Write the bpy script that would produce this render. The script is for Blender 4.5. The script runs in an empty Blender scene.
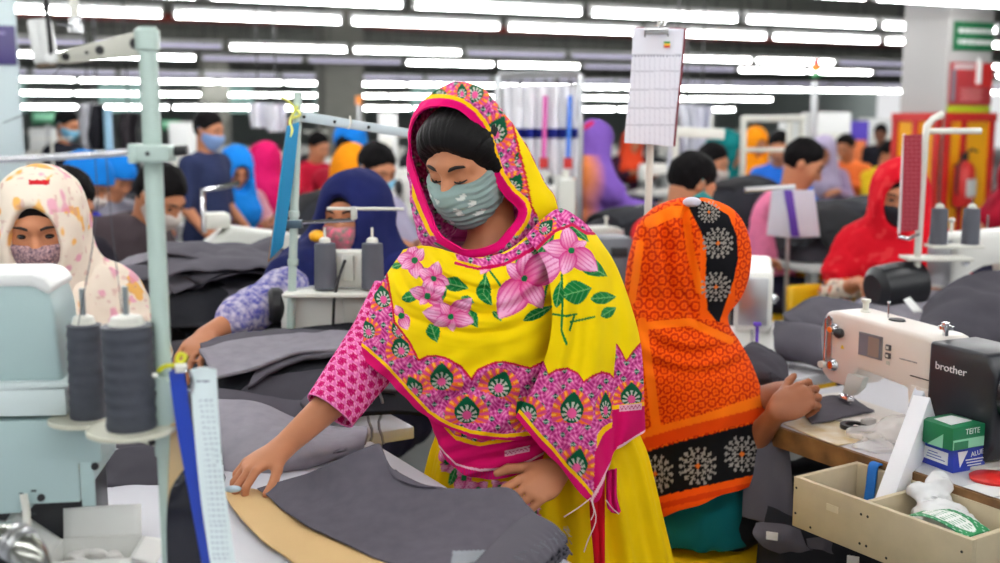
import bpy, bmesh, math, random
import numpy as np
from mathutils import Vector, Matrix, Euler, noise as mnoise

S = bpy.context.scene
COL = S.collection
PI = math.pi

# ---------------------------------------------------------------- camera
F = 1100.0                       # focal length in pixels of the 1000x563 frame
HZ = 120.0                       # horizon row
CAMZ = 1.5
PITCH = math.atan((281.5 - HZ) / F)
cam_data = bpy.data.cameras.new('camera')
cam = bpy.data.objects.new('camera', cam_data)
COL.objects.link(cam)
cam.location = (0, 0, CAMZ)
cam.rotation_euler = (PI / 2 - PITCH, 0, 0)
cam_data.sensor_width = 36.0
cam_data.lens = 36.0 * F / 1000.0
cam_data.clip_start = 0.05
cam_data.clip_end = 200
cam_data.dof.use_dof = True
cam_data.dof.focus_distance = 2.2
cam_data.dof.aperture_fstop = 2.5
S.camera = cam

# ---------------------------------------------------------------- world, exposure
world = bpy.data.worlds.new('world')
S.world = world
world.use_nodes = True
_bg = world.node_tree.nodes['Background']
_bg.inputs[0].default_value = (0.98, 0.985, 1.0, 1)
_bg.inputs[1].default_value = 0.82
S.view_settings.view_transform = 'Standard'
S.view_settings.look = 'None'
S.view_settings.gamma = 1.0
S.view_settings.use_curve_mapping = False
S.view_settings.exposure = 0.0
TUBE_STRENGTH = 38.0             # the factory's hanging fluorescent tubes are the lamps

# ---------------------------------------------------------------- pixel <-> place
_cp, _sp = math.cos(PITCH), math.sin(PITCH)
def P(px, py, Y):
    """point seen at (px, py), Y metres ahead"""
    a, b = (px - 500) / F, (281.5 - py) / F
    t = Y / (_cp + b * _sp)
    return Vector((a * t, Y, CAMZ + (b * _cp - _sp) * t))
def G(px, py, z):
    """point seen at (px, py) at height z"""
    a, b = (px - 500) / F, (281.5 - py) / F
    t = (z - CAMZ) / (b * _cp - _sp)
    return Vector((a * t, (_cp + b * _sp) * t, z))
def PX(V):
    V = np.asarray(V, float)
    y, z = V[..., 1], V[..., 2] - CAMZ
    d = y * _cp - z * _sp
    u = y * _sp + z * _cp
    return np.stack([500 + F * V[..., 0] / d, 281.5 - F * u / d], -1)
ROOM = math.radians(23.7)        # the room's rows are turned against the view
UX = Vector((math.cos(ROOM), math.sin(ROOM), 0))
UY = Vector((-math.sin(ROOM), math.cos(ROOM), 0))

# ---------------------------------------------------------------- colour and materials
def lin(c):
    c = np.asarray(c, float) / 255.0
    return np.where(c <= 0.04045, c / 12.92, ((c + 0.055) / 1.055) ** 2.4)
def L4(c):
    return tuple(float(x) for x in lin(c)) + (1.0,)
_mats = {}
def mat(name, c=None, rough=0.5, metal=0.0, var=0.08, vscale=6.0, bump=0.0, bscale=200.0, spec=0.5, emit=None,
        alpha=None, c2=None, trans=0.0, sheen=0.0, weave=0.0, wscale=700.0, attr=False):
    if name in _mats:
        return _mats[name]
    m = bpy.data.materials.new(name)
    m.use_nodes = True
    nt = m.node_tree
    N, K = nt.nodes, nt.links
    b = N['Principled BSDF']
    b.inputs['Roughness'].default_value = rough
    b.inputs['Metallic'].default_value = metal
    b.inputs['Specular IOR Level'].default_value = spec
    if sheen:
        b.inputs['Sheen Weight'].default_value = sheen
    if trans:
        b.inputs['Transmission Weight'].default_value = trans
    if alpha is not None:
        b.inputs['Alpha'].default_value = alpha
    tc = N.new('ShaderNodeTexCoord')
    if attr:
        at = N.new('ShaderNodeAttribute'); at.attribute_name = 'Col'
        src = at.outputs['Color']
    else:
        rgb = N.new('ShaderNodeRGB'); rgb.outputs[0].default_value = L4(c)
        src = rgb.outputs[0]
    if var > 0:
        nz = N.new('ShaderNodeTexNoise'); nz.inputs['Scale'].default_value = vscale; nz.inputs['Detail'].default_value = 4
        K.new(tc.outputs['Object'], nz.inputs['Vector'])
        mx = N.new('ShaderNodeMix'); mx.data_type = 'RGBA'
        if c2 is not None:
            cr = N.new('ShaderNodeValToRGB')
            cr.color_ramp.elements[0].position = 0.5 - var; cr.color_ramp.elements[1].position = 0.5 + var
            K.new(nz.outputs['Fac'], cr.inputs[0])
            K.new(cr.outputs[0], mx.inputs[0])
            mx.inputs[7].default_value = L4(c2)
            K.new(src, mx.inputs[6])
        else:
            mx.blend_type = 'MULTIPLY'; mx.inputs[0].default_value = 1.0
            mr = N.new('ShaderNodeMapRange'); mr.inputs[3].default_value = 1 - var * 1.6; mr.inputs[4].default_value = 1 + var * 1.6
            K.new(nz.outputs['Fac'], mr.inputs[0])
            K.new(src, mx.inputs[6]); K.new(mr.outputs[0], mx.inputs[7])
        src = mx.outputs[2]
    K.new(src, b.inputs['Base Color'])
    if emit:
        K.new(src, b.inputs['Emission Color']); b.inputs['Emission Strength'].default_value = emit
    if bump or weave:
        bp = N.new('ShaderNodeBump'); bp.inputs['Strength'].default_value = bump or weave; bp.inputs['Distance'].default_value = 0.002
        if weave:
            mp = N.new('ShaderNodeMapping'); mp.inputs['Scale'].default_value = (wscale, wscale * 0.35, wscale)
            K.new(tc.outputs['Object'], mp.inputs[0])
            n2 = N.new('ShaderNodeTexNoise'); n2.inputs['Scale'].default_value = 1.0; n2.inputs['Detail'].default_value = 2
            K.new(mp.outputs[0], n2.inputs['Vector'])
        else:
            n2 = N.new('ShaderNodeTexNoise'); n2.inputs['Scale'].default_value = bscale; n2.inputs['Detail'].default_value = 3
            K.new(tc.outputs['Object'], n2.inputs['Vector'])
        K.new(n2.outputs['Fac'], bp.inputs['Height'])
        K.new(bp.outputs[0], b.inputs['Normal'])
    _mats[name] = m
    return m
def cloth(name, c, var=0.10, vscale=9.0, **k):
    k.setdefault('rough', 0.9); k.setdefault('spec', 0.15); k.setdefault('weave', 0.25)
    return mat(name, c, var=var, vscale=vscale, **k)

# ---------------------------------------------------------------- objects
_pm = {}
def thing(name, label, cat, loc=(0, 0, 0), rz=0.0, group=None, scale=1.0):
    o = bpy.data.objects.new(name, None)
    o.empty_display_size = 0.1
    COL.objects.link(o)
    o.location = loc; o.rotation_euler = (0, 0, rz); o.scale = (scale,) * 3
    o['label'] = label; o['category'] = cat
    if group: o['group'] = group
    _pm[o.name] = (Matrix.Translation(Vector(loc)) @ Matrix.Rotation(rz, 4, 'Z') @ Matrix.Scale(scale, 4)).inverted()
    return o
def tag(o, label, cat, group=None, kind=None):
    o['label'] = label; o['category'] = cat
    if group: o['group'] = group
    if kind: o['kind'] = kind
    return o
def link(name, me, m, parent=None, world=False):
    o = bpy.data.objects.new(name, me)
    COL.objects.link(o)
    if m is not None:
        me.materials.append(m)
    if parent is not None:
        o.parent = parent
        _pm[o.name] = _pm.get(parent.name, Matrix())
        if world:
            me.transform(_pm[o.name])
    else:
        _pm[o.name] = Matrix()
    return o
def npmesh(name, V, Fq, m, parent=None, world=False, col=None, smooth=True):
    me = bpy.data.meshes.new(name)
    V = np.ascontiguousarray(V, np.float32); Fq = np.ascontiguousarray(Fq, np.int32)
    n, k = Fq.shape
    me.vertices.add(len(V)); me.vertices.foreach_set('co', V.ravel())
    me.loops.add(n * k); me.loops.foreach_set('vertex_index', Fq.ravel())
    me.polygons.add(n)
    me.polygons.foreach_set('loop_start', np.arange(0, n * k, k, dtype=np.int32))
    me.polygons.foreach_set('loop_total', np.full(n, k, np.int32))
    me.polygons.foreach_set('use_smooth', np.full(n, bool(smooth)))
    me.update(calc_edges=True); me.validate()
    if col is not None:
        at = me.color_attributes.new('Col', 'FLOAT_COLOR', 'POINT')
        c4 = np.ones((len(V), 4), np.float32); c4[:, :3] = col
        at.data.foreach_set('color', c4.ravel())
    return link(name, me, m, parent, world)

class MB:
    """collects shapes and links them as ONE mesh object"""
    def __init__(s):
        s.bm = bmesh.new()
    def _x(s, verts, M):
        if M is not None:
            bmesh.ops.transform(s.bm, matrix=M, verts=verts)
        return verts
    def box(s, c, size, rz=0.0, rot=None, bev=0.0, seg=2):
        r = bmesh.ops.create_cube(s.bm, size=1.0)['verts']
        M = Matrix.Translation(Vector(c)) @ (rot.to_4x4() if rot is not None else Matrix.Rotation(rz, 4, 'Z')) @ Matrix.Diagonal((*size, 1))
        s._x(r, M)
        if bev:
            es = list({e for v in r for e in v.link_edges})
            bmesh.ops.bevel(s.bm, geom=es, offset=bev, segments=seg, affect='EDGES', profile=0.5)
        return s
    def tube(s, pts, r, seg=10, caps=True):
        pts = [Vector(p) for p in pts]
        rs = r if isinstance(r, (list, tuple)) else [r] * len(pts)
        rings = []
        up = Vector((0, 0, 1))
        t0 = (pts[1] - pts[0]).normalized()
        if abs(t0.dot(up)) > 0.9: up = Vector((1, 0, 0))
        n = t0.cross(up).normalized()
        for i, p in enumerate(pts):
            t = (pts[min(i + 1, len(pts) - 1)] - pts[max(i - 1, 0)]).normalized()
            n = (n - t * n.dot(t)).normalized()
            b = t.cross(n)
            rings.append([s.bm.verts.new(p + (n * math.cos(a) + b * math.sin(a)) * rs[i]) for a in [2 * PI * k / seg for k in range(seg)]])
        for a, b in zip(rings, rings[1:]):
            for k in range(seg):
                s.bm.faces.new((a[k], a[(k + 1) % seg], b[(k + 1) % seg], b[k]))
        if caps:
            s.bm.faces.new(rings[0][::-1]); s.bm.faces.new(rings[-1])
        return s
    def cyl(s, c, r, h, axis='Z', seg=20, r2=None, bev=0.0):
        """cylinder/cone: centre c, length h"""
        pr = [(0, -h / 2), (r, -h / 2), (r if r2 is None else r2, h / 2), (0, h / 2)]
        if bev:
            q = r if r2 is None else r2
            pr = [(0, -h / 2), (r - bev, -h / 2), (r, -h / 2 + bev), (q, h / 2 - bev), (q - bev, h / 2), (0, h / 2)]
        return s.lathe(pr, c, axis, seg)
    def lathe(s, prof, c=(0, 0, 0), axis='Z', seg=24, M=None):
        if M is None:
            if isinstance(axis, str):
                R = {'Z': Matrix(), 'X': Matrix.Rotation(PI / 2, 4, 'Y'), 'Y': Matrix.Rotation(-PI / 2, 4, 'X')}[axis]
            else:
                R = Vector((0, 0, 1)).rotation_difference(Vector(axis)).to_matrix().to_4x4()
            M = Matrix.Translation(Vector(c)) @ R
        rings = []
        for (r, z) in prof:
            if r <= 1e-6:
                rings.append([s.bm.verts.new(M @ Vector((0, 0, z)))])
            else:
                rings.append([s.bm.verts.new(M @ Vector((r * math.cos(2 * PI * k / seg), r * math.sin(2 * PI * k / seg), z))) for k in range(seg)])
        for a, b in zip(rings, rings[1:]):
            for k in range(seg):
                k2 = (k + 1) % seg
                if len(a) == 1 and len(b) == 1: continue
                if len(a) == 1: s.bm.faces.new((a[0], b[k2], b[k]))
                elif len(b) == 1: s.bm.faces.new((a[k], a[k2], b[0]))
                else: s.bm.faces.new((a[k], a[k2], b[k2], b[k]))
        return s
    def prism(s, poly, z0, z1, M=None, bev=0.0):
        """polygon in the local xy plane from z0 to z1"""
        a = [s.bm.verts.new((x, y, z0)) for x, y in poly]
        b = [s.bm.verts.new((x, y, z1)) for x, y in poly]
        n = len(poly)
        fs = [s.bm.faces.new(a[::-1]), s.bm.faces.new(b)]
        for k in range(n):
            fs.append(s.bm.faces.new((a[k], a[(k + 1) % n], b[(k + 1) % n], b[k])))
        s._x(a + b, M)
        if bev:
            es = list({e for f in fs for e in f.edges})
            bmesh.ops.bevel(s.bm, geom=es, offset=bev, segments=2, affect='EDGES', profile=0.5)
        return s
    def ell(s, c, r, rot=None, seg=16):
        v = bmesh.ops.create_uvsphere(s.bm, u_segments=seg, v_segments=max(6, seg // 2 + 2), radius=1.0)['verts']
        M = Matrix.Translation(Vector(c)) @ (rot.to_4x4() if rot is not None else Matrix()) @ Matrix.Diagonal((*r, 1))
        s._x(v, M)
        return s
    def quad(s, a, b, c, d):
        s.bm.faces.new([s.bm.verts.new(Vector(p)) for p in (a, b, c, d)])
        return s
    def build(s, name, m, parent=None, world=False, ang=35, smooth=True):
        bmesh.ops.recalc_face_normals(s.bm, faces=s.bm.faces)
        me = bpy.data.meshes.new(name)
        s.bm.to_mesh(me); s.bm.free()
        if smooth:
            me.polygons.foreach_set('use_smooth', [True] * len(me.polygons))
            me.set_sharp_from_angle(angle=math.radians(ang))
        return link(name, me, m, parent, world)

def frame(ex, ey, o):
    """matrix with local x=ex, y=ey, z=ex x ey at o"""
    ex = Vector(ex).normalized(); ez = ex.cross(Vector(ey)).normalized(); ey = ez.cross(ex)
    return Matrix(((ex.x, ey.x, ez.x, o[0]), (ex.y, ey.y, ez.y, o[1]), (ex.z, ey.z, ez.z, o[2]), (0, 0, 0, 1)))

def dup(root, loc, rz=None, label=None, group=None, scale=None, mats=None):
    r = root.copy(); COL.objects.link(r); r.location = loc
    if rz is not None: r.rotation_euler = (0, 0, rz)
    if scale is not None: r.scale = (scale,) * 3
    if label: r['label'] = label
    if group: r['group'] = group
    def sub(o, p):
        for ch in [c for c in kids.get(o.name, ())]:
            c = ch.copy(); COL.objects.link(c); c.parent = p
            if mats:
                k = ch.name.split('.')[0]
                if k in mats and c.material_slots:
                    c.material_slots[0].link = 'OBJECT'; c.material_slots[0].material = mats[k]
            sub(ch, c)
    kids = {}
    for o in bpy.data.objects:
        if o.parent: kids.setdefault(o.parent.name, []).append(o)
    sub(root, r)
    return r

# ---------------------------------------------------------------- sheets from control grids
def crom(Pn, n):
    """resample control points (k, d) along axis 0 with a Catmull-Rom spline"""
    Pn = np.asarray(Pn, float); k = len(Pn)
    t = np.linspace(0, k - 1, n); i = np.clip(t.astype(int), 0, k - 2); f = (t - i).reshape((-1,) + (1,) * (Pn.ndim - 1))
    p0 = np.where((i > 0).reshape(f.shape), Pn[np.maximum(i - 1, 0)], 2 * Pn[i] - Pn[i + 1])
    p1, p2 = Pn[i], Pn[i + 1]
    p3 = np.where((i + 2 < k).reshape(f.shape), Pn[np.minimum(i + 2, k - 1)], 2 * Pn[i + 1] - Pn[i])
    return 0.5 * (2 * p1 + (p2 - p0) * f + (2 * p0 - 5 * p1 + 4 * p2 - p3) * f ** 2 + (3 * p1 - p0 - 3 * p2 + p3) * f ** 3)
def spline_grid(C, nu, nv):
    C = np.asarray(C, float)
    A = crom(C, nv)
    return np.swapaxes(crom(np.swapaxes(A, 0, 1), nu), 0, 1)         # (nv, nu, d)
def grid_faces(nv, nu, closed_u=False):
    i, j = np.meshgrid(np.arange(nv - 1), np.arange(nu if closed_u else nu - 1), indexing='ij')
    j2 = (j + 1) % nu
    return np.stack([i * nu + j, i * nu + j2, (i + 1) * nu + j2, (i + 1) * nu + j], -1).reshape(-1, 4)
def grid_normals(V):
    du = np.gradient(V, axis=1); dv = np.gradient(V, axis=0)
    n = np.cross(du, dv); return n / np.maximum(np.linalg.norm(n, axis=-1, keepdims=True), 1e-9)
def thick_sheet(name, V, th, m, parent=None, world=False, colf=None):
    """V (nv, nu, 3) -> closed sheet of thickness th; colf(V flat)->linear rgb"""
    nv, nu, _ = V.shape
    N = grid_normals(V)
    A = (V + N * th / 2).reshape(-1, 3); B = (V - N * th / 2).reshape(-1, 3)
    f = grid_faces(nv, nu); n = nv * nu
    ids = np.arange(n).reshape(nv, nu)
    rim = np.concatenate([ids[0, :], ids[1:, -1], ids[-1, -2::-1], ids[-2:0:-1, 0]])
    r2 = np.roll(rim, -1)
    side = np.stack([rim, r2, r2 + n, rim + n], -1)
    col = None
    if colf is not None:
        c = colf(V.reshape(-1, 3)); col = np.concatenate([c, c])
    return npmesh(name, np.concatenate([A, B]), np.concatenate([f[:, ::-1], f + n, side]), m, parent, world, col)

def vnoise(X, sc, seed=0):
    """cheap smooth value noise for arrays (..., d)"""
    X = np.asarray(X, float) * sc + seed * 17.31
    d = X.shape[-1]
    i = np.floor(X).astype(np.int64); f = X - i; f = f * f * (3 - 2 * f)
    out = 0
    for c in range(2 ** d):
        h = np.zeros(X.shape[:-1], np.int64); w = 1.0
        for a in range(d):
            bit = (c >> a) & 1
            h = h * 73856093 + (i[..., a] + bit) * (19349663, 83492791, 49979687)[a]
            w = w * (f[..., a] if bit else 1 - f[..., a])
        h = (h ^ (h >> 13)) * 1274126177
        h = (h ^ (h >> 16)) & 0xffff
        out = out + w * (h / 65535.0)
    return out * 2 - 1

# ---------------------------------------------------------------- signed-distance sculpting
class SDF:
    def __init__(s): s.ops = []
    def cap(s, a, b, ra, rb=None, k=0.02):
        s.ops.append(('cap', np.array(a, float), np.array(b, float), ra, ra if rb is None else rb, k, 1)); return s
    def chain(s, pts, rs, k=0.02):
        for i in range(len(pts) - 1): s.cap(pts[i], pts[i + 1], rs[i], rs[i + 1], k)
        return s
    def ell(s, c, r, R=None, k=0.02, sign=1):
        s.ops.append(('ell', np.array(c, float), np.array(r, float), np.eye(3) if R is None else np.array(R, float), 0, k, sign)); return s
    def cut(s, n, d):
        """remove where n.p > d"""
        s.ops.append(('cut', np.array(n, float) / np.linalg.norm(n), d / np.linalg.norm(n))); return s
    def grow(s, g):
        s.ops.append(('grow', g)); return s
    def warp(s, f):
        s.ops.append(('warp', f)); return s
    def add(s, o): s.ops += o.ops; return s
    def bounds(s):
        lo, hi = np.full(3, 1e9), np.full(3, -1e9); g = 0
        for o in s.ops:
            if o[0] == 'cap':
                r = max(o[3], o[4])
                for p in (o[1], o[2]): lo = np.minimum(lo, p - r); hi = np.maximum(hi, p + r)
            elif o[0] == 'ell' and o[6] > 0:
                r = np.sqrt(((o[3] * o[2]) ** 2).sum(1)); lo = np.minimum(lo, o[1] - r); hi = np.maximum(hi, o[1] + r)
            elif o[0] == 'grow': g += max(o[1], 0)
        return lo - g, hi + g
    def mesh(s, h):
        lo, hi = s.bounds(); lo = lo - 3 * h - 0.012; hi = hi + 3 * h + 0.012
        n = np.ceil((hi - lo) / h).astype(int) + 1
        ax = [np.float32(lo[i]) + np.arange(n[i], dtype=np.float32) * np.float32(h) for i in range(3)]
        D = np.full(n, 0.3, np.float32)
        for o in s.ops:
            if o[0] in ('cap', 'ell'):
                k = o[5]
                if o[0] == 'cap':
                    r = max(o[3], o[4]); l = np.minimum(o[1], o[2]) - r; u = np.maximum(o[1], o[2]) + r
                else:
                    r = np.sqrt(((o[3] * o[2]) ** 2).sum(1)); l, u = o[1] - r, o[1] + r
                mg = k + 4 * h + 0.03
                i0 = np.clip(((l - mg - lo) / h).astype(int), 0, n - 1); i1 = np.clip(((u + mg - lo) / h).astype(int) + 2, 1, n)
                if (i1 <= i0).any(): continue
                sl = tuple(slice(a, b) for a, b in zip(i0, i1))
                x = ax[0][sl[0]][:, None, None]; y = ax[1][sl[1]][None, :, None]; z = ax[2][sl[2]][None, None, :]
                if o[0] == 'cap':
                    a, b = o[1].astype(np.float32), o[2].astype(np.float32); d = b - a; L = max(float(d @ d), 1e-12)
                    px, py, pz = x - a[0], y - a[1], z - a[2]
                    t = np.clip((px * d[0] + py * d[1] + pz * d[2]) / L, 0, 1)
                    v = np.sqrt((px - t * d[0]) ** 2 + (py - t * d[1]) ** 2 + (pz - t * d[2]) ** 2) - (o[3] + (o[4] - o[3]) * t)
                else:
                    c, rr, R = o[1].astype(np.float32), o[2].astype(np.float32), o[3].astype(np.float32)
                    px, py, pz = x - c[0], y - c[1], z - c[2]
                    q = [px * R[0, i] + py * R[1, i] + pz * R[2, i] for i in range(3)]
                    k0 = np.sqrt(sum((q[i] / rr[i]) ** 2 for i in range(3))); k1 = np.sqrt(sum((q[i] / rr[i] ** 2) ** 2 for i in range(3)))
                    v = k0 * (k0 - 1) / np.maximum(k1, 1e-6)
                w = D[sl]
                if o[6] > 0:
                    hh = np.maximum(k - np.abs(w - v), 0) / max(k, 1e-6)
                    D[sl] = np.minimum(w, v) - hh * hh * (k / 4)
                else:
                    hh = np.maximum(k - np.abs(w + v), 0) / max(k, 1e-6)
                    D[sl] = np.maximum(w, -v) + hh * hh * (k / 4)
            elif o[0] == 'cut':
                D = np.maximum(D, (ax[0] * o[1][0])[:, None, None] + (ax[1] * o[1][1])[None, :, None] + (ax[2] * o[1][2])[None, None, :] - np.float32(o[2]))
            elif o[0] == 'grow':
                D -= np.float32(o[1])
            elif o[0] == 'warp':
                near = np.abs(D) < 0.06
                ii = np.nonzero(near)
                pts = np.stack([ax[a][ii[a]] for a in range(3)], -1)
                D[ii] += o[1](pts).astype(np.float32)
        return surface_nets(D, lo, h)

def surface_nets(D, lo, h):
    D[0] = D[-1] = 0.3; D[:, 0] = D[:, -1] = 0.3; D[:, :, 0] = D[:, :, -1] = 0.3
    ins = D < 0
    c = ins[:-1, :-1, :-1].astype(np.int8)
    tot = sum(ins[a:ins.shape[0] - 1 + a, b:ins.shape[1] - 1 + b, e:ins.shape[2] - 1 + e].astype(np.int8) for a in (0, 1) for b in (0, 1) for e in (0, 1))
    act = np.nonzero((tot > 0) & (tot < 8))
    N = len(act[0])
    vid = np.full(tot.shape, -1, np.int32); vid[act] = np.arange(N)
    base = np.stack(act, -1)
    cor = [(a, b, e) for a in (0, 1) for b in (0, 1) for e in (0, 1)]
    val = {q: D[act[0] + q[0], act[1] + q[1], act[2] + q[2]] for q in cor}
    sm = np.zeros((N, 3)); ct = np.zeros(N)
    for p in cor:
        for a in range(3):
            if p[a] == 0:
                q = list(p); q[a] = 1; q = tuple(q)
                va, vb = val[p], val[q]
                cr = (va < 0) != (vb < 0)
                t = np.where(cr, va / np.where(va - vb == 0, 1, va - vb), 0)
                pt = np.tile(np.array(p, float), (N, 1)); pt[:, a] += t
                sm += pt * cr[:, None]; ct += cr
    V = (base + sm / np.maximum(ct, 1)[:, None]) * h + lo
    Fs = []
    for a in range(3):
        b, e = (a + 1) % 3, (a + 2) % 3
        sa = [slice(None)] * 3; sb = [slice(None)] * 3
        sa[a] = slice(0, -1); sb[a] = slice(1, None)
        A, B = ins[tuple(sa)], ins[tuple(sb)]
        for flip, cond in ((False, A & ~B), (True, ~A & B)):
            idx = np.stack(np.nonzero(cond), -1)
            if not len(idx): continue
            def at(db, de):
                q = idx.copy(); q[:, b] -= db; q[:, e] -= de
                return vid[q[:, 0], q[:, 1], q[:, 2]]
            f = np.stack([at(0, 0), at(1, 0), at(1, 1), at(0, 1)], -1)
            Fs.append(f[:, ::-1] if flip else f)
    Fq = np.concatenate(Fs)
    ok = (Fq >= 0).all(1)
    return V, Fq[ok]

def relax(V, Fq, it=1, f=0.5):
    n = len(V)
    a = np.concatenate([Fq[:, i] for i in (0, 1, 2, 3)] + [Fq[:, i] for i in (1, 2, 3, 0)])
    b = np.concatenate([Fq[:, i] for i in (1, 2, 3, 0)] + [Fq[:, i] for i in (0, 1, 2, 3)])
    c = np.maximum(np.bincount(a, minlength=n), 1)[:, None]
    for _ in range(it):
        s = np.stack([np.bincount(a, weights=V[b, i], minlength=n) for i in range(3)], -1)
        V = V + (s / c - V) * f
    return V
def sculpt(name, sdf, h, m, parent=None, world=False, colf=None, it=1):
    V, Fq = sdf.mesh(h)
    if it: V = relax(V, Fq, it)
    return npmesh(name, V, Fq, m, parent, world, None if colf is None else colf(V))
# ================================================================ setting
def struct(name, mb, m, **k):
    o = mb.build(name, m, **k); o['kind'] = 'structure'; return o
CEIL = 3.6
M_floor = mat('grey_epoxy_floor', (120, 122, 120), rough=0.45, var=0.12, vscale=1.5)
M_ceil = mat('dark_concrete_ceiling', (92, 92, 84), rough=0.9, var=0.2, vscale=0.7)
M_beam = mat('painted_beam', (112, 114, 108), rough=0.8, var=0.1, vscale=1)
M_white = mat('white_enamel', (232, 234, 232), rough=0.35, var=0.03)
M_offw = mat('offwhite_plastic', (222, 222, 212), rough=0.4, var=0.04)
M_steel = mat('brushed_steel', (190, 192, 194), rough=0.3, metal=0.9, var=0.05)
M_chrome = mat('chrome', (215, 216, 220), rough=0.15, metal=1.0, var=0.02)
M_iron = mat('dark_iron', (48, 48, 50), rough=0.45, metal=0.5, var=0.08)
M_black = mat('black_plastic', (26, 28, 32), rough=0.4, var=0.06)
M_rubber = mat('black_rubber', (18, 18, 19), rough=0.6, var=0.05)
M_tube = mat('lit_tube', (255, 255, 255), var=0, emit=TUBE_STRENGTH)
M_colw = mat('column_paint', (180, 178, 176), rough=0.7, var=0.05, vscale=2)
M_colb = mat('column_paint_blue', (176, 190, 192), rough=0.7, var=0.05, vscale=2)
M_red = mat('red_paint', (196, 34, 30), rough=0.4, var=0.05)
M_yel = mat('yellow_paint', (240, 170, 10), rough=0.45, var=0.05)
M_green = mat('green_sign', (10, 104, 60), rough=0.5, var=0.04)
M_text = mat('white_lettering', (235, 235, 235), rough=0.6, var=0)
M_purple = mat('purple_sign', (46, 36, 92), rough=0.5, var=0.06)
M_farw = mat('far_wall_paint', (150, 160, 156), rough=0.8, var=0.12, vscale=0.6)
M_glass = mat('pale_window', (170, 215, 205), rough=0.2, var=0.05, emit=0.5)

def room_box(mb, c, size, rz=ROOM): return mb.box(c, size, rz)
cen = UY * 24 + UX * 4
struct('floor', MB().box((cen.x, cen.y, -.05), (90, 90, .1), ROOM), M_floor)
struct('ceiling', MB().box((cen.x, cen.y, CEIL + .05), (90, 90, .1), ROOM), M_ceil)
for i in range(16):
    d = 7.0 + i * 3.0
    c = UY * d + UX * 4
    struct('trim_%d' % (i + 1), MB().box((c.x, c.y, CEIL - .12), (80, .30, .24), ROOM), M_beam)
c = UY * 56 + UX * 6
struct('wall_back', MB().box((c.x, c.y, CEIL / 2), (90, .3, CEIL), ROOM), M_farw)
for i in range(9):
    c = UY * 55.8 + UX * (-16 + i * 5.2)
    w = thing('window_%d' % (i + 1), 'pale green window in the far wall', 'window', (c.x, c.y, 2.5), ROOM); w['kind'] = 'structure'
    MB().box((0, .02, 0), (2.3, .08, 1.5)).build('window_frame', M_beam, w)
    MB().box((0, -.03, 0), (2.1, .04, 1.3)).build('pane', M_glass, w)
# conduit pipes under the ceiling
for i, (d, zz, r, m, lab) in enumerate(((17.5, 3.02, .07, mat('red_pipe', (120, 40, 30), rough=.5, var=.1), 'dark red sprinkler pipe running under the ceiling'),
                                   (26, 2.95, .05, M_beam, 'thin grey cable conduit running below the ceiling beams'))):
    a, b = UY * d - UX * 30, UY * d + UX * 40
    o = thing('ceiling_pipe', lab, 'pipe', (a.x, a.y, zz), ROOM)
    MB().tube([(0, 0, 0), (70, 0, 0)], r, 10).build('pipe', m, o)
    for k in range(0, 24):
        MB().tube([(k * 3, 0, 0), (k * 3, 0, CEIL - zz)], .012, 6).build('hanger', M_iron, o)

# ---- hanging fluorescent tubes: rows parallel to the room's cross axis
def make_tube_light():
    t = thing('tube_light', 'hanging fluorescent tube glowing white under the dark ceiling', 'light', (0, 0, 2.35), ROOM, 'fluorescent tubes in rows')
    MB().prism([(-.045, .035), (.045, .035), (.03, .075), (-.03, .075)], -.71, .71, frame((0, 1, 0), (0, 0, 1), (0, 0, 0))).build('housing', M_white, t)
    MB().tube([(-.69, 0, 0), (.69, 0, 0)], .022, 8).build('tube', M_tube, t)
    for s in (-1, 1): MB().box((s * .70, 0, .012), (.022, .05, .07), bev=.004).build('lamp_holder', M_white, t)
    for s in (-1, 1): MB().tube([(s * .5, 0, .03), (s * .5, 0, CEIL - 2.35)], .006, 5).build('hanger', M_iron, t)
    return t
_tl = make_tube_light()
_tl_used = [False]
_tl_kids = [o for o in bpy.data.objects if o.parent == _tl]
M_dim = mat('dim_tube', (206, 202, 226), var=0, emit=.75)
def tube_at(c, dim=False):
    r = _tl.copy(); COL.objects.link(r); r.location = c
    for k in _tl_kids:
        o = k.copy(); COL.objects.link(o); o.parent = r
        if dim and k.name.startswith('tube'): o.material_slots[0].link = 'OBJECT'; o.material_slots[0].material = M_dim
        if k.name.startswith('hanger'): o.scale.z = (CEIL - c[2]) / (CEIL - 2.35)
def tube_row(px_gap, py_gap, z, x0, x1, pitch=1.5, skip=(), dim=0):
    """a row through the gap seen at (px_gap, py_gap), filled between image columns x0..x1"""
    g = G(px_gap, py_gap, z)
    n = 0
    for i in range(-40, 60):
        c = g + UX * (pitch * (i + .5))
        if c.y < .5: continue
        q = PX(np.array(c))
        if not (x0 - 80 < q[0] < x1 + 80) or i in skip: continue
        if not _tl_used[0]:
            _tl.location = c; _tl_used[0] = True
        else:
            tube_at(c, dim and (i * 7 + int(py_gap)) % 4 < dim)
        n += 1
    return n
for r in ((408, 5, 2.35, 0, 1000), (346, 21.5, 2.35, 0, 1000), (350, 50, 2.35, 0, 1000, 1.5, (), 2), (305, 60.5, 2.35, 0, 1000, 1.5, (), 2), (280, 76, 2.35, 0, 1000, 1.5, (), 4),
          (284, 83, 2.35, 0, 1000), (142, 94, 2.1, 0, 700)):
    tube_row(*r)
tube_row(80, 107, 1.72, 0, 640, 1.5)
# rows above and behind the near tables (out of frame; they light the work)
for d in (-1.5, 0.6, 2.4, 4.3, 6.2):
    for k in range(-4, 5):
        c = UY * d + UX * (k * 1.5 + .3)
        tube_at((c.x, c.y, 2.35))

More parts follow.
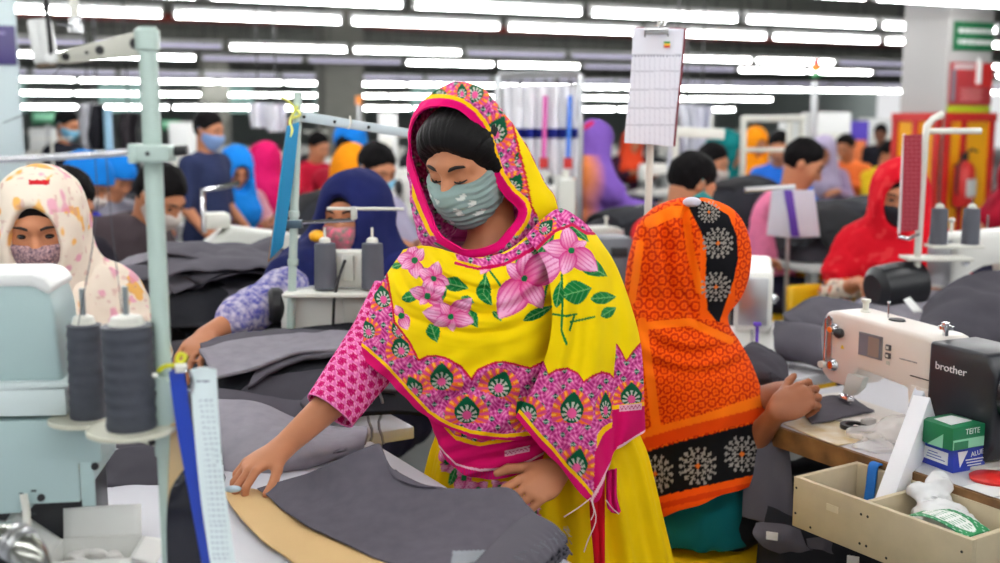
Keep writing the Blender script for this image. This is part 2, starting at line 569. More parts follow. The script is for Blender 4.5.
# ---- column with safety signs, right
def lettering(name, txt, size, m, parent, M, ext=0.001, squeeze=1.0):
    cu = bpy.data.curves.new(name, 'FONT'); cu.body = txt; cu.size = size; cu.extrude = ext; cu.align_x = 'CENTER'; cu.align_y = 'CENTER'
    tmp = bpy.data.objects.new(name + '_source', cu); COL.objects.link(tmp)
    me = bpy.data.meshes.new_from_object(tmp.evaluated_get(bpy.context.evaluated_depsgraph_get()))
    bpy.data.objects.remove(tmp); bpy.data.curves.remove(cu)
    me.name = name; me.materials.clear(); me.transform(M @ Matrix.Diagonal((squeeze, 1, 1, 1)))
    return link(name, me, m, parent)
s_ = .50
kc = P(944, 110, 9.0); kc.z = 0
cc = kc + UX * s_ / 2 + UY * s_ / 2
struct('column_right', MB().box((cc.x, cc.y, CEIL / 2), (s_, s_, CEIL), ROOM, bev=.02), M_colw)
FM = lambda u, z: kc + UX * (s_ * u) - UY * .012 + Vector((0, 0, z))
def zat(py, p):                                    # height seen at row py at ground place p
    return P(500, py, p.y).z
zt = lambda py: zat(py, kc)
def sign(name, label, cat, u0, u1, py0, py1, m, th=.012, world_face='F'):
    z0, z1 = zt(py1), zt(py0)
    o = thing(name, label, cat, FM((u0 + u1) / 2, z0), ROOM)
    MB().box((0, -.004, (z1 - z0) / 2), (s_ * (u1 - u0), th, z1 - z0), bev=.003).build('panel', m, o)
    return o, s_ * (u1 - u0), z1 - z0
XF = frame((1, 0, 0), (0, 0, 1), (0, 0, 0))        # local text plane facing -y
o, w, hgt = sign('direction_sign', 'green sign with two lines of white lettering high on the column', 'sign', .08, .95, 21, 50, M_green)
for k in range(2):
    tb = MB(); random.seed(k)
    x = -w * .40
    while x < w * .38:
        l = random.uniform(.02, .06); tb.box((x + l / 2, -.012, hgt * (.68 - .38 * k)), (l, .003, .035)); x += l + .014
    tb.build('lettering', M_text, o)
o, w, hgt = sign('fire_notice', 'red fire safety notice with extinguisher picture on the column', 'sign', .05, .98, 62, 105, mat('notice_red', (176, 52, 56), rough=.5, var=.06))
MB().box((-w * .18, -.011, hgt * .9), (w * .5, .003, hgt * .12)).build('heading', mat('pale_print', (210, 190, 190), var=.02), o)
MB().box((-w * .42, -.011, hgt * .45), (w * .10, .003, hgt * .75)).build('side_strip', mat('grey_print', (120, 118, 130), var=.05), o)
MB().box((w * .26, -.011, hgt * .70), (w * .42, .003, hgt * .55)).build('picture_field', M_red, o)
MB().lathe([(0, 0), (.028, 0), (.028, .16), (.012, .19), (.012, .21), (0, .21)], (w * .15, -.008, hgt * .50), 'Z', 10).build('extinguisher_picture', M_white, o)
tb = MB()
for k in range(5): tb.box((-w * .02 + (k % 2) * .02, -.011, hgt * (.12 + .065 * k)), (w * .5, .003, .012))
tb.build('lettering', mat('pink_print', (214, 130, 130), var=.02), o)
o, w, hgt = sign('lime_notice', 'lime green strip notice below the red fire notice', 'sign', .03, .97, 105.5, 114, mat('lime_print', (176, 190, 30), rough=.5, var=.05))
o, w, hgt = sign('white_notice', 'white strip notice just above the red and yellow board', 'sign', .03, .97, 115, 124, mat('pale_notice', (205, 208, 212), rough=.5, var=.05))
# red and yellow fire point board wrapped around the column foot
fp = thing('fire_point_board', 'red and yellow fire point board at the foot of the column', 'board', kc - UX * .02 - UY * .02, ROOM)
zb = zt(117)
for (x0, x1) in ((0, s_ + .0),):
    MB().box(((x0 + x1) / 2, -.035, zb / 2 + .1), (x1 - x0, .02, zb - .2)).build('front_panel', M_yel, fp)
    MB().box((-.03, s_ / 2, zb / 2 + .1), (.02, s_, zb - .2)).build('side_panel', M_yel, fp)
fr = MB()
for x in (.0, .17, s_ - .02): fr.box((x, -.05, zb / 2 + .1), (.055, .025, zb - .16))
fr.box((s_ / 2, -.05, zb), (s_ + .04, .03, .07)); fr.build('red_frame', M_red, fp)
fr = MB()
for y in (.02, .25, s_ - .02): fr.box((-.045, y, zb / 2 + .1), (.025, .06, zb - .16))
fr.box((-.045, s_ / 2, zb), (.03, s_ + .03, .07)); fr.build('side_red_frame', M_red, fp)
# extinguisher hanging on the board
ex = thing('fire_extinguisher', 'red fire extinguisher hanging on the yellow board of the column', 'extinguisher', kc + UX * .10 - UY * .15 + Vector((0, 0, zt(206))), ROOM)
hh = zt(160) - zt(206)
MB().lathe([(0, 0), (.075, 0), (.085, .02), (.085, hh * .82), (.06, hh * .93), (.025, hh), (0, hh)], (0, 0, 0), 'Z', 20).build('cylinder', M_red, ex)
MB().box((0, 0, hh + .03), (.04, .04, .06), bev=.006).build('valve', M_iron, ex)
MB().tube([(0, 0, hh + .05), (.05, -.02, hh + .09), (.10, -.03, hh + .07)], .009, 6).build('handle', M_black, ex)
MB().tube([(-.02, 0, hh + .03), (-.10, -.03, hh * .9), (-.115, -.04, hh * .4), (-.10, -.04, .1)], .012, 8).build('hose', M_rubber, ex)
MB().box((0, -.083, hh * .42), (.10, .012, hh * .38), bev=.004).build('label_panel', mat('pale_label', (205, 205, 200), var=.1), ex)
MB().box((0, .10, hh * .5), (.06, .05, .30)).build('bracket', M_iron, ex)
# column with the purple sign, left
kl = P(22, 110, 6.6); kl.z = 0
cl = kl - UX * .35 + UY * .35
struct('column_left', MB().box((cl.x, cl.y, CEIL / 2), (.7, .7, CEIL), ROOM, bev=.02), M_colb)
o = thing('wall_sign', 'dark purple sign with faint lettering on the pale column', 'sign', kl - UX * .16 - UY * .012 + Vector((0, 0, P(500, 65, kl.y).z)), ROOM)
hh = P(500, 26, kl.y).z - P(500, 65, kl.y).z
MB().box((0, -.004, hh / 2), (.30, .014, hh), bev=.003).build('panel', M_purple, o)
tb = MB(); random.seed(4)
for k in range(4):
    tb.box((-.02 + random.uniform(-.03, .03), -.012, hh * (.2 + .2 * k)), (.16 + random.uniform(-.05, .04), .003, .014))
tb.build('lettering', mat('lilac_print', (110, 104, 150), var=.03), o)
# two more columns, far
for i, (px, Y, w) in enumerate(((340, 17, .6), (215, 26, .6))):
    p = P(px, 110, Y)
    struct('column_%s' % ('middle', 'far')[i], MB().box((p.x, p.y, CEIL / 2), (w, w, CEIL), ROOM, bev=.02), mat('far_column_paint', (132, 132, 124), rough=.8, var=.08))
# ================================================================ builders for repeated kinds
M_mach = mat('machine_white', (226, 226, 220), rough=0.32, var=0.03)
M_machg = mat('machine_grey', (196, 198, 190), rough=0.4, var=0.05)
M_cone = mat('charcoal_thread', (66, 68, 76), rough=0.75, var=0.10, vscale=60, bump=0.35, bscale=420)
M_wtop = mat('white_laminate', (206, 205, 210), rough=0.35, var=0.03, vscale=3)
M_edge = mat('worn_wood_edge', (150, 108, 62), rough=0.6, var=0.18, vscale=14, c2=(92, 62, 34))
M_leg = mat('grey_table_steel', (168, 172, 172), rough=0.4, metal=0.3, var=0.05)
M_denim = cloth('grey_denim', (89, 86, 94), var=.10)
M_denim2 = cloth('pale_grey_denim', (138, 134, 143), var=.12, vscale=30)
M_denimd = cloth('dark_grey_denim', (68, 66, 73), var=.12)
M_blackc = cloth('black_denim', (38, 39, 44), var=.15)
M_chair = mat('yellow_plastic', (240, 190, 14), rough=0.4, var=0.04)

def table(name, label, o, ex, lx, ly, z, th=.03, top=M_wtop, edge=None, legs=True, group=None):
    """top with one corner at o, running lx along ex and ly along its left normal"""
    ex = Vector((ex[0], ex[1], 0)).normalized()
    rz = math.atan2(ex.y, ex.x)
    t = thing(name, label, 'table', (o[0], o[1], 0), rz, group)
    MB().box((lx / 2, ly / 2, z - th / 2), (lx, ly, th), bev=.004).build('table_top', top, t)
    if edge:
        MB().box((lx / 2, -.004, z - th / 2 - .004), (lx, .012, th + .004)).build('edge_strip', edge, t)
    if legs:
        for x in (.08, lx - .08):
            for y in (.08, ly - .08):
                MB().box((x, y, (z - th) / 2), (.045, .045, z - th)).build('leg', M_leg, t)
        for y in (.08, ly - .08): MB().box((lx / 2, y, .16), (lx - .2, .03, .04)).build('stretcher', M_leg, t)
    return t

def cone_parts(mb_parent, c, r0, r1, h, m=M_cone, pin=True, nub=M_offw):
    """thread cone standing at c: wound body, tube end"""
    pr = [(0, 0), (r0, 0)]
    n = 14
    for i in range(n + 1):
        f = i / n; pr.append((r0 + (r1 - r0) * f + .0006 * (i % 2), .003 + (h - .006) * f))
    pr += [(r1 * .62, h), (0, h)]
    return MB().lathe(pr, c, 'Z', 28)
def thread_cone(label, c, r0=.030, r1=.026, h=.13, m=None, pin=.05, group=None, name='thread_cone', core=None):
    t = thing(name, label, 'thread cone', c, 0, group)
    cone_parts(t, (0, 0, 0), r0, r1, h).build('winding', m or M_cone, t, ang=60)
    MB().lathe([(0, h - .004), (r1 * .6, h - .004), (r1 * .52, h + .010), (.007, h + .014), (0, h + .014)], (0, 0, 0), 'Z', 18).build('core_tube', core or M_offw, t)
    return t

def sewing_machine(label, loc, rz, name='sewing_machine', group=None, m=None, scale=1.0, dark=None, screen=False):
    """industrial lockstitch machine; local x runs from the needle head (-) to the handwheel (+), operator at -y, z=0 is the table"""
    m = m or M_mach
    t = thing(name, label, 'sewing machine', loc, rz, group, scale)
    XZ = frame((1, 0, 0), (0, 0, 1), (0, 0, 0))        # prism axis = -y
    MB().prism([(-.25, 0), (.27, 0), (.27, .035), (.10, .04), (-.23, .032), (-.25, .02)], -.085, .085, XZ, bev=.006).build('bed', m, t)
    arm = [(-.235, .115), (-.165, .115), (-.150, .165), (-.08, .185), (.075, .19), (.105, .16), (.112, .03), (.255, .03), (.262, .27), (.235, .295), (-.20, .295), (-.228, .28)]
    MB().prism(arm, -.058, .058, XZ, bev=.014).build('arm', m, t, ang=50)
    MB().box((-.236, 0, .205), (.012, .09, .15), bev=.005).build('face_plate', M_steel, t)
    MB().tube([(-.205, 0, .125), (-.205, 0, .035)], .005, 8).tube([(-.185, 0, .12), (-.185, 0, .05)], .004, 8).build('needle_bar', M_chrome, t)
    MB().prism([(-.225, -.015), (-.175, -.015), (-.18, .02), (-.22, .02)], .036, .042).build('presser_foot', M_chrome, t)
    MB().lathe([(0, 0), (.05, 0), (.062, .008), (.062, .028), (.045, .04), (0, .04)], (.262, 0, .215), 'X', 24).build('handwheel', M_black if dark is None else dark, t)
    MB().lathe([(0, 0), (.016, 0), (.016, .012), (.006, .02), (0, .02)], (-.19, -.058, .21), (0, -1, 0), 14).build('tension_knob', M_chrome, t)
    MB().tube([(-.16, .02, .29), (-.16, .02, .335)], .006, 8).ell((-.16, .02, .335), (.011, .011, .008)).build('oil_cap', M_offw, t)
    MB().tube([(.02, .02, .29), (.02, .02, .345)], .003, 6).build('thread_post', M_chrome, t)
    MB().prism([(.13, .06), (.24, .06), (.24, .25), (.13, .25)], .058, .066, XZ, bev=.003).build('rear_cover', M_machg, t)
    if screen:
        MB().box((0, -.062, .24), (.09, .01, .05), bev=.002).build('control_panel', M_black, t)
    return t

def motor_box(label, loc, rz, group=None):
    t = thing('control_box', label, 'control box', loc, rz, group)
    MB().box((0, 0, .11), (.14, .12, .22), bev=.012).build('casing', M_machg, t)
    MB().box((0, -.062, .14), (.07, .008, .09), bev=.003).build('panel', M_black, t)
    return t

def thread_stand(label, loc, rz, h=.55, group=None, arms=True, name='thread_stand'):
    t = thing(name, label, 'thread stand', loc, rz, group)
    MB().tube([(0, 0, 0), (0, 0, h)], .008, 10).build('post', M_offw, t)
    MB().tube([(-.14, 0, h - .01), (.14, 0, h - .01)], .006, 8).build('thread_guide', M_offw, t)
    MB().prism([(-.15, -.045), (.15, -.045), (.15, .045), (-.15, .045)], .10, .108, bev=.003).build('tray', M_offw, t)
    for s in (-1, 1):
        MB().tube([(s * .09, 0, .10), (s * .09, 0, .28)], .003, 6).build('spool_pin', M_chrome, t)
    return t

def chair(label, loc, rz, name='plastic_chair', group=None):
    t = thing(name, label, 'chair', loc, rz, group)
    MB().box((0, 0, .44), (.40, .38, .03), bev=.013).build('seat', M_chair, t)
    V = np.zeros((10, 12, 3)); 
    for i in range(10):
        for j in range(12):
            u = (j / 11 - .5) * .40; v = i / 9
            V[i, j] = (u * (1 - .12 * v), -.20 - .05 * v + .35 * u * u, .56 + .26 * v)
    thick_sheet('backrest', V, .018, M_chair, t)
    for s in (-1, 1):
        MB().tube([(s * .17, -.19, .43), (s * .175, -.195, .60), (s * .165, -.235, .74)], .011, 8).build('back_support', M_iron, t)
        MB().tube([(s * .17, -.17, .43), (s * .19, -.20, 0)], .011, 8).build('leg', M_iron, t)
        MB().tube([(s * .17, .16, .43), (s * .19, .19, 0)], .011, 8).build('leg', M_iron, t)
    return t

def clump(name, label, c, ex, size, m, seed=0, n=7, group=None, layers=None, cat='cloth pile', world_z=None):
    """a loose pile of cut panels: several sheets thrown over each other; one thing, each panel a part"""
    rng = np.random.RandomState(seed)
    ex = Vector((ex[0], ex[1], 0)).normalized(); rz = math.atan2(ex.y, ex.x)
    t = thing(name, label, cat, c, rz, group)
    lx, ly, lz = size
    ms = m if isinstance(m, (list, tuple)) else [m]
    mb = SDF(); mb.ell((0, 0, lz * .15), (lx * .47, ly * .47, lz * .72), None, .03).cut((0, 0, -1), 0.0)
    mb.warp(lambda p: .012 * vnoise(p, 9, seed) + .006 * vnoise(p, 22, seed))
    sculpt('heap', mb, max(.012, lx / 55), ms[-1], t)
    for i in range(n):
        nu, nv = 34, 22
        u, v = np.meshgrid(np.linspace(-1, 1, nu), np.linspace(-1, 1, nv))
        a = rng.uniform(-.6, .6); sx, sy = lx * rng.uniform(.20, .40), ly * rng.uniform(.18, .36)
        ox, oy = rng.uniform(-.5, .5) * lx * .55, rng.uniform(-.5, .5) * ly * .45
        bend = rng.uniform(-.25, .25)
        X = ox + sx * u * math.cos(a) - sy * (v + bend * u * u) * math.sin(a); Y = oy + sx * u * math.sin(a) + sy * (v + bend * u * u) * math.cos(a)
        r2 = (X / (lx * .5)) ** 2 + (Y / (ly * .5)) ** 2
        q = np.stack([X, Y], -1)
        Z = lz * (.15 + .72 * np.sqrt(np.clip(1 - r2 * .9, .0, 1))) * .92 + .010 + .0075 * i * min(lz / .12, 1)
        ph = rng.uniform(0, 6); fr = rng.uniform(2.5, 5)
        Z = Z + .010 * np.sin(fr * (u + .4 * v) + ph) + .016 * vnoise(q, 8, seed + i) + .007 * vnoise(q, 20, seed + i)
        fold = np.clip(u - rng.uniform(.5, .8), 0, 1); Z = Z + fold * rng.uniform(-.03, .06)
        thick_sheet('panel', np.stack([X, Y, np.maximum(Z, .006)], -1), .006, ms[i % len(ms)], t)
    return t

def stool(label, loc, rz, group=None, m=None):
    t = thing('stool', label, 'stool', loc, rz, group)
    MB().box((0, 0, .44), (.42, .42, .03), bev=.013).build('seat', m or M_chair, t)
    for a in (-1, 1):
        for b in (-1, 1): MB().tube([(a * .16, b * .16, .43), (a * .19, b * .19, 0)], .012, 8).build('leg', M_iron, t)
    return t
# ================================================================ people
M_royal_ = cloth('royal_blue', (44, 40, 160))
SKIN = {k: mat('skin_' + k, c, rough=0.5, var=0.05, vscale=14, spec=0.35) for k, c in
        {'brown': (182, 120, 86), 'deep': (128, 80, 58), 'warm': (192, 128, 92)}.items()}
HAIRH = mat('black_hair_glossy', (13, 11, 12), rough=0.5, spec=.18, var=0.2, vscale=40, bump=0.6, bscale=260)
HAIR = mat('black_hair', (16, 14, 15), rough=0.7, spec=.08, var=0.2, vscale=40, bump=0.6, bscale=260)
EYEW = mat('eye_white', (225, 220, 215), rough=0.25, var=0)
DARK = mat('dark_iris', (22, 14, 10), rough=0.2, var=0)
BROW = mat('eyebrow_hair', (34, 24, 20), rough=0.8, var=0.1)

def rot_from(f, up=(0, 0, 1)):
    f = np.array(f, float); f /= np.linalg.norm(f)
    x = np.cross(f, up); x /= np.linalg.norm(x)
    return np.stack([x, f, np.cross(x, f)], 1)      # columns: right, forward, up

def head_prims(sd, c, R, g=0.0, nose=True, ears=True, jaw=True, fine=False, sz=1.0):
    q = lambda x, y, z: np.array(c) + R @ (np.array((x, y, z)) * sz)
    e = lambda p, r, k=0.025, sign=1: sd.ell(q(*p), [a * sz + g for a in r], R, k, sign)
    e((0, -.012, .032), (.073, .094, .088))
    if jaw:
        e((0, .026, -.035), (.058, .062, .075), .04)
        e((0, .058, -.092), (.026, .026, .024), .035)
        for sx in (-1, 1): e((sx * .036, .058, -.018), (.026, .026, .030), .03)
    if nose:
        sd.cap(q(0, .086, .014), q(0, .108, -.028), .008 + g, .013 + g, .015)
        for sx in (-1, 1):
            e((sx * .011, .098, -.032), (.009, .010, .008), .012)
            sd.cap(q(sx * .012, .084, .032), q(sx * .047, .070, .030), .010 + g, .009 + g, .02)
            if g == 0: e((sx * .031, .096, .010), (.016, .014, .011), .012, -1)
        if fine and g == 0:
            for sx in (-1, 1):                                            # lowered upper lids
                sd.ell(q(sx * .031, .0765, .006), (.016 * sz, .0125 * sz, .0125 * sz), R, .004)
        if g == 0:
            e((0, .083, -.056), (.024, .012, .006), .008); e((0, .081, -.066), (.021, .012, .007), .008)
    if ears:
        for sx in (-1, 1): e((sx * .077, -.008, -.002), (.009, .020, .030), .012)

def hand_prims(sd, wrist, d, n, side, curl=0.5, size=1.0, fmin=0.0, k=0.008, thumb=0.55, curls=None, tcurl=0.3, spread=0.10):
    """d: wrist->knuckles, n: back of the hand (outward), side: +1 if the thumb lies towards d x n"""
    d = np.array(d, float); d /= np.linalg.norm(d); n = np.array(n, float); n -= d * (n @ d); n /= np.linalg.norm(n)
    t = np.cross(d, n) * side                        # thumb side
    w = np.array(wrist, float); z = size
    R = np.stack([t, d, n], 1)
    sd.ell(w + d * .046 * z, (.041 * z, .054 * z, .0155 * z), R, .012)
    sd.ell(w + d * .020 * z + t * .008, (.030 * z, .035 * z, .019 * z), R, .015)
    lens = ((.040, .026, .021), (.045, .029, .022), (.041, .027, .021), (.032, .021, .018))
    off = (.030, .010, -.010, -.028)
    for i in range(4):
        cu = curl if curls is None else curls[i]
        b = w + d * (.088 - (.006, 0, .003, .012)[i]) * z + t * off[i] * z
        f = d + t * (1.5 - i) * spread; f /= np.linalg.norm(f)
        p = b - f * .018 * z; r = max(.0088 * z, fmin); ang = 0
        pts = [p, b]
        for j in range(3):
            ang += cu * (0.75, 1.0, 0.7)[j]
            dirn = f * math.cos(ang) - n * math.sin(ang)
            pts.append(pts[-1] + dirn * lens[i][j] * z)
        rr = [r * 1.05, r * 1.05, r, r * .92, r * .8]
        for a in range(4): sd.cap(pts[a], pts[a + 1], rr[a], rr[a + 1], k if a == 0 else k * .4)
    p0 = w + d * .022 * z + t * .022 * z
    td = d * math.cos(thumb + .35) + t * math.sin(thumb + .35) - n * .35; td /= np.linalg.norm(td)
    p1 = p0 + td * .040 * z
    td2 = td + (d * .6 - n * .3) * tcurl; td2 /= np.linalg.norm(td2)
    p2 = p1 + td2 * .034 * z
    td3 = td2 + (d * .7 - t * .5) * tcurl; td3 /= np.linalg.norm(td3)
    p3 = p2 + td3 * .024 * z
    r = max(.0105 * z, fmin)
    sd.cap(p0, p1, r * 1.35, r * 1.08, .012); sd.cap(p1, p2, r * 1.05, r, .004); sd.cap(p2, p3, r, r * .82, .004)
    return p3

POSES = {
    'stand': dict(pel=(0, 0, .92), bel=(0, .01, 1.08), che=(0, .0, 1.27), nek=(0, .0, 1.42), head=(0, .04, 1.585), shR=(.155, 0, 1.36), shL=(-.155, 0, 1.36),
                  elR=(.215, .0, 1.09), elL=(-.215, .0, 1.09), wrR=(.21, .16, .93), wrL=(-.21, .16, .93), hipR=(.09, 0, .88), hipL=(-.09, 0, .88),
                  knR=(.10, .03, .48), knL=(-.10, .03, .48), anR=(.11, -.02, .08), anL=(-.11, -.02, .08)),
    'sit': dict(pel=(0, 0, .545), bel=(0, .02, .70), che=(0, .06, .88), nek=(0, .10, 1.03), head=(0, .165, 1.175), shR=(.15, .07, .965), shL=(-.15, .07, .965),
                elR=(.235, .16, .77), elL=(-.235, .16, .77), wrR=(.14, .40, .86), wrL=(-.14, .40, .86), hipR=(.09, .02, .52), hipL=(-.09, .02, .52),
                knR=(.13, .42, .52), knL=(-.13, .42, .52), anR=(.13, .40, .08), anL=(-.13, .40, .08)),
}
def torso_prims(sd, J, g=0.0, fem=False):
    v = lambda k: np.array(J[k], float)
    sd.ell(v('pel'), (.152 + g, .12 + g, .13 + g), None, .05)
    sd.cap(v('pel'), v('bel'), .125 + g, .115 + g, .06)
    sd.cap(v('bel'), v('che'), .115 + g, .125 + g, .06)
    ax = v('che') - v('bel'); R = rot_from((0, 1, 0), ax / np.linalg.norm(ax))
    sl = v('shR') - v('shL'); sl = sl / np.linalg.norm(sl)
    fw = np.cross((0, 0, 1), sl); R = rot_from(fw)
    sd.ell(v('che'), (.145 + g, .108 + g, .16 + g), R, .05)
    if fem:
        for s in (-1, 1): sd.ell(v('che') + sl * .07 * s + fw * .085 + np.array((0, 0, -.01)), (.062 + g, .055 + g, .065 + g), R, .04)
    for s in ('R', 'L'): sd.cap(v('nek') + (0, 0, -.03), v('sh' + s), .05 + g, .056 + g, .05)
def arm_prims(sd, J, s, g=0.0, to=2.0, k=.03):
    a, b, c = (np.array(J[x + s], float) for x in ('sh', 'el', 'wr'))
    sd.cap(a, b if to >= 1 else a + (b - a) * to, .049 + g, (.041 if to >= 1 else .049 - .008 * to) + g, k)
    if to > 1:
        f = min(to - 1, 1); sd.cap(b, b + (c - b) * f, .040 + g, .040 - .013 * f + g, k)
def leg_prims(sd, J, s, g=0.0):
    a, b, c = (np.array(J[x + s], float) for x in ('hip', 'kn', 'an'))
    sd.cap(a, b, .088 + g, .060 + g, .04); sd.cap(b, c, .057 + g, .038 + g, .03)

def taper(n, d, amt=.011, ln=.018):
    return lambda q: amt * np.exp(-np.clip(d - q @ n, 0, 1) / ln)
def folds(amp, sc=18, seed=0):
    return lambda p: amp * (vnoise(p * np.array((1, 1, .55)), sc, seed) + .5 * vnoise(p, sc * 2.1, seed + 3))

def person(label, at, Y, face, pose='sit', skin='brown', top=None, sleeve=1.0, low=None, hair='short', scarf=None, mask=None,
           h=0.009, J=None, yaw=0.0, pitch=0.35, cape=0.0, skirt=None, group=None, scarf_col=None, top_col=None, name='person', fem=False, hem=None, hands=0.5, cap=None, JW=None, arm_sleeve=None):
    """at: pixel of the crown of the head, Y metres ahead; face: ground direction the person faces"""
    J = dict(POSES[pose], **(J or {}))
    hy = math.radians(yaw)
    f = np.array((math.sin(hy) * math.cos(pitch), math.cos(hy) * math.cos(pitch), -math.sin(pitch)))
    R = rot_from(f); c = np.array(J['head'], float)
    topz = c[2] + .125 + (.02 if scarf else 0)
    w = P(at[0], at[1], Y); sc = w.z / topz
    rz = math.atan2(-face[0], face[1])
    off = Matrix.Rotation(rz, 3, 'Z') @ Vector((c[0], c[1], 0)) * sc
    r = thing(name, label, 'person', (w.x - off.x, w.y - off.y, 0), rz, group, sc)
    if JW:
        for k_, v_ in JW.items(): J[k_] = tuple(_pm[r.name] @ Vector(v_))
    # body: one continuous skin
    b = SDF()
    torso_prims(b, J, -.006, fem)
    for s in 'RL': leg_prims(b, J, s, -.004); arm_prims(b, J, s)
    for s, sx in (('R', 1), ('L', -1)):
        an = np.array(J['an' + s], float); b.cap(an + (0, -.02, -.035), an + (0, .15, -.05), .036, .028, .03)
    nk = np.array(J['nek'], float)
    b.cap(nk + (0, 0, -.03), c + R @ np.array((0, -.025, -.05)), .050, .050, .03)
    head_prims(b, c, R, fine=True)
    for s, sx in (('R', 1), ('L', -1)):
        wr = np.array(J['wr' + s], float); el = np.array(J['el' + s], float); d = wr - el; d /= np.linalg.norm(d)
        d2 = d * .6 + np.array((-sx * .35, .6, -.1))
        hand_prims(b, wr, d2, (0, -.2, 1) if pose == 'sit' else (sx * .8, .2, .5), (1 if sx < 0 else -1), hands, 1.0, fmin=h * .95)
    sculpt('body', b, h, SKIN[skin], r)
    q = lambda x, y, z: Vector(c + R @ np.array((x, y, z)))
    Rm = Matrix([list(x) for x in R])
    for sx in (-1, 1):
        MB().ell(q(sx * .031, .0815, .0085), (.0125, .010, .0075), Rm, 10).build('eye', DARK, r)
        MB().tube([q(sx * .014, .094, .029), q(sx * .030, .093, .035), q(sx * .048, .080, .031)], [.0035, .0042, .002], 6).build('eyebrow', BROW, r)
    if hair:
        hs = SDF(); head_prims(hs, c, R, .013, False, False, False)
        if hair == 'long':
            hs.cap(c + R @ np.array((0, -.06, .02)), c + R @ np.array((0, -.10, -.12)), .075, .05, .04)
        n = R @ np.array((0, .80, -.60)); d_ = float(n @ (c + R @ np.array((0, .045, .028)))); hs.warp(taper(n, d_)); hs.cut(n, d_)
        hs.warp(lambda p: .005 * vnoise(p, 60, 5) + .004 * vnoise(p, 110, 6))
        sculpt('hair', hs, h, HAIR, r)
    if mask:
        ms = SDF(); head_prims(ms, c, R, .007, True, False, True)
        ms.ell(c + R @ np.array((0, .082, -.045)), (.046, .035, .042), R, .03)
        for n, d in (((0, 0, 1), (0, 0, -.012)), ((0, -.8, .45), (0, .012, -.02)), ((0, -.3, -1), (0, .0, -.108))):
            n = R @ np.array(n, float); p = c + R @ np.array(d); ms.cut(n, float(n @ p))
        mk = sculpt('face_mask', ms, min(h, .006), mask, r)
        for sx in (-1, 1):
            MB().tube([q(sx * .066, .035, -.025), q(sx * .080, .008, -.005), q(sx * .086, -.02, .02)], .002, 5).build('ear_loop', mask, mk)
    if top:
        ts = SDF(); torso_prims(ts, J, .014, fem)
        if sleeve > 0:
            for s in 'RL': arm_prims(ts, J, s, .013, sleeve)
        if hem is not None:
            pe = np.array(J['pel'], float)
            if pose == 'stand': ts.cap(pe, pe + (0, 0, -hem), .15, .19, .06)
            else: ts.cap(pe, pe + (0, .2, -.03), .17, .17, .06)
        else:
            ts.cut((0, 0, -1), -(J['pel'][2] - .10))
        if cape:
            nk2 = np.array(J['nek'], float); ts.ell(nk2 + (0, .01, -.11), (.215, .15, .20), None, .05)
        nc = np.array(J['nek'], float) + (0, .02, .05); ts.ell(nc, (.062, .062, .05), None, .02, -1)
        ts.warp(folds(.006, 16, len(label)))
        sculpt('shirt' if not fem else 'kurta', ts, h, top, r, colf=top_col)
    if arm_sleeve:
        m_, s_k, to_ = arm_sleeve; ss = SDF(); a_, b_ = (np.array(J[x + s_k], float) for x in ('sh', 'el')); w_ = np.array(J['wr' + s_k], float)
        ss.cap(a_ + (b_ - a_) * .35, b_, .070, .064, .03); ss.cap(b_, b_ + (w_ - b_) * to_, .064, .054, .03); ss.warp(folds(.008, 22, 5)); sl_o = sculpt('sleeve', ss, .007, m_, r)
        c_ = b_ + (w_ - b_) * to_; d_ = (w_ - b_) / np.linalg.norm(w_ - b_); MB().lathe([(.046, -.012), (.052, -.012), (.050, .006), (.044, .006), (.046, -.012)], c_, d_, 20).build('cuff', mat('royal_blue'), sl_o)
    if low:
        ls = SDF()
        pe = np.array(J['pel'], float); ls.ell(pe, (.178, .138, .13), None, .05)
        if skirt:
            ls.cap(pe, (pe[0], pe[1], .25), .17, .26, .06)
        for s in 'RL': leg_prims(ls, J, s, .016)
        ls.cut((0, 0, 1), pe[2] + .10); ls.cut((0, 0, -1), -.07)
        ls.warp(folds(.006, 14, 2))
        sculpt('skirt' if skirt else 'trousers', ls, max(h, .01), low, r)
    if scarf:
        hs = SDF(); head_prims(hs, c, R, .026, False, False, True)
        hs.ell(c + R @ np.array((0, -.045, .03)), (.098, .10, .115), R, .04)
        hs.cap(c + R @ np.array((0, -.03, -.03)), nk + (0, .0, -.02), .105, .115, .05)
        hs.cap(nk + (0, .02, -.03), nk + (0, .03, -.12), .125, .165, .08)
        if cape:
            sl = (np.array(J['shR'], float) - np.array(J['shL'], float)); 
            for s in 'RL':
                a, bb = np.array(J['sh' + s], float), np.array(J['el' + s], float)
                hs.cap(a, a + (bb - a) * cape, .09, .088, .06)
            hs.ell(np.array(J['che'], float) + (0, .0, .02), (.20, .175, .20), None, .06)
        p = c + R @ np.array((0, .115, -.006)); hs.ell(p, (.063, .090, .094), R, .015, -1)
        hf = SDF(); head_prims(hf, c, R, .006, False, False, False); n = R @ np.array((0, .92, -.40)); hf.cut(n, float(n @ (c + R @ np.array((0, .076, .058)))))
        sculpt('hair', hf, h, HAIR, r)
        hs.warp(folds(.007, 15, len(label) + 1))
        sculpt('headscarf', hs, .0042 if scarf_col and h < .0085 else min(h, .008), scarf, r, colf=scarf_col)
    if cap:
        cs = SDF(); head_prims(cs, c, R, .030, False, False, False)
        cs.ell(c + R @ np.array((0, -.03, .06)), (.098, .11, .085), R, .04)
        n = R @ np.array((0, .45, -.9)); cs.cut(n, float(n @ (c + R @ np.array((0, .05, .035)))))
        cs.warp(folds(.006, 20, 4))
        sculpt('cap', cs, h, cap, r)
    return r
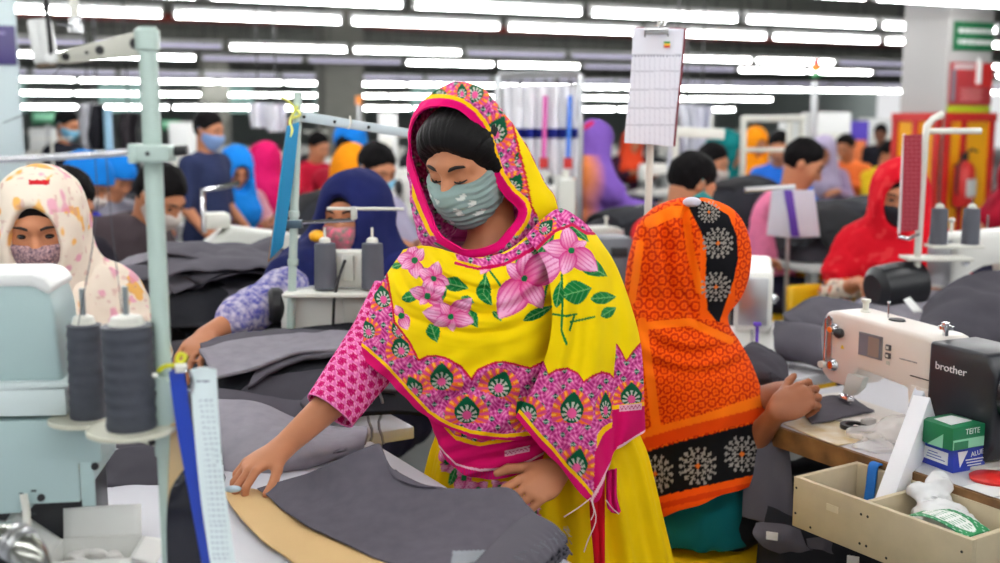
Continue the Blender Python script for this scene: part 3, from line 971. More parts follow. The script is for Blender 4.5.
# ================================================================ cloth painting helpers (all arrays of pixel columns x and rows y)
def pdist(x, y, pts, closed=False):
    pts = np.array(pts, float)
    if closed: pts = np.concatenate([pts, pts[:1]])
    d = np.full(x.shape, 1e9)
    for a, b in zip(pts[:-1], pts[1:]):
        e = b - a; L = max(e @ e, 1e-9)
        t = np.clip(((x - a[0]) * e[0] + (y - a[1]) * e[1]) / L, 0, 1)
        d = np.minimum(d, np.hypot(x - a[0] - t * e[0], y - a[1] - t * e[1]))
    return d
def inpoly(x, y, pts):
    r = np.zeros(x.shape, bool); n = len(pts)
    for i in range(n):
        (x0, y0), (x1, y1) = pts[i], pts[(i + 1) % n]
        c = ((y0 > y) != (y1 > y))
        if y1 != y0: r ^= c & (x < (x1 - x0) * (y - y0) / (y1 - y0) + x0)
    return r
def mixc(col, w, c):
    w = np.clip(w, 0, 1)[:, None]; col[:] = col * (1 - w) + lin(c) * w
def put(col, m, c): col[m] = lin(c)
YEL, MAG, STRIPE, PINK, ORG, GRN = (246, 212, 4), (206, 14, 96), (250, 196, 6), (214, 84, 158), (240, 112, 40), (8, 84, 52)

def band_fill(col, m, x, y, paisleys):
    """pink block-printed border: orange rays and grey-green sprigs around dark green paisleys"""
    if not m.any(): return
    xx, yy = x[m], y[m]
    c = np.tile(lin(PINK), (len(xx), 1))
    w = np.sin(xx * .9 + 2 * np.sin(yy * .35)) * np.sin(yy * .8 + 2 * np.sin(xx * .4))
    mixc(c, (w > .35) * 1., (170, 36, 112)); mixc(c, (w < -.62) * 1., (236, 150, 196))
    ci, cj = np.floor(xx / 9), np.floor(yy / 8)
    ox, oy = xx - (ci + .5) * 9 - 2 * np.sin(cj * 2.1), yy - (cj + .5) * 8 - 1.5 * np.sin(ci * 1.7)
    sp = (np.abs(ox) + np.abs(oy) * .9 < 3.0) & ((ci + cj) % 2 == 0)
    c[sp] = lin((70, 128, 108)); c[sp & (np.abs(ox) < .7)] = lin((26, 60, 56)); c[sp & (np.abs(oy) < .5)] = lin((178, 196, 176))
    for (px, py, r, ang, sq) in paisleys:
        dx, dy = xx - px, yy - py
        ca, sa = math.cos(math.radians(ang)), math.sin(math.radians(ang))
        u, v = (dx * ca + dy * sa) / sq, -(-dx * sa + dy * ca)             # v: towards the tip
        rho = np.hypot(u, v + .35 * r) / r; phi = np.arctan2(u, v + .35 * r)
        ray = (rho < 1.75) & (v > -1.0 * r)
        st = np.cos(phi * 15)
        c[ray & (st > -.25)] = lin(ORG); c[ray & (st <= -.25)] = lin((216, 70, 130))
        c[ray & (st > .72) & (rho > 1.35)] = lin((250, 180, 60))
        drop = (np.hypot(u, v) < r) & (v < .2 * r) | (v >= .2 * r) & (np.abs(u) < 1.0 * r * np.clip(1 - (v - .2 * r) / (1.05 * r), 0, 1) ** .75)
        c[drop] = lin(GRN)
        pr = np.hypot(u, v + .3 * r) / r
        pet = drop & (pr > .38) & (pr < .82) & (np.cos(phi * 11) > -.05) & (v > -.85 * r)
        c[pet] = lin((178, 186, 170))
        c[pet & (pr < .5)] = lin((206, 170, 178))
        c[drop & (pr < .36)] = lin((224, 84, 146))
    col[m] = c
def flower(col, x, y, cx, cy, tips, wid=.42, heart=True):
    for (tx, ty) in tips:
        ex, ey = tx - cx, ty - cy; L = math.hypot(ex, ey)
        s = ((x - cx) * ex + (y - cy) * ey) / L / L; t = (-(x - cx) * ey + (y - cy) * ex) / L / L
        hw = wid * np.clip(np.sin(np.clip(s, 0, 1) ** .75 * PI), 0, 1) ** .8
        m = (s > 0) & (s < 1) & (np.abs(t) < hw)
        if not m.any(): continue
        q = np.abs(t[m]) / np.maximum(hw[m], 1e-3)
        c = np.tile(lin((240, 176, 212)), (m.sum(), 1))
        mixc(c, np.clip((q - .55) * 2.6, 0, 1) * .9, (206, 60, 140))
        mixc(c, np.clip(.95 - s[m] * 1.5, 0, 1), (206, 14, 110))
        mixc(c, ((np.sin(t[m] * 46 / wid * .42) > .5) & (s[m] < .8)) * .55, (204, 48, 134))
        col[m] = c
    if heart:
        put(col, np.hypot(x - cx, y - cy) < 3.2, (22, 110, 60))
def leaf(col, x, y, cx, cy, L, W, ang):
    ca, sa = math.cos(math.radians(ang)), math.sin(math.radians(ang))
    u, v = (x - cx) * ca - (y - cy) * sa, (x - cx) * sa + (y - cy) * ca
    s = u / L + .5
    m = (s > 0) & (s < 1) & (np.abs(v) < W / 2 * np.clip(np.sin(np.clip(s, 0, 1) ** .8 * PI), 0, 1))
    if not m.any(): return
    c = np.tile(lin((16, 116, 52)), (m.sum(), 1))
    mixc(c, (v[m] > 0) * .35, (4, 80, 36)); mixc(c, (np.abs(v[m]) < .5) * .8, (120, 176, 110))
    mixc(c, (np.sin(u[m] * 1.1 + np.abs(v[m]) * .9) > .8) * .35, (110, 176, 120))
    col[m] = c
def stems(col, x, y, pts, w=1.3): put(col, pdist(x, y, pts) < w, (20, 116, 50))

# ================================================================ the woman in the yellow shawl
HY = 2.2
HC = P(471, 163, HY)
HS = .93
HF = (-.52, -.74, -.40)
HR = rot_from(HF)
M_skinH = mat('skin_hero', (188, 124, 88), rough=0.48, var=0.06, vscale=22, spec=.35)
M_shawl = mat('printed_cotton', attr=True, rough=.88, spec=.12, var=.05, vscale=16, weave=.22, wscale=900)
hero_base = P(545, 470, 2.28)
hero = thing('person', 'standing woman in a yellow floral shawl over her head, spreading grey denim', 'person', (hero_base.x, hero_base.y, 0))
HJ = dict(shR=P(412, 290, 2.22), shL=P(578, 262, 2.24), elR=P(352, 384, 2.13), wrR=P(283, 447, 2.035), elL=P(606, 408, 2.22), wrL=P(557, 473, 2.02),
          nek=P(497, 246, 2.24), che=P(505, 300, 2.26), bel=P(530, 395, 2.28), pel=P(545, 465, 2.30))
HJ = {k: np.array(v) for k, v in HJ.items()}
pe = HJ['pel']
for s, dx in (('R', -.085), ('L', .085)):
    HJ['hip' + s] = pe + (dx, -.01 if s == 'R' else .03, -.05); HJ['kn' + s] = np.array((pe[0] + dx * 1.1, pe[1] - .03, .45)); HJ['an' + s] = np.array((pe[0] + dx * 1.2, pe[1] + .01, .08))
b = SDF()
torso_prims(b, HJ, -.02, False)
for s in 'RL':
    leg_prims(b, HJ, s, -.004); arm_prims(b, HJ, s, -.004)
    b.cap(HJ['an' + s] + (0, -.0, -.035), HJ['an' + s] + (-.04, -.15, -.05), .034, .027, .03)
b.cap(HJ['nek'] + (0, 0, -.03), np.array(HC) + HR @ np.array((0, -.025, -.06)), .052, .048, .03)
head_prims(b, HC, HR, fine=True, sz=HS)
d = np.array(P(243, 471, 1.985)) - HJ['wrR']
hand_prims(b, HJ['wrR'], d, (-.25, -.25, 1), -1, size=.90, curls=(.62, .60, .62, .66), thumb=.50, tcurl=.55, spread=.10, k=.004)
d = np.array(P(515, 500, 1.935)) - HJ['wrL']
hand_prims(b, HJ['wrL'], d, (-.15, -1, .45), 1, size=.92, curls=(.50, .66, .82, .95), thumb=.42, tcurl=.45, spread=.06, k=.004)
sculpt('body', b, .0033, M_skinH, hero, True, it=1)
hq = lambda x, y, z: Vector(np.array(HC) + HR @ (np.array((x, y, z)) * HS))
HRm = Matrix([list(v) for v in HR])
M_lip = mat('brow_and_lash', (26, 17, 14), rough=.7, var=.1)
for sx in (-1, 1):
    MB().ell(hq(sx * .031, .0765, .0035), (.0115, .0105, .0075), HRm, 14).build('eye', EYEW, hero, True)
    MB().ell(hq(sx * .031, .0852, .000), (.0055, .003, .005), HRm, 12).build('iris', DARK, hero, True)
    MB().tube([hq(sx * .016, .0885, .000), hq(sx * .024, .0925, -.0005), hq(sx * .032, .093, -.001), hq(sx * .040, .089, .000), hq(sx * .047, .082, .0025)], [.0012, .0018, .0022, .002, .0012], 6).build('eyelash', M_lip, hero, True)
    MB().tube([hq(sx * .013, .0935, .026), hq(sx * .022, .0955, .031), hq(sx * .034, .092, .0345), hq(sx * .046, .083, .032), hq(sx * .053, .074, .027)], [.0026, .0036, .0036, .0028, .0012], 6).build('eyebrow', M_lip, hero, True)
# hair
hs = SDF(); head_prims(hs, HC, HR, .006, False, False, False, sz=HS)
hs.ell(np.array(HC) + HR @ np.array((-.006, .014, .054)), (.068, .070, .071), HR, .03)
hs.ell(np.array(HC) + HR @ np.array((.034, .024, .044)), (.056, .066, .064), HR, .03)
hs.cap(np.array(HC) + HR @ np.array((.055, .03, .05)), np.array(HC) + HR @ np.array((.078, .035, -.02)), .022, .012, .02)
hs.cap(np.array(HC) + HR @ np.array((-.055, .03, .05)), np.array(HC) + HR @ np.array((-.080, .015, -.01)), .022, .012, .02)
n = HR @ np.array((0, .92, -.40)); d_ = float(n @ (np.array(HC) + HR @ np.array((0, .074, .062)))); hs.warp(taper(n, d_, .009, .016)); hs.cut(n, d_)
hl = np.array(HC)
def strands(p):
    q = (p - hl) @ HR
    a = np.arctan2(q[:, 0], q[:, 2] + .03); r = q[:, 1]
    return .0007 * np.sin(a * 90 + 6 * vnoise(q, 20, 2)) + .0022 * vnoise(np.stack([a * 8, r * 6], -1), 3, 4)
hs.warp(strands)
sculpt('hair', hs, .0030, HAIRH, hero, True)
# face mask
ms = SDF(); head_prims(ms, HC, HR, .007, True, False, True, sz=HS)
ms.ell(hl + HR @ np.array((0, .072, -.046)), (.045, .036, .041), HR, .03)
ms.ell(hl + HR @ np.array((0, .03, -.053)), (.064, .046, .044), HR, .03)
for n, dd in (((0, .18, 1), (0, .1, -.009)), ((0, -1, .25), (0, .012, -.02)), ((0, -.25, -1), (0, .0, -.108))):
    n = HR @ np.array(n, float); ms.cut(n, float(n @ (hl + HR @ np.array(dd))))
ms.warp(lambda p: .0012 * np.sin(((p - hl) @ HR)[:, 2] * 420 + 2 * vnoise(p, 30, 1)))
def mask_col(V):
    q = (V - hl) @ HR; c = np.tile(lin((142, 164, 160)), (len(V), 1))
    for (a, z, an) in ((-.055, -.045, 20), (-.04, -.03, 60), (.01, -.03, 100), (.035, -.05, 40), (-.02, -.062, 150), (.0, -.085, 30), (-.052, -.075, 70), (.05, -.03, 130), (-.030, -.052, 10)):
        for k in (-35, 0, 35):
            t = math.radians(an + k); x, y = q[:, 0] - a, q[:, 2] - z
            u, v = x * math.cos(t) + y * math.sin(t), -x * math.sin(t) + y * math.cos(t)
            put(c, (u > 0) & (u < .013) & (np.abs(v) < .0022 * np.sin(np.clip(u / .013, 0, 1) * PI) + .0003), (214, 220, 214))
    return c
mk = sculpt('face_mask', ms, .0026, mat('printed_mask', attr=True, rough=.9, spec=.1, var=.04, weave=.2), hero, True, mask_col)
for sx in (-1, 1):
    MB().tube([hq(sx * .068, .022, -.018), hq(sx * .080, .002, .004), hq(sx * .087, -.018, .018)], .0018, 6).tube([hq(sx * .064, .015, -.085), hq(sx * .080, -.002, -.05), hq(sx * .086, -.02, -.02)], .0018, 6).build('ear_loop', mat('mask_elastic', (190, 204, 200), var=.03), mk, True)

# ---- hood of the shawl: closed rings around the face opening, running back over the head
R0 = [(441, 236, -.09), (429, 212, -.05), (418, 182, 0), (410, 155, .02), (410, 128, .01), (420, 111, -.02), (438, 105.5, -.07), (459, 110, -.09), (476, 127, -.085), (484, 150, -.07),
      (492, 177, -.055), (505, 197, -.05), (518, 211, -.05), (509, 229, -.09), (493, 245, -.12), (464, 250, -.12)]
R1 = [(432, 240, -.06), (421, 214, -.02), (411, 182, .03), (407, 152, .05), (411, 119, .04), (425, 101, .0), (443, 95, -.055), (463, 97, -.078), (485, 112, -.078), (495, 138, -.072),
      (505, 167, -.065), (518, 190, -.065), (531, 208, -.06), (519, 237, -.08), (498, 254, -.11), (465, 259, -.11)]
R2 = [(425, 246, 0), (414, 218, .04), (410, 182, .07), (411, 150, .09), (421, 108, .09), (437, 92, .06), (453, 81.5, .02), (467, 83, 0), (483, 92, .0), (509, 119, .0),
      (525, 146, 0), (541, 177, 0), (556, 205, 0), (548, 236, .0), (512, 264, -.06), (468, 269, -.07)]
R3 = [(440, 250, .13), (428, 222, .15), (428, 185, .18), (432, 150, .19), (440, 122, .19), (450, 108, .19), (462, 100, .18), (476, 98, .17), (492, 106, .16), (508, 130, .15),
      (520, 155, .14), (533, 182, .13), (545, 210, .12), (540, 236, .10), (515, 252, .06), (475, 256, .04)]
R4 = [(488 + (x - 488) * .35, 185 + (y - 185) * .35, .215) for x, y, _ in R3]
def ring3(R): return [P(x, y, HY + d) for x, y, d in R]
rings = np.array([[list(p) for p in ring3(R)] for R in (R0, R1, R2, R3, R4)])
ext = np.concatenate([rings[:, -3:], rings, rings[:, :3]], 1)
A = crom(ext.swapaxes(0, 1), 22 * 20 + 1)                            # around
A = A[3 * 20 + 10 - 10: 3 * 20 + 16 * 20].swapaxes(0, 1)
A = crom(A, 90)
nv, nu = A.shape[:2]
Nn = grid_normals(A)
fold = vnoise(A, 26, 8) * .004 + vnoise(A, 60, 9) * .0015
vv = np.linspace(0, 1, nv)[:, None]
A = A + Nn * (fold * np.clip(vv * 8, 0, 1))[..., None]
loop0 = [(x, y) for x, y, _ in R0]
HOODP = [(497, 131, 13, 25, .8), (514, 186, 11, 30, .8), (440, 95, 10, -50, .6), (476, 92, 10, 20, .8), (505, 106, 9, 35, .7), (521, 158, 10, 20, .6), (462, 92, 7, 0, .7)]
loop0 = [tuple(v) for v in PX(A[0])[::5]]
def hood_col(V):
    q = PX(V); x, y = q[:, 0], q[:, 1]
    vi = np.repeat(np.linspace(0, 4, nv), nu)
    c = np.tile(lin(YEL), (len(V), 1))
    d = pdist(x, y, loop0, True)
    edge = np.interp(y, [80, 125, 150, 178, 205, 260], [520, 513, 519, 526, 531, 560])
    m = (x < edge) | (vi > 2.05)
    band_fill(c, m, x, y, HOODP)
    put(c, (np.abs(x - edge) < 1.2) & (y > 120) & (y < 215), (200, 30, 40))
    top = (x > 412)
    d1 = np.interp(y, [100, 130, 200, 240], [7.5, 8.5, 10, 8]) * np.where((x < 436) & (y > 112), .62, 1.0)
    
    front = vi < 1.6
    put(c, front & (d < d1 + 4.0) & top, STRIPE)
    put(c, front & (d < d1), (232, 12, 112))
    lower = front & (y > 236) & (d > d1)
    band_fill(c, lower & (d > 2), x, y, [(487, 252, 8, 60, .8)])
    return c
f = grid_faces(nv, nu, True); n_ = nv * nu
N2 = grid_normals(A)
cen_ = A.mean((0, 1)); sg = np.sign(((A - cen_) * N2).sum(-1).mean())
inn = (A - N2 * sg * .004).reshape(-1, 3)
i0 = np.arange(nu); rim0 = np.stack([i0, np.roll(i0, -1), np.roll(i0, -1) + n_, i0 + n_], -1)
last = (nv - 1) * nu + i0
c_ = hood_col(A.reshape(-1, 3))
Vh = np.concatenate([A.reshape(-1, 3), inn, A[-1].mean(0)[None]])
capf = np.stack([last, np.roll(last, -1), np.full(nu, 2 * n_), np.full(nu, 2 * n_)], -1)
shawl = npmesh('shawl', Vh, np.concatenate([f, f[:, ::-1] + n_, rim0]), M_shawl, hero, True, np.concatenate([c_, c_, c_[-1:]]))

# ---- chest drape
def sheet_from(rows, nu, nv, wrapL=None, wrapR=None):
    C = []
    for r in rows:
        r = list(r)
        if wrapL: r = [(r[0][0] + wrapL[0], r[0][1] + wrapL[1], r[0][2] + wrapL[2])] + r
        if wrapR: r = r + [(r[-1][0] + wrapR[0], r[-1][1] + wrapR[1], r[-1][2] + wrapR[2])]
        C.append([list(P(*p)) for p in r])
    return spline_grid(C, nu, nv)
CA = [[(404, 250, 2.20), (425, 246, 2.13), (450, 252, 2.07), (475, 258, 2.05), (505, 252, 2.06), (535, 230, 2.10), (560, 214, 2.17)],
      [(386, 276, 2.19), (408, 275, 2.10), (440, 278, 2.03), (475, 285, 2.00), (510, 282, 2.01), (545, 262, 2.06), (580, 245, 2.14)],
      [(370, 300, 2.19), (398, 300, 2.09), (435, 305, 2.01), (475, 312, 1.985), (515, 310, 1.99), (550, 295, 2.04), (585, 285, 2.12)],
      [(361, 317, 2.18), (392, 322, 2.08), (435, 335, 2.00), (475, 340, 1.98), (515, 338, 1.985), (548, 328, 2.03), (580, 322, 2.1)],
      [(355, 327, 2.17), (390, 343, 2.07), (433, 365, 2.00), (475, 374, 1.985), (515, 372, 1.99), (545, 364, 2.03), (575, 360, 2.1)],
      [(350, 334, 2.16), (388, 358, 2.07), (430, 394, 2.02), (472, 414, 2.0), (510, 416, 2.0), (543, 408, 2.04), (570, 400, 2.1)],
      [(345, 345, 2.15), (381, 374, 2.07), (426, 416, 2.035), (470, 436, 2.01), (505, 440, 2.01), (537, 437, 2.04), (565, 430, 2.1)]]
GA = sheet_from(CA, 330, 260, wrapL=(20, -4, .15))
q = PX(GA); x, y = q[..., 0], q[..., 1]
r = np.hypot((x - 478) / 1.15, (y - 232))
win = np.clip((r - 22) / 20, 0, 1) * np.clip((118 - r) / 30, 0, 1) * np.clip((y - 240) / 20, 0, 1)
wob = 5 * vnoise(np.stack([x, y], -1), .02, 3)
dsp = .0075 * np.sin((r + wob) / 21.0 * 2 * PI) * win + .003 * np.sin((r + 2 * wob) / 9.0 * 2 * PI) * win * np.clip((520 - x) / 60, 0, 1)
dsp += .005 * np.sin((x * .55 + y) / 30 * 2 * PI + wob * .3) * np.clip((y - 330) / 40, 0, 1) * .8 + .003 * vnoise(np.stack([x, y], -1), .06, 6)
GA[..., 1] -= dsp
PAIS = [(442, 378, 12, 0, 1), (500, 385, 12, 20, 1), (467, 411, 12, 0, 1.05), (414, 388, 10, -20, .9), (401, 348, 10, -15, .9), (383, 297, 11, -20, .75), (398, 330, 8, -20, .7), (368, 330, 9, -25, .8),
        (572, 409, 14, 5, .85), (526, 413, 12, -35, .9), (577, 464, 13, 10, .85), (605, 407, 12, 0, .5), (631, 396, 11, 0, .95), (608, 450, 8, 0, .5)]
BANDL = [(380, 240), (386, 268), (392, 300), (395, 322), (404, 334), (410, 342), (419, 360), (428, 356), (437, 355.5), (446, 358), (461, 366), (471.5, 379.5), (478, 370), (493, 363), (503, 361.5), (512, 363), (530, 368), (546, 360), (570, 350)]
HEMA = [(345, 345), (362, 357), (381, 374), (404, 396), (426, 416), (448, 428), (470, 436), (505, 440), (537, 437), (565, 430)]
FL_BIG = [((524.5, 279), [(499, 319), (542, 308), (506, 264), (529, 250), (566, 256)], .35), ((571, 251), [(543, 247), (565, 226), (586, 242), (597, 271), (563, 275)], .35)]
FL_SM = [((415, 261), [(412, 244), (397, 258), (417, 279), (424, 249), (402, 268)], .42), ((434, 279), [(438, 262), (419, 270), (450, 284), (443, 296), (423, 288)], .42),
         ((428, 296), [(410, 290), (420, 305), (444, 303), (446, 288), (432, 282)], .40), ((451, 317), [(423, 312), (441, 301), (472, 299), (474, 322), (453, 332), (434, 325)], .34),
         ((402, 316), [(396, 305), (410, 318), (408, 330)], .4), ((491, 262), [(505, 255), (480, 275), (500, 246)], .3)]
LEAVES = [(577, 292, 30, 24, 15), (603, 298, 26, 13, 5), (608, 312, 18, 11, 30), (592, 268, 34, 17, -30), (533, 254, 44, 17, 35), (484, 289, 26, 15, 80), (559, 294, 28, 11, 80), (538, 313, 34, 11, 25),
          (456, 285, 26, 16, -15), (487, 299, 15, 10, -50), (412, 297, 20, 11, 10), (434, 333, 20, 14, -70), (472, 318, 22, 12, -60), (422, 273, 20, 10, -60), (398, 266, 12, 7, 20), (442, 295, 16, 9, 50),
          (578, 232, 30, 10, -45), (497, 316, 14, 6, -50), (468, 300, 14, 7, -20), (548, 243, 26, 10, 60)]
STEMS = [[(562, 275), (563, 300), (562, 330), (566, 344)], [(553, 314), (566, 316), (576, 314)], [(574, 314), (569, 330)], [(570, 322), (594, 317)], [(484, 278), (490, 262), (498, 254)], [(490, 272), (500, 285)], [(500, 262), (512, 255)], [(562, 262), (548, 282), (540, 312)]]
def print_flowers(c, x, y):
    for s in STEMS: stems(c, x, y, s, 1.1)
    for l in LEAVES: leaf(c, x, y, *l)
    for (cx, cy), tips, w in FL_SM: flower(c, x, y, cx, cy, tips, w)
    for (cx, cy), tips, w in FL_BIG: flower(c, x, y, cx, cy, tips, w)
def drape_col(V):
    q = PX(V); x, y = q[:, 0], q[:, 1]
    c = np.tile(lin(YEL), (len(V), 1))
    print_flowers(c, x, y)
    bx = np.array(BANDL)
    yb = np.interp(x, bx[4:, 0], bx[4:, 1]); xb = np.interp(y, bx[:5, 1], bx[:5, 0])
    m = (y > yb) & (x > 403) | (x < xb) & (y < 336) | (x <= 404) & (y >= 336)
    band_fill(c, m, x, y, PAIS)
    put(c, pdist(x, y, BANDL) < 1.0, (190, 20, 50))
    hd = pdist(x, y, HEMA)
    hx = np.array(HEMA); low = y > np.interp(x, hx[:, 0], hx[:, 1]) - 30
    lim = np.interp(x, [345, 390, 440, 560], [8.5, 8.5, 3.0, 2.0]); st = np.interp(x, [345, 420, 560], [3.0, 3.2, 4.2])
    put(c, low & (hd < lim + st), STRIPE); put(c, low & (hd < lim), MAG)
    # border strip lying across the neck
    nb = [(455, 254), (480, 259), (505, 254), (530, 238), (552, 216), (566, 218), (560, 232), (538, 250), (515, 266), (500, 270), (478, 268), (458, 262)]
    mm = inpoly(x, y, nb[:4] + [(553, 206), (566, 210), (580, 220), (592, 236), (572, 226), (556, 232), (532, 252), (508, 264), (480, 266), (458, 260)])
    band_fill(c, mm, x, y, [(548, 226, 7, 40, .8)])
    put(c, pdist(x, y, [(562, 226), (546, 240), (522, 256), (504, 265), (478, 269), (456, 264)]) < 1.8, (196, 10, 84))
    return c
thick_sheet('chest_drape', GA, .003, M_shawl, shawl, True, drape_col)

CB = [[(526, 236, 2.075), (545, 217, 2.10), (560, 209, 2.13), (575, 216, 2.16), (588, 227, 2.19), (598, 240, 2.22)],
      [(545, 265, 2.02), (560, 253, 2.025), (575, 250, 2.05), (592, 252, 2.09), (606, 258, 2.14), (615, 266, 2.2)],
      [(552, 305, 1.985), (568, 298, 1.98), (584, 297, 2.01), (603, 300, 2.05), (618, 302, 2.11), (631, 308, 2.18)],
      [(549, 345, 1.975), (566, 345, 1.965), (584, 345, 1.99), (605, 345, 2.03), (625, 345, 2.09), (640, 345, 2.17)],
      [(533, 388, 1.975), (555, 395, 1.955), (578, 395, 1.975), (600, 395, 2.02), (623, 390, 2.08), (643, 385, 2.16)],
      [(520, 409, 1.975), (550, 430, 1.955), (580, 438, 1.965), (603, 432, 2.01), (622, 418, 2.07), (644, 410, 2.15)],
      [(516, 417, 1.975), (553, 460, 1.955), (591, 502, 1.965), (607, 472, 2.01), (619, 446, 2.07), (645, 431, 2.15)]]
GB = sheet_from(CB, 210, 320, wrapR=(-16, 0, .16))
u = np.linspace(0, 1, 210)[None, :]; v = np.linspace(0, 1, 320)[:, None]
w_ = np.clip((v - .08) * 1.6, 0, 1)
GB[..., 1] -= (.013 * np.sin(2 * PI * (u * 3.1 - .12 + .15 * v)) + .005 * np.sin(2 * PI * (u * 7.3 + .3 * v))) * w_ * np.clip(u * 6, 0, 1) + .003 * vnoise(GB, 22, 4)
HEMB = [(516, 417), (534, 438), (553, 460), (573, 482), (591, 502), (607, 472), (619, 446), (645, 431)]
BANDB = [(541, 352), (546, 361), (549, 375), (555, 370), (566, 369), (577, 374), (584, 382), (591, 376), (601, 372), (609, 374), (614, 380), (613, 360), (615, 343), (620, 350), (626, 361), (632, 352), (641, 342), (660, 330)]
def right_col(V):
    q = PX(V); x, y = q[:, 0], q[:, 1]
    uu = np.tile(np.linspace(0, 1, 210), 320)
    c = np.tile(lin(YEL), (len(V), 1))
    print_flowers(c, x, y)
    bx = np.array(BANDB); yb = np.interp(x, [a for a, _ in BANDB if a], [b_ for _, b_ in BANDB]) if False else np.interp(x, [520, 541, 549, 557, 567, 577, 584, 592, 601, 609, 613, 615.5, 620, 626, 632, 641, 660], [372, 354, 375, 370, 368, 373, 382, 376, 372, 374, 378, 344, 350, 361, 352, 342, 335])
    m = y > yb
    band_fill(c, m, x, y, PAIS)
    put(c, np.abs(y - yb) < 1.2, (190, 20, 50))
    nbp = [(524, 236), (553, 204), (566, 206), (580, 216), (594, 234), (586, 234), (572, 225), (556, 231), (534, 252), (520, 262)]
    band_fill(c, inpoly(x, y, nbp), x, y, [(546, 228, 8, 40, .8)])
    put(c, pdist(x, y, nbp[4:]) < 1.5, (190, 14, 70))
    right = x > 611.5
    d1 = pdist(x, y, HEMB[:5]); d2 = pdist(x, y, HEMB[4:7]);
    put(c, (d1 < 8.5), STRIPE); put(c, (d1 < 5), MAG)
    put(c, ~right & (d2 < 25) & (d2 > 20) & (x > 596) , STRIPE) 
    put(c, ~right & (d2 < 20) & (x > 594), MAG)
    ye = 408 - (x - 626) * .12
    put(c, right & (y > ye - 4), STRIPE); put(c, right & (y > ye), MAG)
    put(c, right & (x > 619) & (x < 641) & (np.abs(y - (402.5 + 6 - (x - 619) * .1)) < 3.2), (226, 168, 190))
    put(c, right & (x > 620) & (x < 640) & (np.abs(y - (408.5 - (x - 619) * .1) - 1.4 * np.sin(x * 1.7)) < .7), (176, 60, 110))
    put(c, (pdist(x, y, [(592, 500), (606, 472), (619, 447), (645, 431)]) < 1.4), (240, 190, 205))
    return c
thick_sheet('shoulder_drape', GB, .003, M_shawl, shawl, True, right_col)

CC = [[(424, 404, 2.065), (455, 420, 2.045), (482, 428, 2.04), (510, 428, 2.04), (545, 422, 2.06)],
      [(433, 428, 2.07), (456, 445, 2.045), (482, 452, 2.04), (510, 450, 2.04), (543, 444, 2.06)],
      [(443, 453, 2.075), (458, 470, 2.05), (482, 479, 2.045), (512, 476, 2.045), (540, 466, 2.06)]]
GC = sheet_from(CC, 170, 110, wrapL=(14, -4, .12), wrapR=(-5, 0, .1))
q = PX(GC); x, y = q[..., 0], q[..., 1]
GC[..., 1] -= .006 * np.sin((x * .25 + y) / 13 * 2 * PI * .8) * .6 + .003 * vnoise(np.stack([x, y], -1), .08, 2)
def low_col(V):
    q = PX(V); x, y = q[:, 0], q[:, 1]
    c = np.tile(lin(MAG), (len(V), 1))
    ys = np.interp(x, [430, 444, 456, 480, 504, 534, 560], [412, 425, 438, 444, 440.5, 436, 430])
    band_fill(c, y < ys - 2, x, y, [(470, 434, 9, 0, 1), (497, 433, 9, 0, 1)])
    put(c, np.abs(y - ys) < 2.0, STRIPE)
    ye = np.interp(x, [440, 447, 456, 468, 480, 512, 530, 545], [446, 455, 463.5, 468, 470, 467, 460, 452])
    put(c, np.abs(y - ye) < 1.1, (238, 196, 208))
    put(c, (y > ye + 1) & (np.sin(x * 2.2) > .2), (180, 30, 110))
    s = (x > 505) & (x < 530); yc = 453.5 - (x - 505) * .22
    put(c, s & (np.abs(y - yc) < 3.4), (226, 176, 192))
    put(c, s & (np.abs(y - yc - 1.3 * np.sin(x * 1.6)) < .7), (180, 50, 110))
    return c
thick_sheet('lower_border', GC, .003, M_shawl, shawl, True, low_col)

# ---- sleeve on her outstretched arm
cl_ = [P(405, 300, 2.22), P(385, 335, 2.19), P(368, 358, 2.16), P(349, 383, 2.12), P(329, 411, 2.085)]
rad = [.075, .070, .064, .058, .053]
cl_ = crom(np.array([list(p) for p in cl_]), 150); rad = crom(np.array(rad)[:, None], 150)[:, 0]
T = np.gradient(cl_, axis=0); T /= np.linalg.norm(T, axis=1, keepdims=True)
Nr = np.cross(T, (0, 1, 0)); Nr /= np.linalg.norm(Nr, axis=1, keepdims=True); Br = np.cross(T, Nr)
th = np.linspace(0, 2 * PI, 120, endpoint=False)
rr = rad[:, None] * (1 + .04 * np.sin(3 * th + 1)[None] + .02 * np.sin(np.linspace(0, 24, 150))[:, None] * np.sin(2 * th)[None])
SL = cl_[:, None] + rr[..., None] * (np.cos(th)[None, :, None] * Nr[:, None] + np.sin(th)[None, :, None] * Br[:, None])
uu = (th / (2 * PI) * 2 * PI * .06)[None].repeat(150, 0); vvv = np.linspace(0, .30, 150)[:, None].repeat(120, 1)
def sleeve_col():
    p = .026; c = np.tile(lin((232, 112, 178)), (150 * 120, 1))
    U, Vv = uu.ravel() / p * (14.0 / (.377 / p)), vvv.ravel() / (p * .72)
    k = np.floor(Vv); U = U + .5 * (k % 2); a, b_ = U - np.floor(U) - .5, (Vv - k - .5) * .9
    d = np.hypot(a, b_); an = np.arctan2(b_, a)
    put(c, d < .44 + .05 * np.cos(5 * an), (250, 160, 208)); put(c, d < .36 + .05 * np.cos(6 * an), (198, 10, 96)); 
    put(c, (d > .12) & (d < .30) & (np.cos(6 * an) > .55), (226, 60, 140))
    return c
inner = SL - (SL - cl_[:, None]) / rr[..., None] * .003
n_ = 150 * 120; f = grid_faces(150, 120, True); i0 = np.arange(120); l_ = n_ - 120 + i0
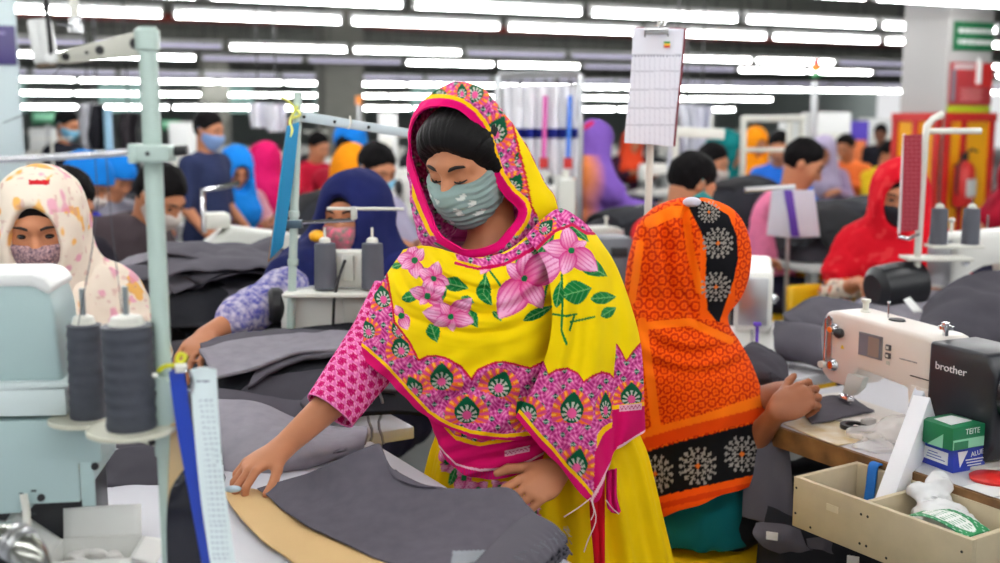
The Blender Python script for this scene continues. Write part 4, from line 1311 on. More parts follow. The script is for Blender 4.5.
sleeve = npmesh('sleeve', np.concatenate([SL.reshape(-1, 3), inner.reshape(-1, 3)]), np.concatenate([f[:, ::-1], f + n_, np.stack([l_, l_ + n_, np.roll(l_, -1) + n_, np.roll(l_, -1)], -1)]), M_shawl, hero, True, np.concatenate([sleeve_col()] * 2))
# ---- long yellow tunic
rows = [(395, 446, 622, 2.26, .13), (430, 438, 636, 2.27, .145), (452, 431, 645, 2.27, .16), (480, 425, 652, 2.275, .175), (520, 421, 661, 2.28, .19), (565, 420, 672, 2.28, .20)]
ring = []
for (py, xl, xr, Yc, hd) in rows:
    a, c = P(xl, py, Yc), P(xr, py, Yc); ring.append(((a.x + c.x) / 2, Yc, a.z, (c.x - a.x) / 2, hd))
bx_ = ring[-1]
ring += [(bx_[0] + .01, bx_[1], .40, bx_[3] + .03, .22), (bx_[0] + .015, bx_[1], .16, bx_[3] + .05, .24)]
ring = crom(np.array(ring), 260)
th = np.linspace(0, 2 * PI, 420, endpoint=False)
amp = np.interp(ring[:, 2], [.16, .55, .80, .95], [.024, .016, .008, .002])
fw = amp[:, None] * (np.sin(17 * th)[None] + .6 * np.sin(29 * th + 1)[None] + .5 * np.sin(9 * th + 2 + 3 * (1 - ring[:, 2:3])))
KX = np.stack([ring[:, 0:1] + (ring[:, 3:4] + fw * .5) * np.cos(th)[None], ring[:, 1:2] - (ring[:, 4:5] + fw) * np.sin(th)[None], np.repeat(ring[:, 2:3], 420, 1)], -1)
def kurta_col(V):
    q = PX(V); x, y = q[:, 0], q[:, 1]; c = np.tile(lin((236, 196, 6)), (len(V), 1))
    fr = V[:, 1] < 2.27
    xx, yy = np.where(fr, x, -999), y
    for (cx, cy, tips) in ((449, 438, [(440, 425), (446, 452), (456, 430), (441, 444)]), (447, 462, [(440, 450), (452, 474), (442, 472), (456, 460)]), (464, 478, [(455, 468), (474, 470), (470, 492), (455, 490)]), (478, 490, [(468, 482), (488, 482), (484, 502)]), (534, 512, [(526, 502), (540, 508), (536, 526), (524, 520)]), (500, 488, [(492, 480), (508, 482), (505, 498)])):
        flower(c, xx, yy, cx, cy, tips, .42)
    for l in ((453, 476, 20, 8, 70), (458, 462, 14, 7, -40), (556, 540, 22, 6, 35)): leaf(c, xx, yy, *l)
    return c
n_ = 260 * 420
kurta = npmesh('tunic', KX.reshape(-1, 3), grid_faces(260, 420, True), M_shawl, hero, True, kurta_col(KX.reshape(-1, 3)))
# red trouser strip showing in the side slit, hanging tie and loose threads
M_redc = cloth('red_cotton', (200, 16, 34))
M_magc = cloth('magenta_cotton', MAG)
M_thr = mat('pale_thread', (235, 205, 205), rough=.9, var=.05)
def strip(name, rows, m, th=.004, parent=hero, nu=24, nv=60, wav=.004):
    V = spline_grid([[list(P(*p)) for p in r] for r in rows], nu, nv); V[..., 1] -= wav * np.sin(np.linspace(0, 9, nu))[None]
    return thick_sheet(name, V, th, m, parent, True)
strip('trouser_strip', [[(589, 476, 2.055), (597, 474, 2.05), (604, 474, 2.055)], [(591, 520, 2.05), (598, 520, 2.045), (604, 520, 2.05)], [(595, 566, 2.045), (600, 566, 2.04), (604, 566, 2.045)], [(597, 640, 2.06), (601, 640, 2.055), (604, 640, 2.06)]], M_redc)
strip('tie_end', [[(607, 470, 2.05), (612, 470, 2.05), (616, 468, 2.05)], [(607, 498, 2.045), (612, 497, 2.045), (616, 495, 2.045)], [(608, 508, 2.04), (615, 514, 2.04), (620, 511, 2.04)]], M_magc, parent=shawl)
tb = MB()
for pts in ([(592, 500), (596, 520), (588, 540), (584, 552)], [(591, 498), (578, 508), (564, 517)], [(606, 500), (612, 508), (619, 514)], [(592, 502), (594, 512), (591, 520)]):
    MB_ = [P(px, py, 1.955) for px, py in pts]; pp = crom(np.array([list(v) for v in MB_]), 12)
    tb.tube([Vector(v) for v in pp], .0011, 5)
tb.build('loose_thread', M_thr, shawl, True)
# ================================================================ near tables and what lies on them
E1 = Vector((.509, -.861, 0))         # along the cutting table's edge, towards us
E2 = Vector((.861, .509, 0))
TZ = .80
M_tw = mat('table_laminate_grey', (205, 206, 214), rough=0.4, var=0.04, vscale=3)
ta = Vector((-.276, 2.356, 0)) + E2 * -.01
# cutting table: far-right corner at ta; the top runs left (-E2) and towards us (E1)
table('cutting_table', 'pale laminate cutting table under the denim being spread', ta + E1 * 1.7, -E1, 1.7, 1.5, TZ, top=M_tw)
# sewing table behind it
tb_ = Vector((-.20, 2.50, 0))
table('sewing_table', 'pale sewing table with the big heap of dark denim behind the cutting table', tb_ - E2 * 1.9, E2, 1.9, .42, TZ - .01, top=M_tw)

def sheet_px(name, rows, th, m, nu=60, nv=40, parent=None, nz=.0, seed=0, ns=9, colf=None, cr=None):
    if cr is None: cr = .006 if nz else 0
    """sheet from control points (px, py, z height)"""
    V = spline_grid([[list(P(*p) if p[2] > 1.45 else G(*p)) for p in r] for r in rows], nu, nv)
    if nz: V[..., 2] += nz * vnoise(V[..., :2], ns, seed) + nz * .4 * vnoise(V[..., :2], ns * 2.7, seed + 2)
    if cr:
        q = np.stack([V[..., 0] * 1.0, V[..., 1] * .6, V[..., 2]], -1)
        w = (1 - 2 * np.abs(vnoise(q, 7, seed + 40))) * .6 + (1 - 2 * np.abs(vnoise(q, 16, seed + 41))) * .4
        V = V + grid_normals(V) * (cr * w)[..., None]
    return thick_sheet(name, V, th, m, parent, parent is not None, colf)

# kraft paper pattern board under the cloth
o = sheet_px('pattern_board', [[(222, 491, .812), (240, 488, .814), (262, 491, .815)], [(236, 512, .810), (268, 508, .812), (300, 516, .813)], [(262, 540, .809), (305, 535, .811), (350, 540, .812)],
                               [(285, 556, .807), (345, 553, .810), (395, 556, .811)], [(330, 590, .807), (400, 578, .81), (470, 570, .811)], [(420, 620, .807), (480, 590, .81), (545, 548, .811)]], .004,
             mat('kraft_board', (214, 178, 122), rough=.7, var=.07, vscale=6), 50, 70)
tag(o, 'tan kraft paper pattern with curved edge under the grey denim', 'pattern')
# the denim panel she spreads
def panel_col(V):
    q = PX(V); c = np.tile(lin((92, 88, 97)), (len(V), 1))
    put(c, inpoly(q[:, 0], q[:, 1], [(453, 552), (497, 551), (505, 540), (500, 575), (450, 575)]), (142, 146, 152))
    return c
o = sheet_px('denim_cloth', [[(257, 489, .822), (290, 478, .85), (330, 462, .89), (375, 444, .915), (380, 449, .90)],
                             [(272, 499, .822), (310, 492, .84), (352, 483, .865), (392, 472, .88), (402, 482, .87)],
                             [(296, 519, .822), (335, 513, .832), (378, 505, .848), (430, 494, .86), (455, 491, .866)],
                             [(330, 535, .822), (372, 531, .829), (420, 524, .838), (480, 505, .858), (507, 491, .872)],
                             [(372, 553, .821), (415, 548, .826), (455, 540, .834), (505, 523, .85), (528, 505, .866)],
                             [(410, 566, .820), (440, 567, .823), (470, 562, .827), (507, 548, .835), (545, 522, .85)]], .004,
             mat('denim_painted', attr=True, rough=.92, spec=.12, var=.12, vscale=40, weave=.3, wscale=900), 130, 110, None, .006, 3, 6, panel_col, .003)
tag(o, 'dark grey denim panel spread under both hands of the woman in yellow', 'fabric')
# frayed stack at the table corner
random.seed(11)
fs = thing('denim_stack', 'stack of dark frayed denim panels at the table corner by her left hand', 'fabric stack', G(535, 555, .80))
for k in range(9):
    z = .806 + k * .0055; dx = random.uniform(-5, 5); dy = -k * 2.2
    V = spline_grid([[list(G(470 + dx, 585 + dy, z)), list(G(505 + dx, 548 + dy, z + .006)), list(G(530 + dx, 530 + dy, z + .01))], [list(G(520 + dx, 600 + dy, z)), list(G(548 + dx, 566 + dy, z)), list(G(566 + dx, 548 + dy, z))]], 60, 24)
    ed = np.linspace(0, 1, 24)[:, None] ** 6
    V[..., 2] += .004 * np.sin(np.linspace(0, 60, 60))[None] * ed - .02 * ed
    V[..., :2] += .004 * vnoise(V[..., :2], 160, k)[..., None] * ed[..., None]
    thick_sheet('panel', V, .0035, [M_denimd, M_blackc, M_denim][k % 3], fs, True)
fr = MB()
for k in range(110):
    t = random.random(); z = .81 + random.random() * .05
    p = G(500 + 70 * t, 588 - 40 * t - (z - .8) * 420, z)
    fr.tube([p, p + Vector((random.uniform(.0, .014), -random.uniform(.002, .014), random.uniform(-.008, .006)))], .0006, 3)
fr.build('frayed_threads', mat('fray_thread', (112, 113, 122), rough=1, var=.1), fs, True)['kind'] = 'stuff'
# chalk in her right hand
ch = thing('tailor_chalk', 'pale blue piece of chalk under the fingers of her outstretched hand', 'chalk', P(233, 489, 1.93))
MB().ell((0, 0, 0), (.016, .010, .006)).build('chalk', mat('pale_chalk', (168, 186, 196), rough=.6, var=.04), ch)

# folded grey cloth roll (px, py, metres ahead)
o = sheet_px('cloth_roll', [[(212, 402, 2.42), (250, 404, 2.40), (290, 417, 2.38), (330, 427, 2.36), (366, 428, 2.34)],
                            [(214, 412, 2.34), (250, 416, 2.33), (290, 426, 2.30), (330, 431, 2.28), (368, 431, 2.28)],
                            [(220, 438, 2.24), (255, 438, 2.22), (295, 439, 2.21), (330, 440, 2.21), (366, 438, 2.22)],
                            [(224, 462, 2.17), (262, 461, 2.15), (298, 456, 2.15), (332, 451, 2.17), (364, 444, 2.20)],
                            [(226, 480, 2.13), (266, 476, 2.13), (302, 466, 2.15), (332, 458, 2.18), (362, 449, 2.21)],
                            [(228, 484, 2.18), (268, 479, 2.18), (304, 469, 2.20), (334, 460, 2.23), (360, 450, 2.26)]], .014, M_denim2, 110, 90, None, .004, 5, 10)
tag(o, 'rolled light grey denim under the forearm of the woman in yellow', 'fabric roll')
fl = thing('folded_denim', 'dark folded denim with white frayed edges on the table behind the clipboard papers', 'fabric', G(140, 480, .80))
for k, (rows, m) in enumerate((
        ([[(98, 458, 2.15), (130, 447, 2.18), (175, 442, 2.2), (222, 448, 2.2)], [(95, 478, 2.08), (130, 474, 2.09), (170, 472, 2.1), (215, 468, 2.1)], [(98, 486, 2.04), (126, 488, 2.05), (150, 491, 2.05), (172, 489, 2.05)], [(104, 489, 2.06), (128, 493, 2.06), (150, 496, 2.06), (170, 493, 2.06)]], M_denimd),
        ([[(110, 480, 2.08), (140, 482, 2.08), (180, 480, 2.08), (225, 476, 2.08)], [(112, 492, 2.03), (140, 496, 2.02), (175, 500, 2.0), (215, 500, 2.0)], [(120, 497, 2.03), (142, 504, 2.0), (166, 514, 1.96), (200, 520, 1.94)]], M_denim),
        ([[(120, 495, 2.04), (150, 500, 2.02), (180, 508, 1.98), (220, 512, 1.97)], [(126, 502, 2.02), (150, 510, 1.98), (172, 519, 1.94), (205, 526, 1.92)]], M_blackc))):
    sheet_px('fold', rows, .010, m, 60, 40, fl, .005, k + 20, 14)
    V = [P(px + .8 * random.random(), py + 1, Y - .012) for px, py, Y in rows[-1]]
    pp = crom(np.array([list(v) for v in V]), 60); pp[:, 2] += .004 * vnoise(pp, 120, k)
    MB().tube([Vector(v) for v in pp], .0022, 5).build('frayed_edge', mat('white_fray', (190, 190, 196), rough=1, var=.3, vscale=120), fl, True)
o = sheet_px('denim_strip', [[(105, 398, 2.56), (150, 392, 2.56), (200, 396, 2.54), (230, 402, 2.52)], [(100, 440, 2.36), (150, 436, 2.36), (200, 432, 2.36), (226, 440, 2.36)], [(98, 470, 2.24), (140, 466, 2.22), (190, 462, 2.22), (222, 468, 2.22)]], .012, M_denimd, 60, 50, None, .008, 31, 9)
tag(o, 'dark denim heaped between the thread cones and the grey roll', 'fabric')

# the big heap on the sewing table behind
hp = thing('denim_heap', 'big heap of dark grey denim with one pale panel on top, behind the grey roll', 'cloth pile', G(300, 420, .79))
HR_ = [
    ([[(200, 404, 2.527), (280, 398, 2.543), (360, 395, 2.552), (432, 398, 2.543)], [(205, 398, 2.543), (280, 392, 2.560), (360, 388, 2.576), (432, 390, 2.568)], [(215, 380, 2.608), (280, 372, 2.640), (350, 366, 2.676), (425, 370, 2.652)], [(235, 362, 2.700), (290, 350, 2.777), (350, 346, 2.810), (420, 352, 2.760)], [(250, 345, 2.818), (300, 338, 2.873), (350, 334, 2.899), (410, 340, 2.860)], [(255, 336, 2.886), (310, 330, 2.924), (350, 326, 2.950), (400, 330, 2.924)]], M_blackc, .02, 3),
    ([[(238, 402, 2.508), (290, 412, 2.482), (330, 417, 2.472), (345, 414, 2.478)], [(243, 392, 2.536), (290, 392, 2.536), (330, 396, 2.525), (352, 398, 2.519)], [(262, 380, 2.584), (300, 372, 2.616), (335, 372, 2.616), (360, 380, 2.584)]], M_denimd, .012, 5),
    ([[(200, 400, 2.498), (250, 414, 2.462), (300, 420, 2.450), (340, 418, 2.454)], [(205, 388, 2.536), (250, 396, 2.509), (300, 404, 2.487), (345, 405, 2.484)]], M_denim, .012, 6),
    ([[(248, 388, 2.510), (272, 372, 2.574), (300, 362, 2.634), (342, 357, 2.664)], [(252, 378, 2.550), (275, 362, 2.634), (302, 352, 2.694), (346, 350, 2.711)], [(262, 366, 2.610), (285, 354, 2.682), (310, 346, 2.744), (350, 346, 2.744)]], M_denim, .010, 7),
    ([[(199, 350, 2.674), (206, 364, 2.585), (214, 379, 2.509)], [(235, 343, 2.732), (246, 356, 2.633), (252, 370, 2.549)], [(280, 337, 2.776), (292, 347, 2.699), (296, 355, 2.639)], [(330, 334, 2.796), (342, 341, 2.749), (348, 350, 2.674)], [(372, 336, 2.783), (380, 342, 2.740), (384, 352, 2.657)]], M_denim2, .010, 8),
    ([[(200, 345, 2.738), (230, 336, 2.806), (290, 331, 2.838), (370, 334, 2.819)], [(202, 352, 2.680), (240, 350, 2.697), (295, 347, 2.722), (372, 344, 2.747)]], M_denim, .012, 9),
    ([[(300, 404, 2.405), (322, 384, 2.470), (350, 374, 2.510), (392, 376, 2.502)], [(308, 412, 2.384), (332, 400, 2.416), (358, 392, 2.438), (396, 392, 2.438)]], M_denim, .012, 10),
    ([[(345, 420, 2.386), (370, 414, 2.398), (400, 412, 2.402), (430, 412, 2.402)], [(352, 398, 2.439), (375, 392, 2.456), (402, 392, 2.456), (434, 392, 2.456)]], M_blackc, .012, 12)]
for k, (rows, m, th, sd) in enumerate(HR_):
    sheet_px('panel', rows, th, m, 80, 50, hp, .004, sd + 40, 12, None, .005)
tr = MB()
for x in (370, 381):
    pp = [G(x + 3 * math.sin(k * 1.1 + x), 386 + k * 7, .80 + .12 * (1 - k / 8)) for k in range(9)]
    pp = [P(x + 2.5 * math.sin(k * 1.3 + x), 384 + k * 7.5, 2.42) for k in range(9)]
    tr.tube(pp, .0035, 6)
tr.build('ragged_threads', mat('grey_thread', (150, 152, 158), rough=1, var=.2, vscale=60), hp, True)
# ================================================================ right side: the woman in orange, her machine and table
M_print2 = mat('printed_orange_cotton', attr=True, rough=.9, spec=.1, var=.06, vscale=14, weave=.25, wscale=900)
OB = P(695, 520, 2.64)
ow = thing('person', 'seated woman in an orange printed headscarf with black borders, seen from behind', 'person', (OB.x, OB.y, 0))
OJ = dict(pel=P(695, 515, 2.64), bel=P(692, 462, 2.65), che=P(690, 395, 2.67), nek=P(692, 332, 2.70), head=P(694, 262, 2.71),
          shR=P(712, 362, 2.665), shL=P(672, 352, 2.78), elR=P(748, 448, 2.60), elL=P(715, 430, 2.86), wrR=P(777, 413, 2.50), wrL=P(752, 397, 2.66))
OJ = {k: np.array(v) for k, v in OJ.items()}
of = np.array((.86, .5, 0)); orr = np.array((.5, -.86, 0))
for s, e in (('R', 1), ('L', -1)):
    OJ['hip' + s] = OJ['pel'] + orr * .06 * e + of * .07 + (0, 0, .0); OJ['kn' + s] = OJ['hip' + s] + of * .40 + (0, 0, .0); OJ['an' + s] = np.array((*(OJ['kn' + s] - of * .02)[:2], .08))
b = SDF(); torso_prims(b, OJ, -.045)
for s in 'RL':
    leg_prims(b, OJ, s, -.012); arm_prims(b, OJ, s, -.004); b.cap(OJ['an' + s] + (0, 0, -.035), OJ['an' + s] + of * .15 + (0, 0, -.05), .034, .027, .03)
OHR = rot_from((.72, .55, -.42)); head_prims(b, OJ['head'], OHR, fine=True, sz=.95)
b.cap(OJ['nek'] + (0, 0, -.03), OJ['head'] + OHR @ np.array((0, -.025, -.06)), .05, .048, .03)
hand_prims(b, OJ['wrR'], np.array(P(812, 391, 2.52)) - OJ['wrR'], (-.25, -.75, .6), -1, .95, curls=(.75, .95, 1.1, 1.2), thumb=.25, tcurl=.2, k=.006, spread=.03)
hand_prims(b, OJ['wrL'], np.array(P(800, 386, 2.60)) - OJ['wrL'], (-.1, -.3, .95), 1, .95, curls=(.5, .6, .7, .8), thumb=.25, tcurl=.2, k=.006, spread=.03)
sculpt('body', b, .0042, mat('skin_orange_woman', (150, 92, 62), rough=.5, var=.05, vscale=20, spec=.35), ow, True)
for sx in (-1, 1):
    MB().ell(Vector(OJ['head'] + OHR @ (np.array((sx * .031, .0795, .0065)) * .95)), (.012, .010, .008), None, 10).build('eye', DARK, ow, True)
ts = SDF(); torso_prims(ts, OJ, .006)
for s in 'RL': arm_prims(ts, OJ, s, .012, 1.0)
ts.cut((0, 0, -1), -(OJ['pel'][2] - .045)); ts.warp(folds(.007, 18, 3))
sculpt('blouse', ts, .007, cloth('teal_blouse', (10, 92, 98)), ow, True)
ls = SDF(); ls.ell(OJ['pel'] + (0, .0, .005), (.158, .128, .075), None, .05)
for s in 'RL': leg_prims(ls, OJ, s, -.004)
ls.cut((0, 0, -1), -.07); ls.warp(folds(.006, 14, 5))
sculpt('trousers', ls, .009, cloth('black_trousers', (26, 26, 30)), ow, True)
OR_ = [(198, 198, 680, 706, 2.66, .03), (203, 203, 664, 722, 2.67, .065), (211, 211, 650, 735, 2.68, .09), (225, 225, 638, 745, 2.69, .115), (245, 245, 632, 751, 2.70, .13), (265, 265, 627, 751, 2.70, .135),
       (285, 285, 625, 747, 2.70, .135), (300, 300, 624, 740, 2.70, .13), (314, 314, 624, 729, 2.69, .13), (326, 326, 624, 730, 2.69, .14), (342, 342, 624, 740, 2.68, .155), (362, 362, 625, 751, 2.68, .17),
       (388, 388, 627, 761, 2.67, .18), (412, 412, 629, 768, 2.67, .185), (438, 432, 633, 773, 2.67, .185), (468, 452, 638, 772, 2.66, .18), (498, 470, 645, 768, 2.65, .19), (522, 482, 651, 760, 2.64, .20)]
rg = crom(np.array(OR_, float), 330); nU = 380
th = np.linspace(0, 2 * PI, nU, endpoint=False)
V = np.zeros((330, nU, 3))
xc, hw = (rg[:, 2] + rg[:, 3]) / 2, (rg[:, 3] - rg[:, 2]) / 2
for i in range(330):
    f = np.cos(th); px = xc[i] + hw[i] * f; py = rg[i, 0] + (rg[i, 1] - rg[i, 0]) * (f + 1) / 2
    Yd = rg[i, 4] - rg[i, 5] * np.sin(th)
    a_, b_ = (px - 500) / F, (281.5 - py) / F; t = np.where(th < PI, Yd, rg[i, 4]) / (_cp + b_ * _sp)
    V[i, :, 0] = a_ * t; V[i, :, 1] = Yd; V[i, :, 2] = CAMZ + (b_ * _cp - _sp) * t
q = PX(V); x, y = q[..., 0], q[..., 1]; fr = np.clip(np.sin(th), 0, 1)[None]
sx_ = np.clip((332 - y) / 60, 0, 1) * np.clip((y - 208) / 20, 0, 1)
dsp = .019 * np.sin((x - .10 * (y - 200)) / 21 * 2 * PI + 1.0) * sx_ * np.clip((702 - x) / 14, 0, 1)
ar = np.hypot((x - 700) / 1.2, y - 300)
dsp += .009 * np.sin(ar / 17 * 2 * PI * .8 + .02 * x) * np.clip((y - 318) / 14, 0, 1) * np.clip((385 - y) / 25, 0, 1)
dsp += .007 * np.sin((x + .3 * y) / 40 * 2 * PI) * np.clip((y - 380) / 40, 0, 1)
V[..., 1] -= (dsp + .004 * vnoise(np.stack([x, y], -1), .05, 7)) * fr
crease = np.exp(-((x - np.interp(y, [205, 240, 290, 330], [688, 679, 681, 700])) / 3.2) ** 2) * np.clip((330 - y) / 20, 0, 1) * fr
V[..., 1] += .014 * crease
def ornament(c, x, y, cx, cy, r):
    u, v = (x - cx) / r, (y - cy) / r
    m = np.hypot(u, v) < 1.15
    on = np.zeros(x.shape, bool)
    for rad, n_, ph, arm in ((.34, 4, 0, .20), (.44, 4, .785, .15), (.66, 8, .393, .17), (.84, 8, 0, .15), (.95, 8, .393, .10)):
        for k in range(n_):
            an = ph + k * 2 * PI / n_; du, dv = u - rad * math.cos(an), v - rad * math.sin(an)
            s_, t_ = du * math.cos(an) + dv * math.sin(an), -du * math.sin(an) + dv * math.cos(an)
            on |= (np.abs(s_) < arm) & (np.abs(t_) < .05) | (np.abs(t_) < arm * .8) & (np.abs(s_ - .04) < .05)
    put(c, m & on, (146, 140, 134)); put(c, (np.abs(u) + np.abs(v) < .16), (222, 110, 40))
def lattice(c, m, x, y, rot, sx, sy):
    ca, sa = math.cos(rot), math.sin(rot); u, v = ((x - 690) * ca + (y - 300) * sa) / sx, (-(x - 690) * sa + (y - 300) * ca) / sy
    k = np.floor(v); u2 = u + .5 * (k % 2); a, b_ = u2 - np.floor(u2) - .5, v - k - .5
    d = np.maximum(np.abs(a) * .95 + np.abs(b_) * .35, np.abs(b_) * 1.05)
    ln = (np.abs(d - .36) < .085) | ((np.abs(b_) > .44) & (np.abs(a) < .12)) | ((np.abs(a) > .42) & (np.abs(b_) < .09))
    put(c, m & ln, (196, 44, 6)); put(c, m & (d < .12), (222, 70, 8))
def orange_col(W):
    q = PX(W); x, y = q[:, 0], q[:, 1]
    c = np.tile(lin((240, 92, 8)), (len(W), 1))
    lo = y > 318 + np.clip((x - 700), 0, 99) * .2
    lattice(c, ~lo & (x < 700), x, y, .05, 11.5, 12)
    lattice(c, ~lo & (x > 735), x, y, .2, 9, 10)
    lattice(c, lo, x, y, -.16, 10.5, 10)
    for pts, w in (([(642, 322), (650, 380), (657, 432)], 4.5), ([(640, 436), (700, 421), (768, 398)], 5.5), ([(650, 222), (672, 212), (688, 212)], 6), ([(686, 214), (690, 250), (700, 290)], 4), ([(644, 326), (690, 322), (730, 340)], 4), ([(640, 244), (632, 300)], 4)):
        put(c, pdist(x, y, pts) < w, (246, 118, 14))
    tb_ = np.interp(x, [625, 675, 749, 775], [458, 443, 424.5, 417]); bb = np.interp(x, [640, 700, 749, 775], [501, 487, 476, 469])
    put(c, (y > tb_ - 14) & (y < tb_ - 2), (226, 70, 8))
    put(c, (y > tb_) & (y < bb), (20, 20, 22)); put(c, (y > bb), (236, 84, 10)); put(c, np.abs(y - bb - 10) < 3, (214, 60, 8))
    for o_ in ((655, 474, 19), (698, 466, 19), (742, 454, 18), (771, 440, 16)): ornament(c, x, y, *o_)
    le = np.interp(y, [203, 208, 232, 247, 282, 310, 322], [690, 689, 701, 706.5, 705.5, 707.5, 717]); re = np.interp(y, [200, 203, 215, 236, 259, 282, 320], [700, 708, 728.5, 737, 738, 733, 720])
    put(c, (x > le) & (x < re) & (y < 322), (20, 20, 24)); 
    for o_ in ((709, 212, 11), (718, 243, 15.5), (716, 287, 15)): ornament(c, np.where(y < 322, x, -99), y, *o_)
    return c
n_ = 330 * nU
scarf_ = npmesh('headscarf', V.reshape(-1, 3), grid_faces(330, nU, True), M_print2, ow, True, orange_col(V.reshape(-1, 3)))
sc_ = MB().ell(P(692, 202, 2.60), (.022, .016, .012)).build('scarf_pin', mat('pale_lilac_clip', (214, 210, 228), rough=.5, var=.05), scarf_, True)
# her chair
stool('yellow stool seat under the woman in the orange headscarf', (OB.x - .03, OB.y - .08, 0), math.atan2(-.86, .5))

# ---- machine table
e1 = Vector((.5, -.866, 0)); e2 = Vector((.866, .5, 0))
T0 = Vector((.657, 2.5, 0)) - e1 * .25 + e2 * .03
table('machine_table', 'white machine table with a worn brown wooden edge', T0, e1, 1.34, .62, .78, .045, edge=M_edge)
table('sewing_table', 'white sewing table with grey rolls behind the machine with the screen', Vector((.47, 2.83, 0)), e2, 2.1, .70, .775)
# worn wax-paper patch at the table corner
o = sheet_px('paper_patch', [[(783, 424, .7815), (812, 416, .7815), (838, 412, .7815)], [(806, 434, .7815), (838, 427, .7815), (866, 424, .7815)], [(838, 446, .7815), (868, 440, .7815), (892, 436, .7815)]], .0012,
             mat('stained_paper', (222, 214, 200), rough=.6, var=.25, vscale=22, c2=(196, 168, 110)), 30, 30)
tag(o, 'stained paper taped on the corner of the machine table', 'paper')
o = sheet_px('denim_piece', [[(800, 412, .785), (820, 400, .80), (838, 396, .81), (852, 398, .79)], [(806, 418, .785), (830, 408, .80), (848, 404, .80), (866, 408, .787)], [(812, 424, .784), (842, 418, .79), (862, 414, .79), (880, 412, .785)]], .006, M_denim, 40, 30, None, .004, 4, 20)
tag(o, 'grey denim piece under the needle of the machine with the screen', 'fabric')
o = sheet_px('denim_cuff', [[(742, 352, 2.95), (752, 344, 2.98), (762, 346, 2.98)], [(746, 362, 2.88), (760, 356, 2.9), (784, 362, 2.9)], [(750, 376, 2.82), (770, 376, 2.82), (788, 384, 2.84)], [(752, 380, 2.9), (770, 382, 2.9), (788, 388, 2.9)]], .02, M_denimd, 40, 30, None, .006, 14, 20)
tag(o, 'dark denim leg curled up beyond the hands of the woman in orange', 'fabric')

# ---- the machine with the screen
nd = G(851, 409, .785)
rzm = math.atan2(-.916, .40)
bm_ = thing('sewing_machine', 'white and black sewing machine with a grey screen, in front of the woman in orange', 'sewing machine', (nd.x, nd.y, .78), rzm)
XZ = frame((1, 0, 0), (0, 0, 1), (0, 0, 0))
bm_.scale = (1.18, 1, 1)
M_bw = mat('machine_cream', (228, 220, 212), rough=.3, var=.03); M_bk = mat('machine_charcoal', (34, 37, 44), rough=.38, var=.05)
MB().prism([(-.12, 0), (.42, 0), (.42, .008), (-.12, .008)], -.08, .10, XZ, bev=.003).build('bed', M_bw, bm_)
MB().prism([(-.046, .095), (-.020, .075), (.030, .075), (.066, .128), (.20, .118), (.212, .010), (.262, .010), (.262, .240), (.24, .246), (-.01, .256), (-.036, .250), (-.048, .225)], -.062, .055, XZ, bev=.010).build('arm', M_bw, bm_, ang=50)
MB().box((.158, .0560, .075), (.004, .004, .004)).build('panel_screw', M_chrome, bm_)
MB().box((.237, -.0562, .150), (.052, .003, .002)).build('panel_seam', M_iron, bm_)
MB().box((.236, -.0565, .070), (.046, .004, .120), bev=.003).build('lower_panel', M_bw, bm_)
mbk = MB().prism([(.262, .010), (.40, .010), (.42, .05), (.42, .20), (.395, .242), (.262, .242)], -.068, .066, XZ, bev=.008).build('motor_cover', M_bk, bm_, ang=50)
MB().lathe([(0, 0), (.060, 0), (.078, .012), (.080, .060), (.070, .074), (.05, .080), (0, .080)], (.418, .0, .165), 'X', 36).build('handwheel', mat('glossy_black', (20, 22, 27), rough=.22, var=.03), bm_)
MB().box((.352, -.068, .03), (.012, .006, .016), bev=.002).build('latch', M_black, mbk)
MB().box((.352, -.068, .09), (.016, .006, .016), bev=.002).build('switch', M_black, mbk)
# screen, buttons
MB().box((.100, -.056, .193), (.066, .004, .056), bev=.001).build('screen_frame', mat('screen_bezel', (120, 118, 120), rough=.4, var=.02), bm_)
sc = MB().box((.100, -.0585, .193), (.060, .002, .050)).build('screen', mat('screen_grey', (112, 118, 130), rough=.15, var=.05), bm_)
MB().box((.112, -.0600, .193), (.030, .0012, .046)).build('screen_field', mat('screen_taupe', (142, 132, 124), rough=.15, var=.05), sc)
for z in (.200, .181):
    k_ = MB().box((.150, -.0570, z), (.014, .005, .014), bev=.002).build('button', mat('button_grey', (76, 76, 80), rough=.4, var=.02), bm_)
    MB().box((.150, -.0600, z), (.006, .002, .006)).build('button_mark', M_offw, k_)
MB().box((.150, -.0562, .164), (.008, .002, .008)).build('small_mark', M_machg, bm_)
lettering('lettering', 'brother', .0235, M_text, mbk, frame((1, 0, 0), (0, 0, 1), (.318, -.0685, .192)), .0006)
tb = MB()
for k in range(9): tb.box((.182 + k * .0052, -.0562, .182 - .0000 * k), (.004 if k % 3 else .002, .0015, .003))
tb.build('model_mark', mat('grey_print_2', (150, 146, 144), var=.02), bm_)
# face, levers, tension
MB().prism([(-.046, .20), (-.034, .238), (-.012, .240), (-.014, .110), (-.034, .112)], .0555, .060, XZ, bev=.002).build('face_plate', M_steel, bm_)
MB().tube([(-.028, -.062, .125), (-.028, -.062, .232), (-.020, -.062, .240), (-.012, -.062, .232), (-.012, -.062, .205)], .0035, 8).build('take_up_lever', M_chrome, bm_)
MB().lathe([(0, 0), (.013, 0), (.015, .006), (.008, .014), (.008, .020), (0, .020)], (-.004, -.055, .212), (0, -1, 0), 16).build('tension_disc', M_chrome, bm_)
MB().lathe([(0, 0), (.012, 0), (.013, .008), (.006, .016), (0, .018)], (.010, -.055, .205), (0, -1, 0), 16).build('tension_disc', M_iron, bm_)
MB().lathe([(0, 0), (.015, 0), (.016, .004), (.010, .014), (0, .016)], (-.006, -.055, .122), (0, -1, 0), 16).build('tension_knob', M_chrome, bm_)
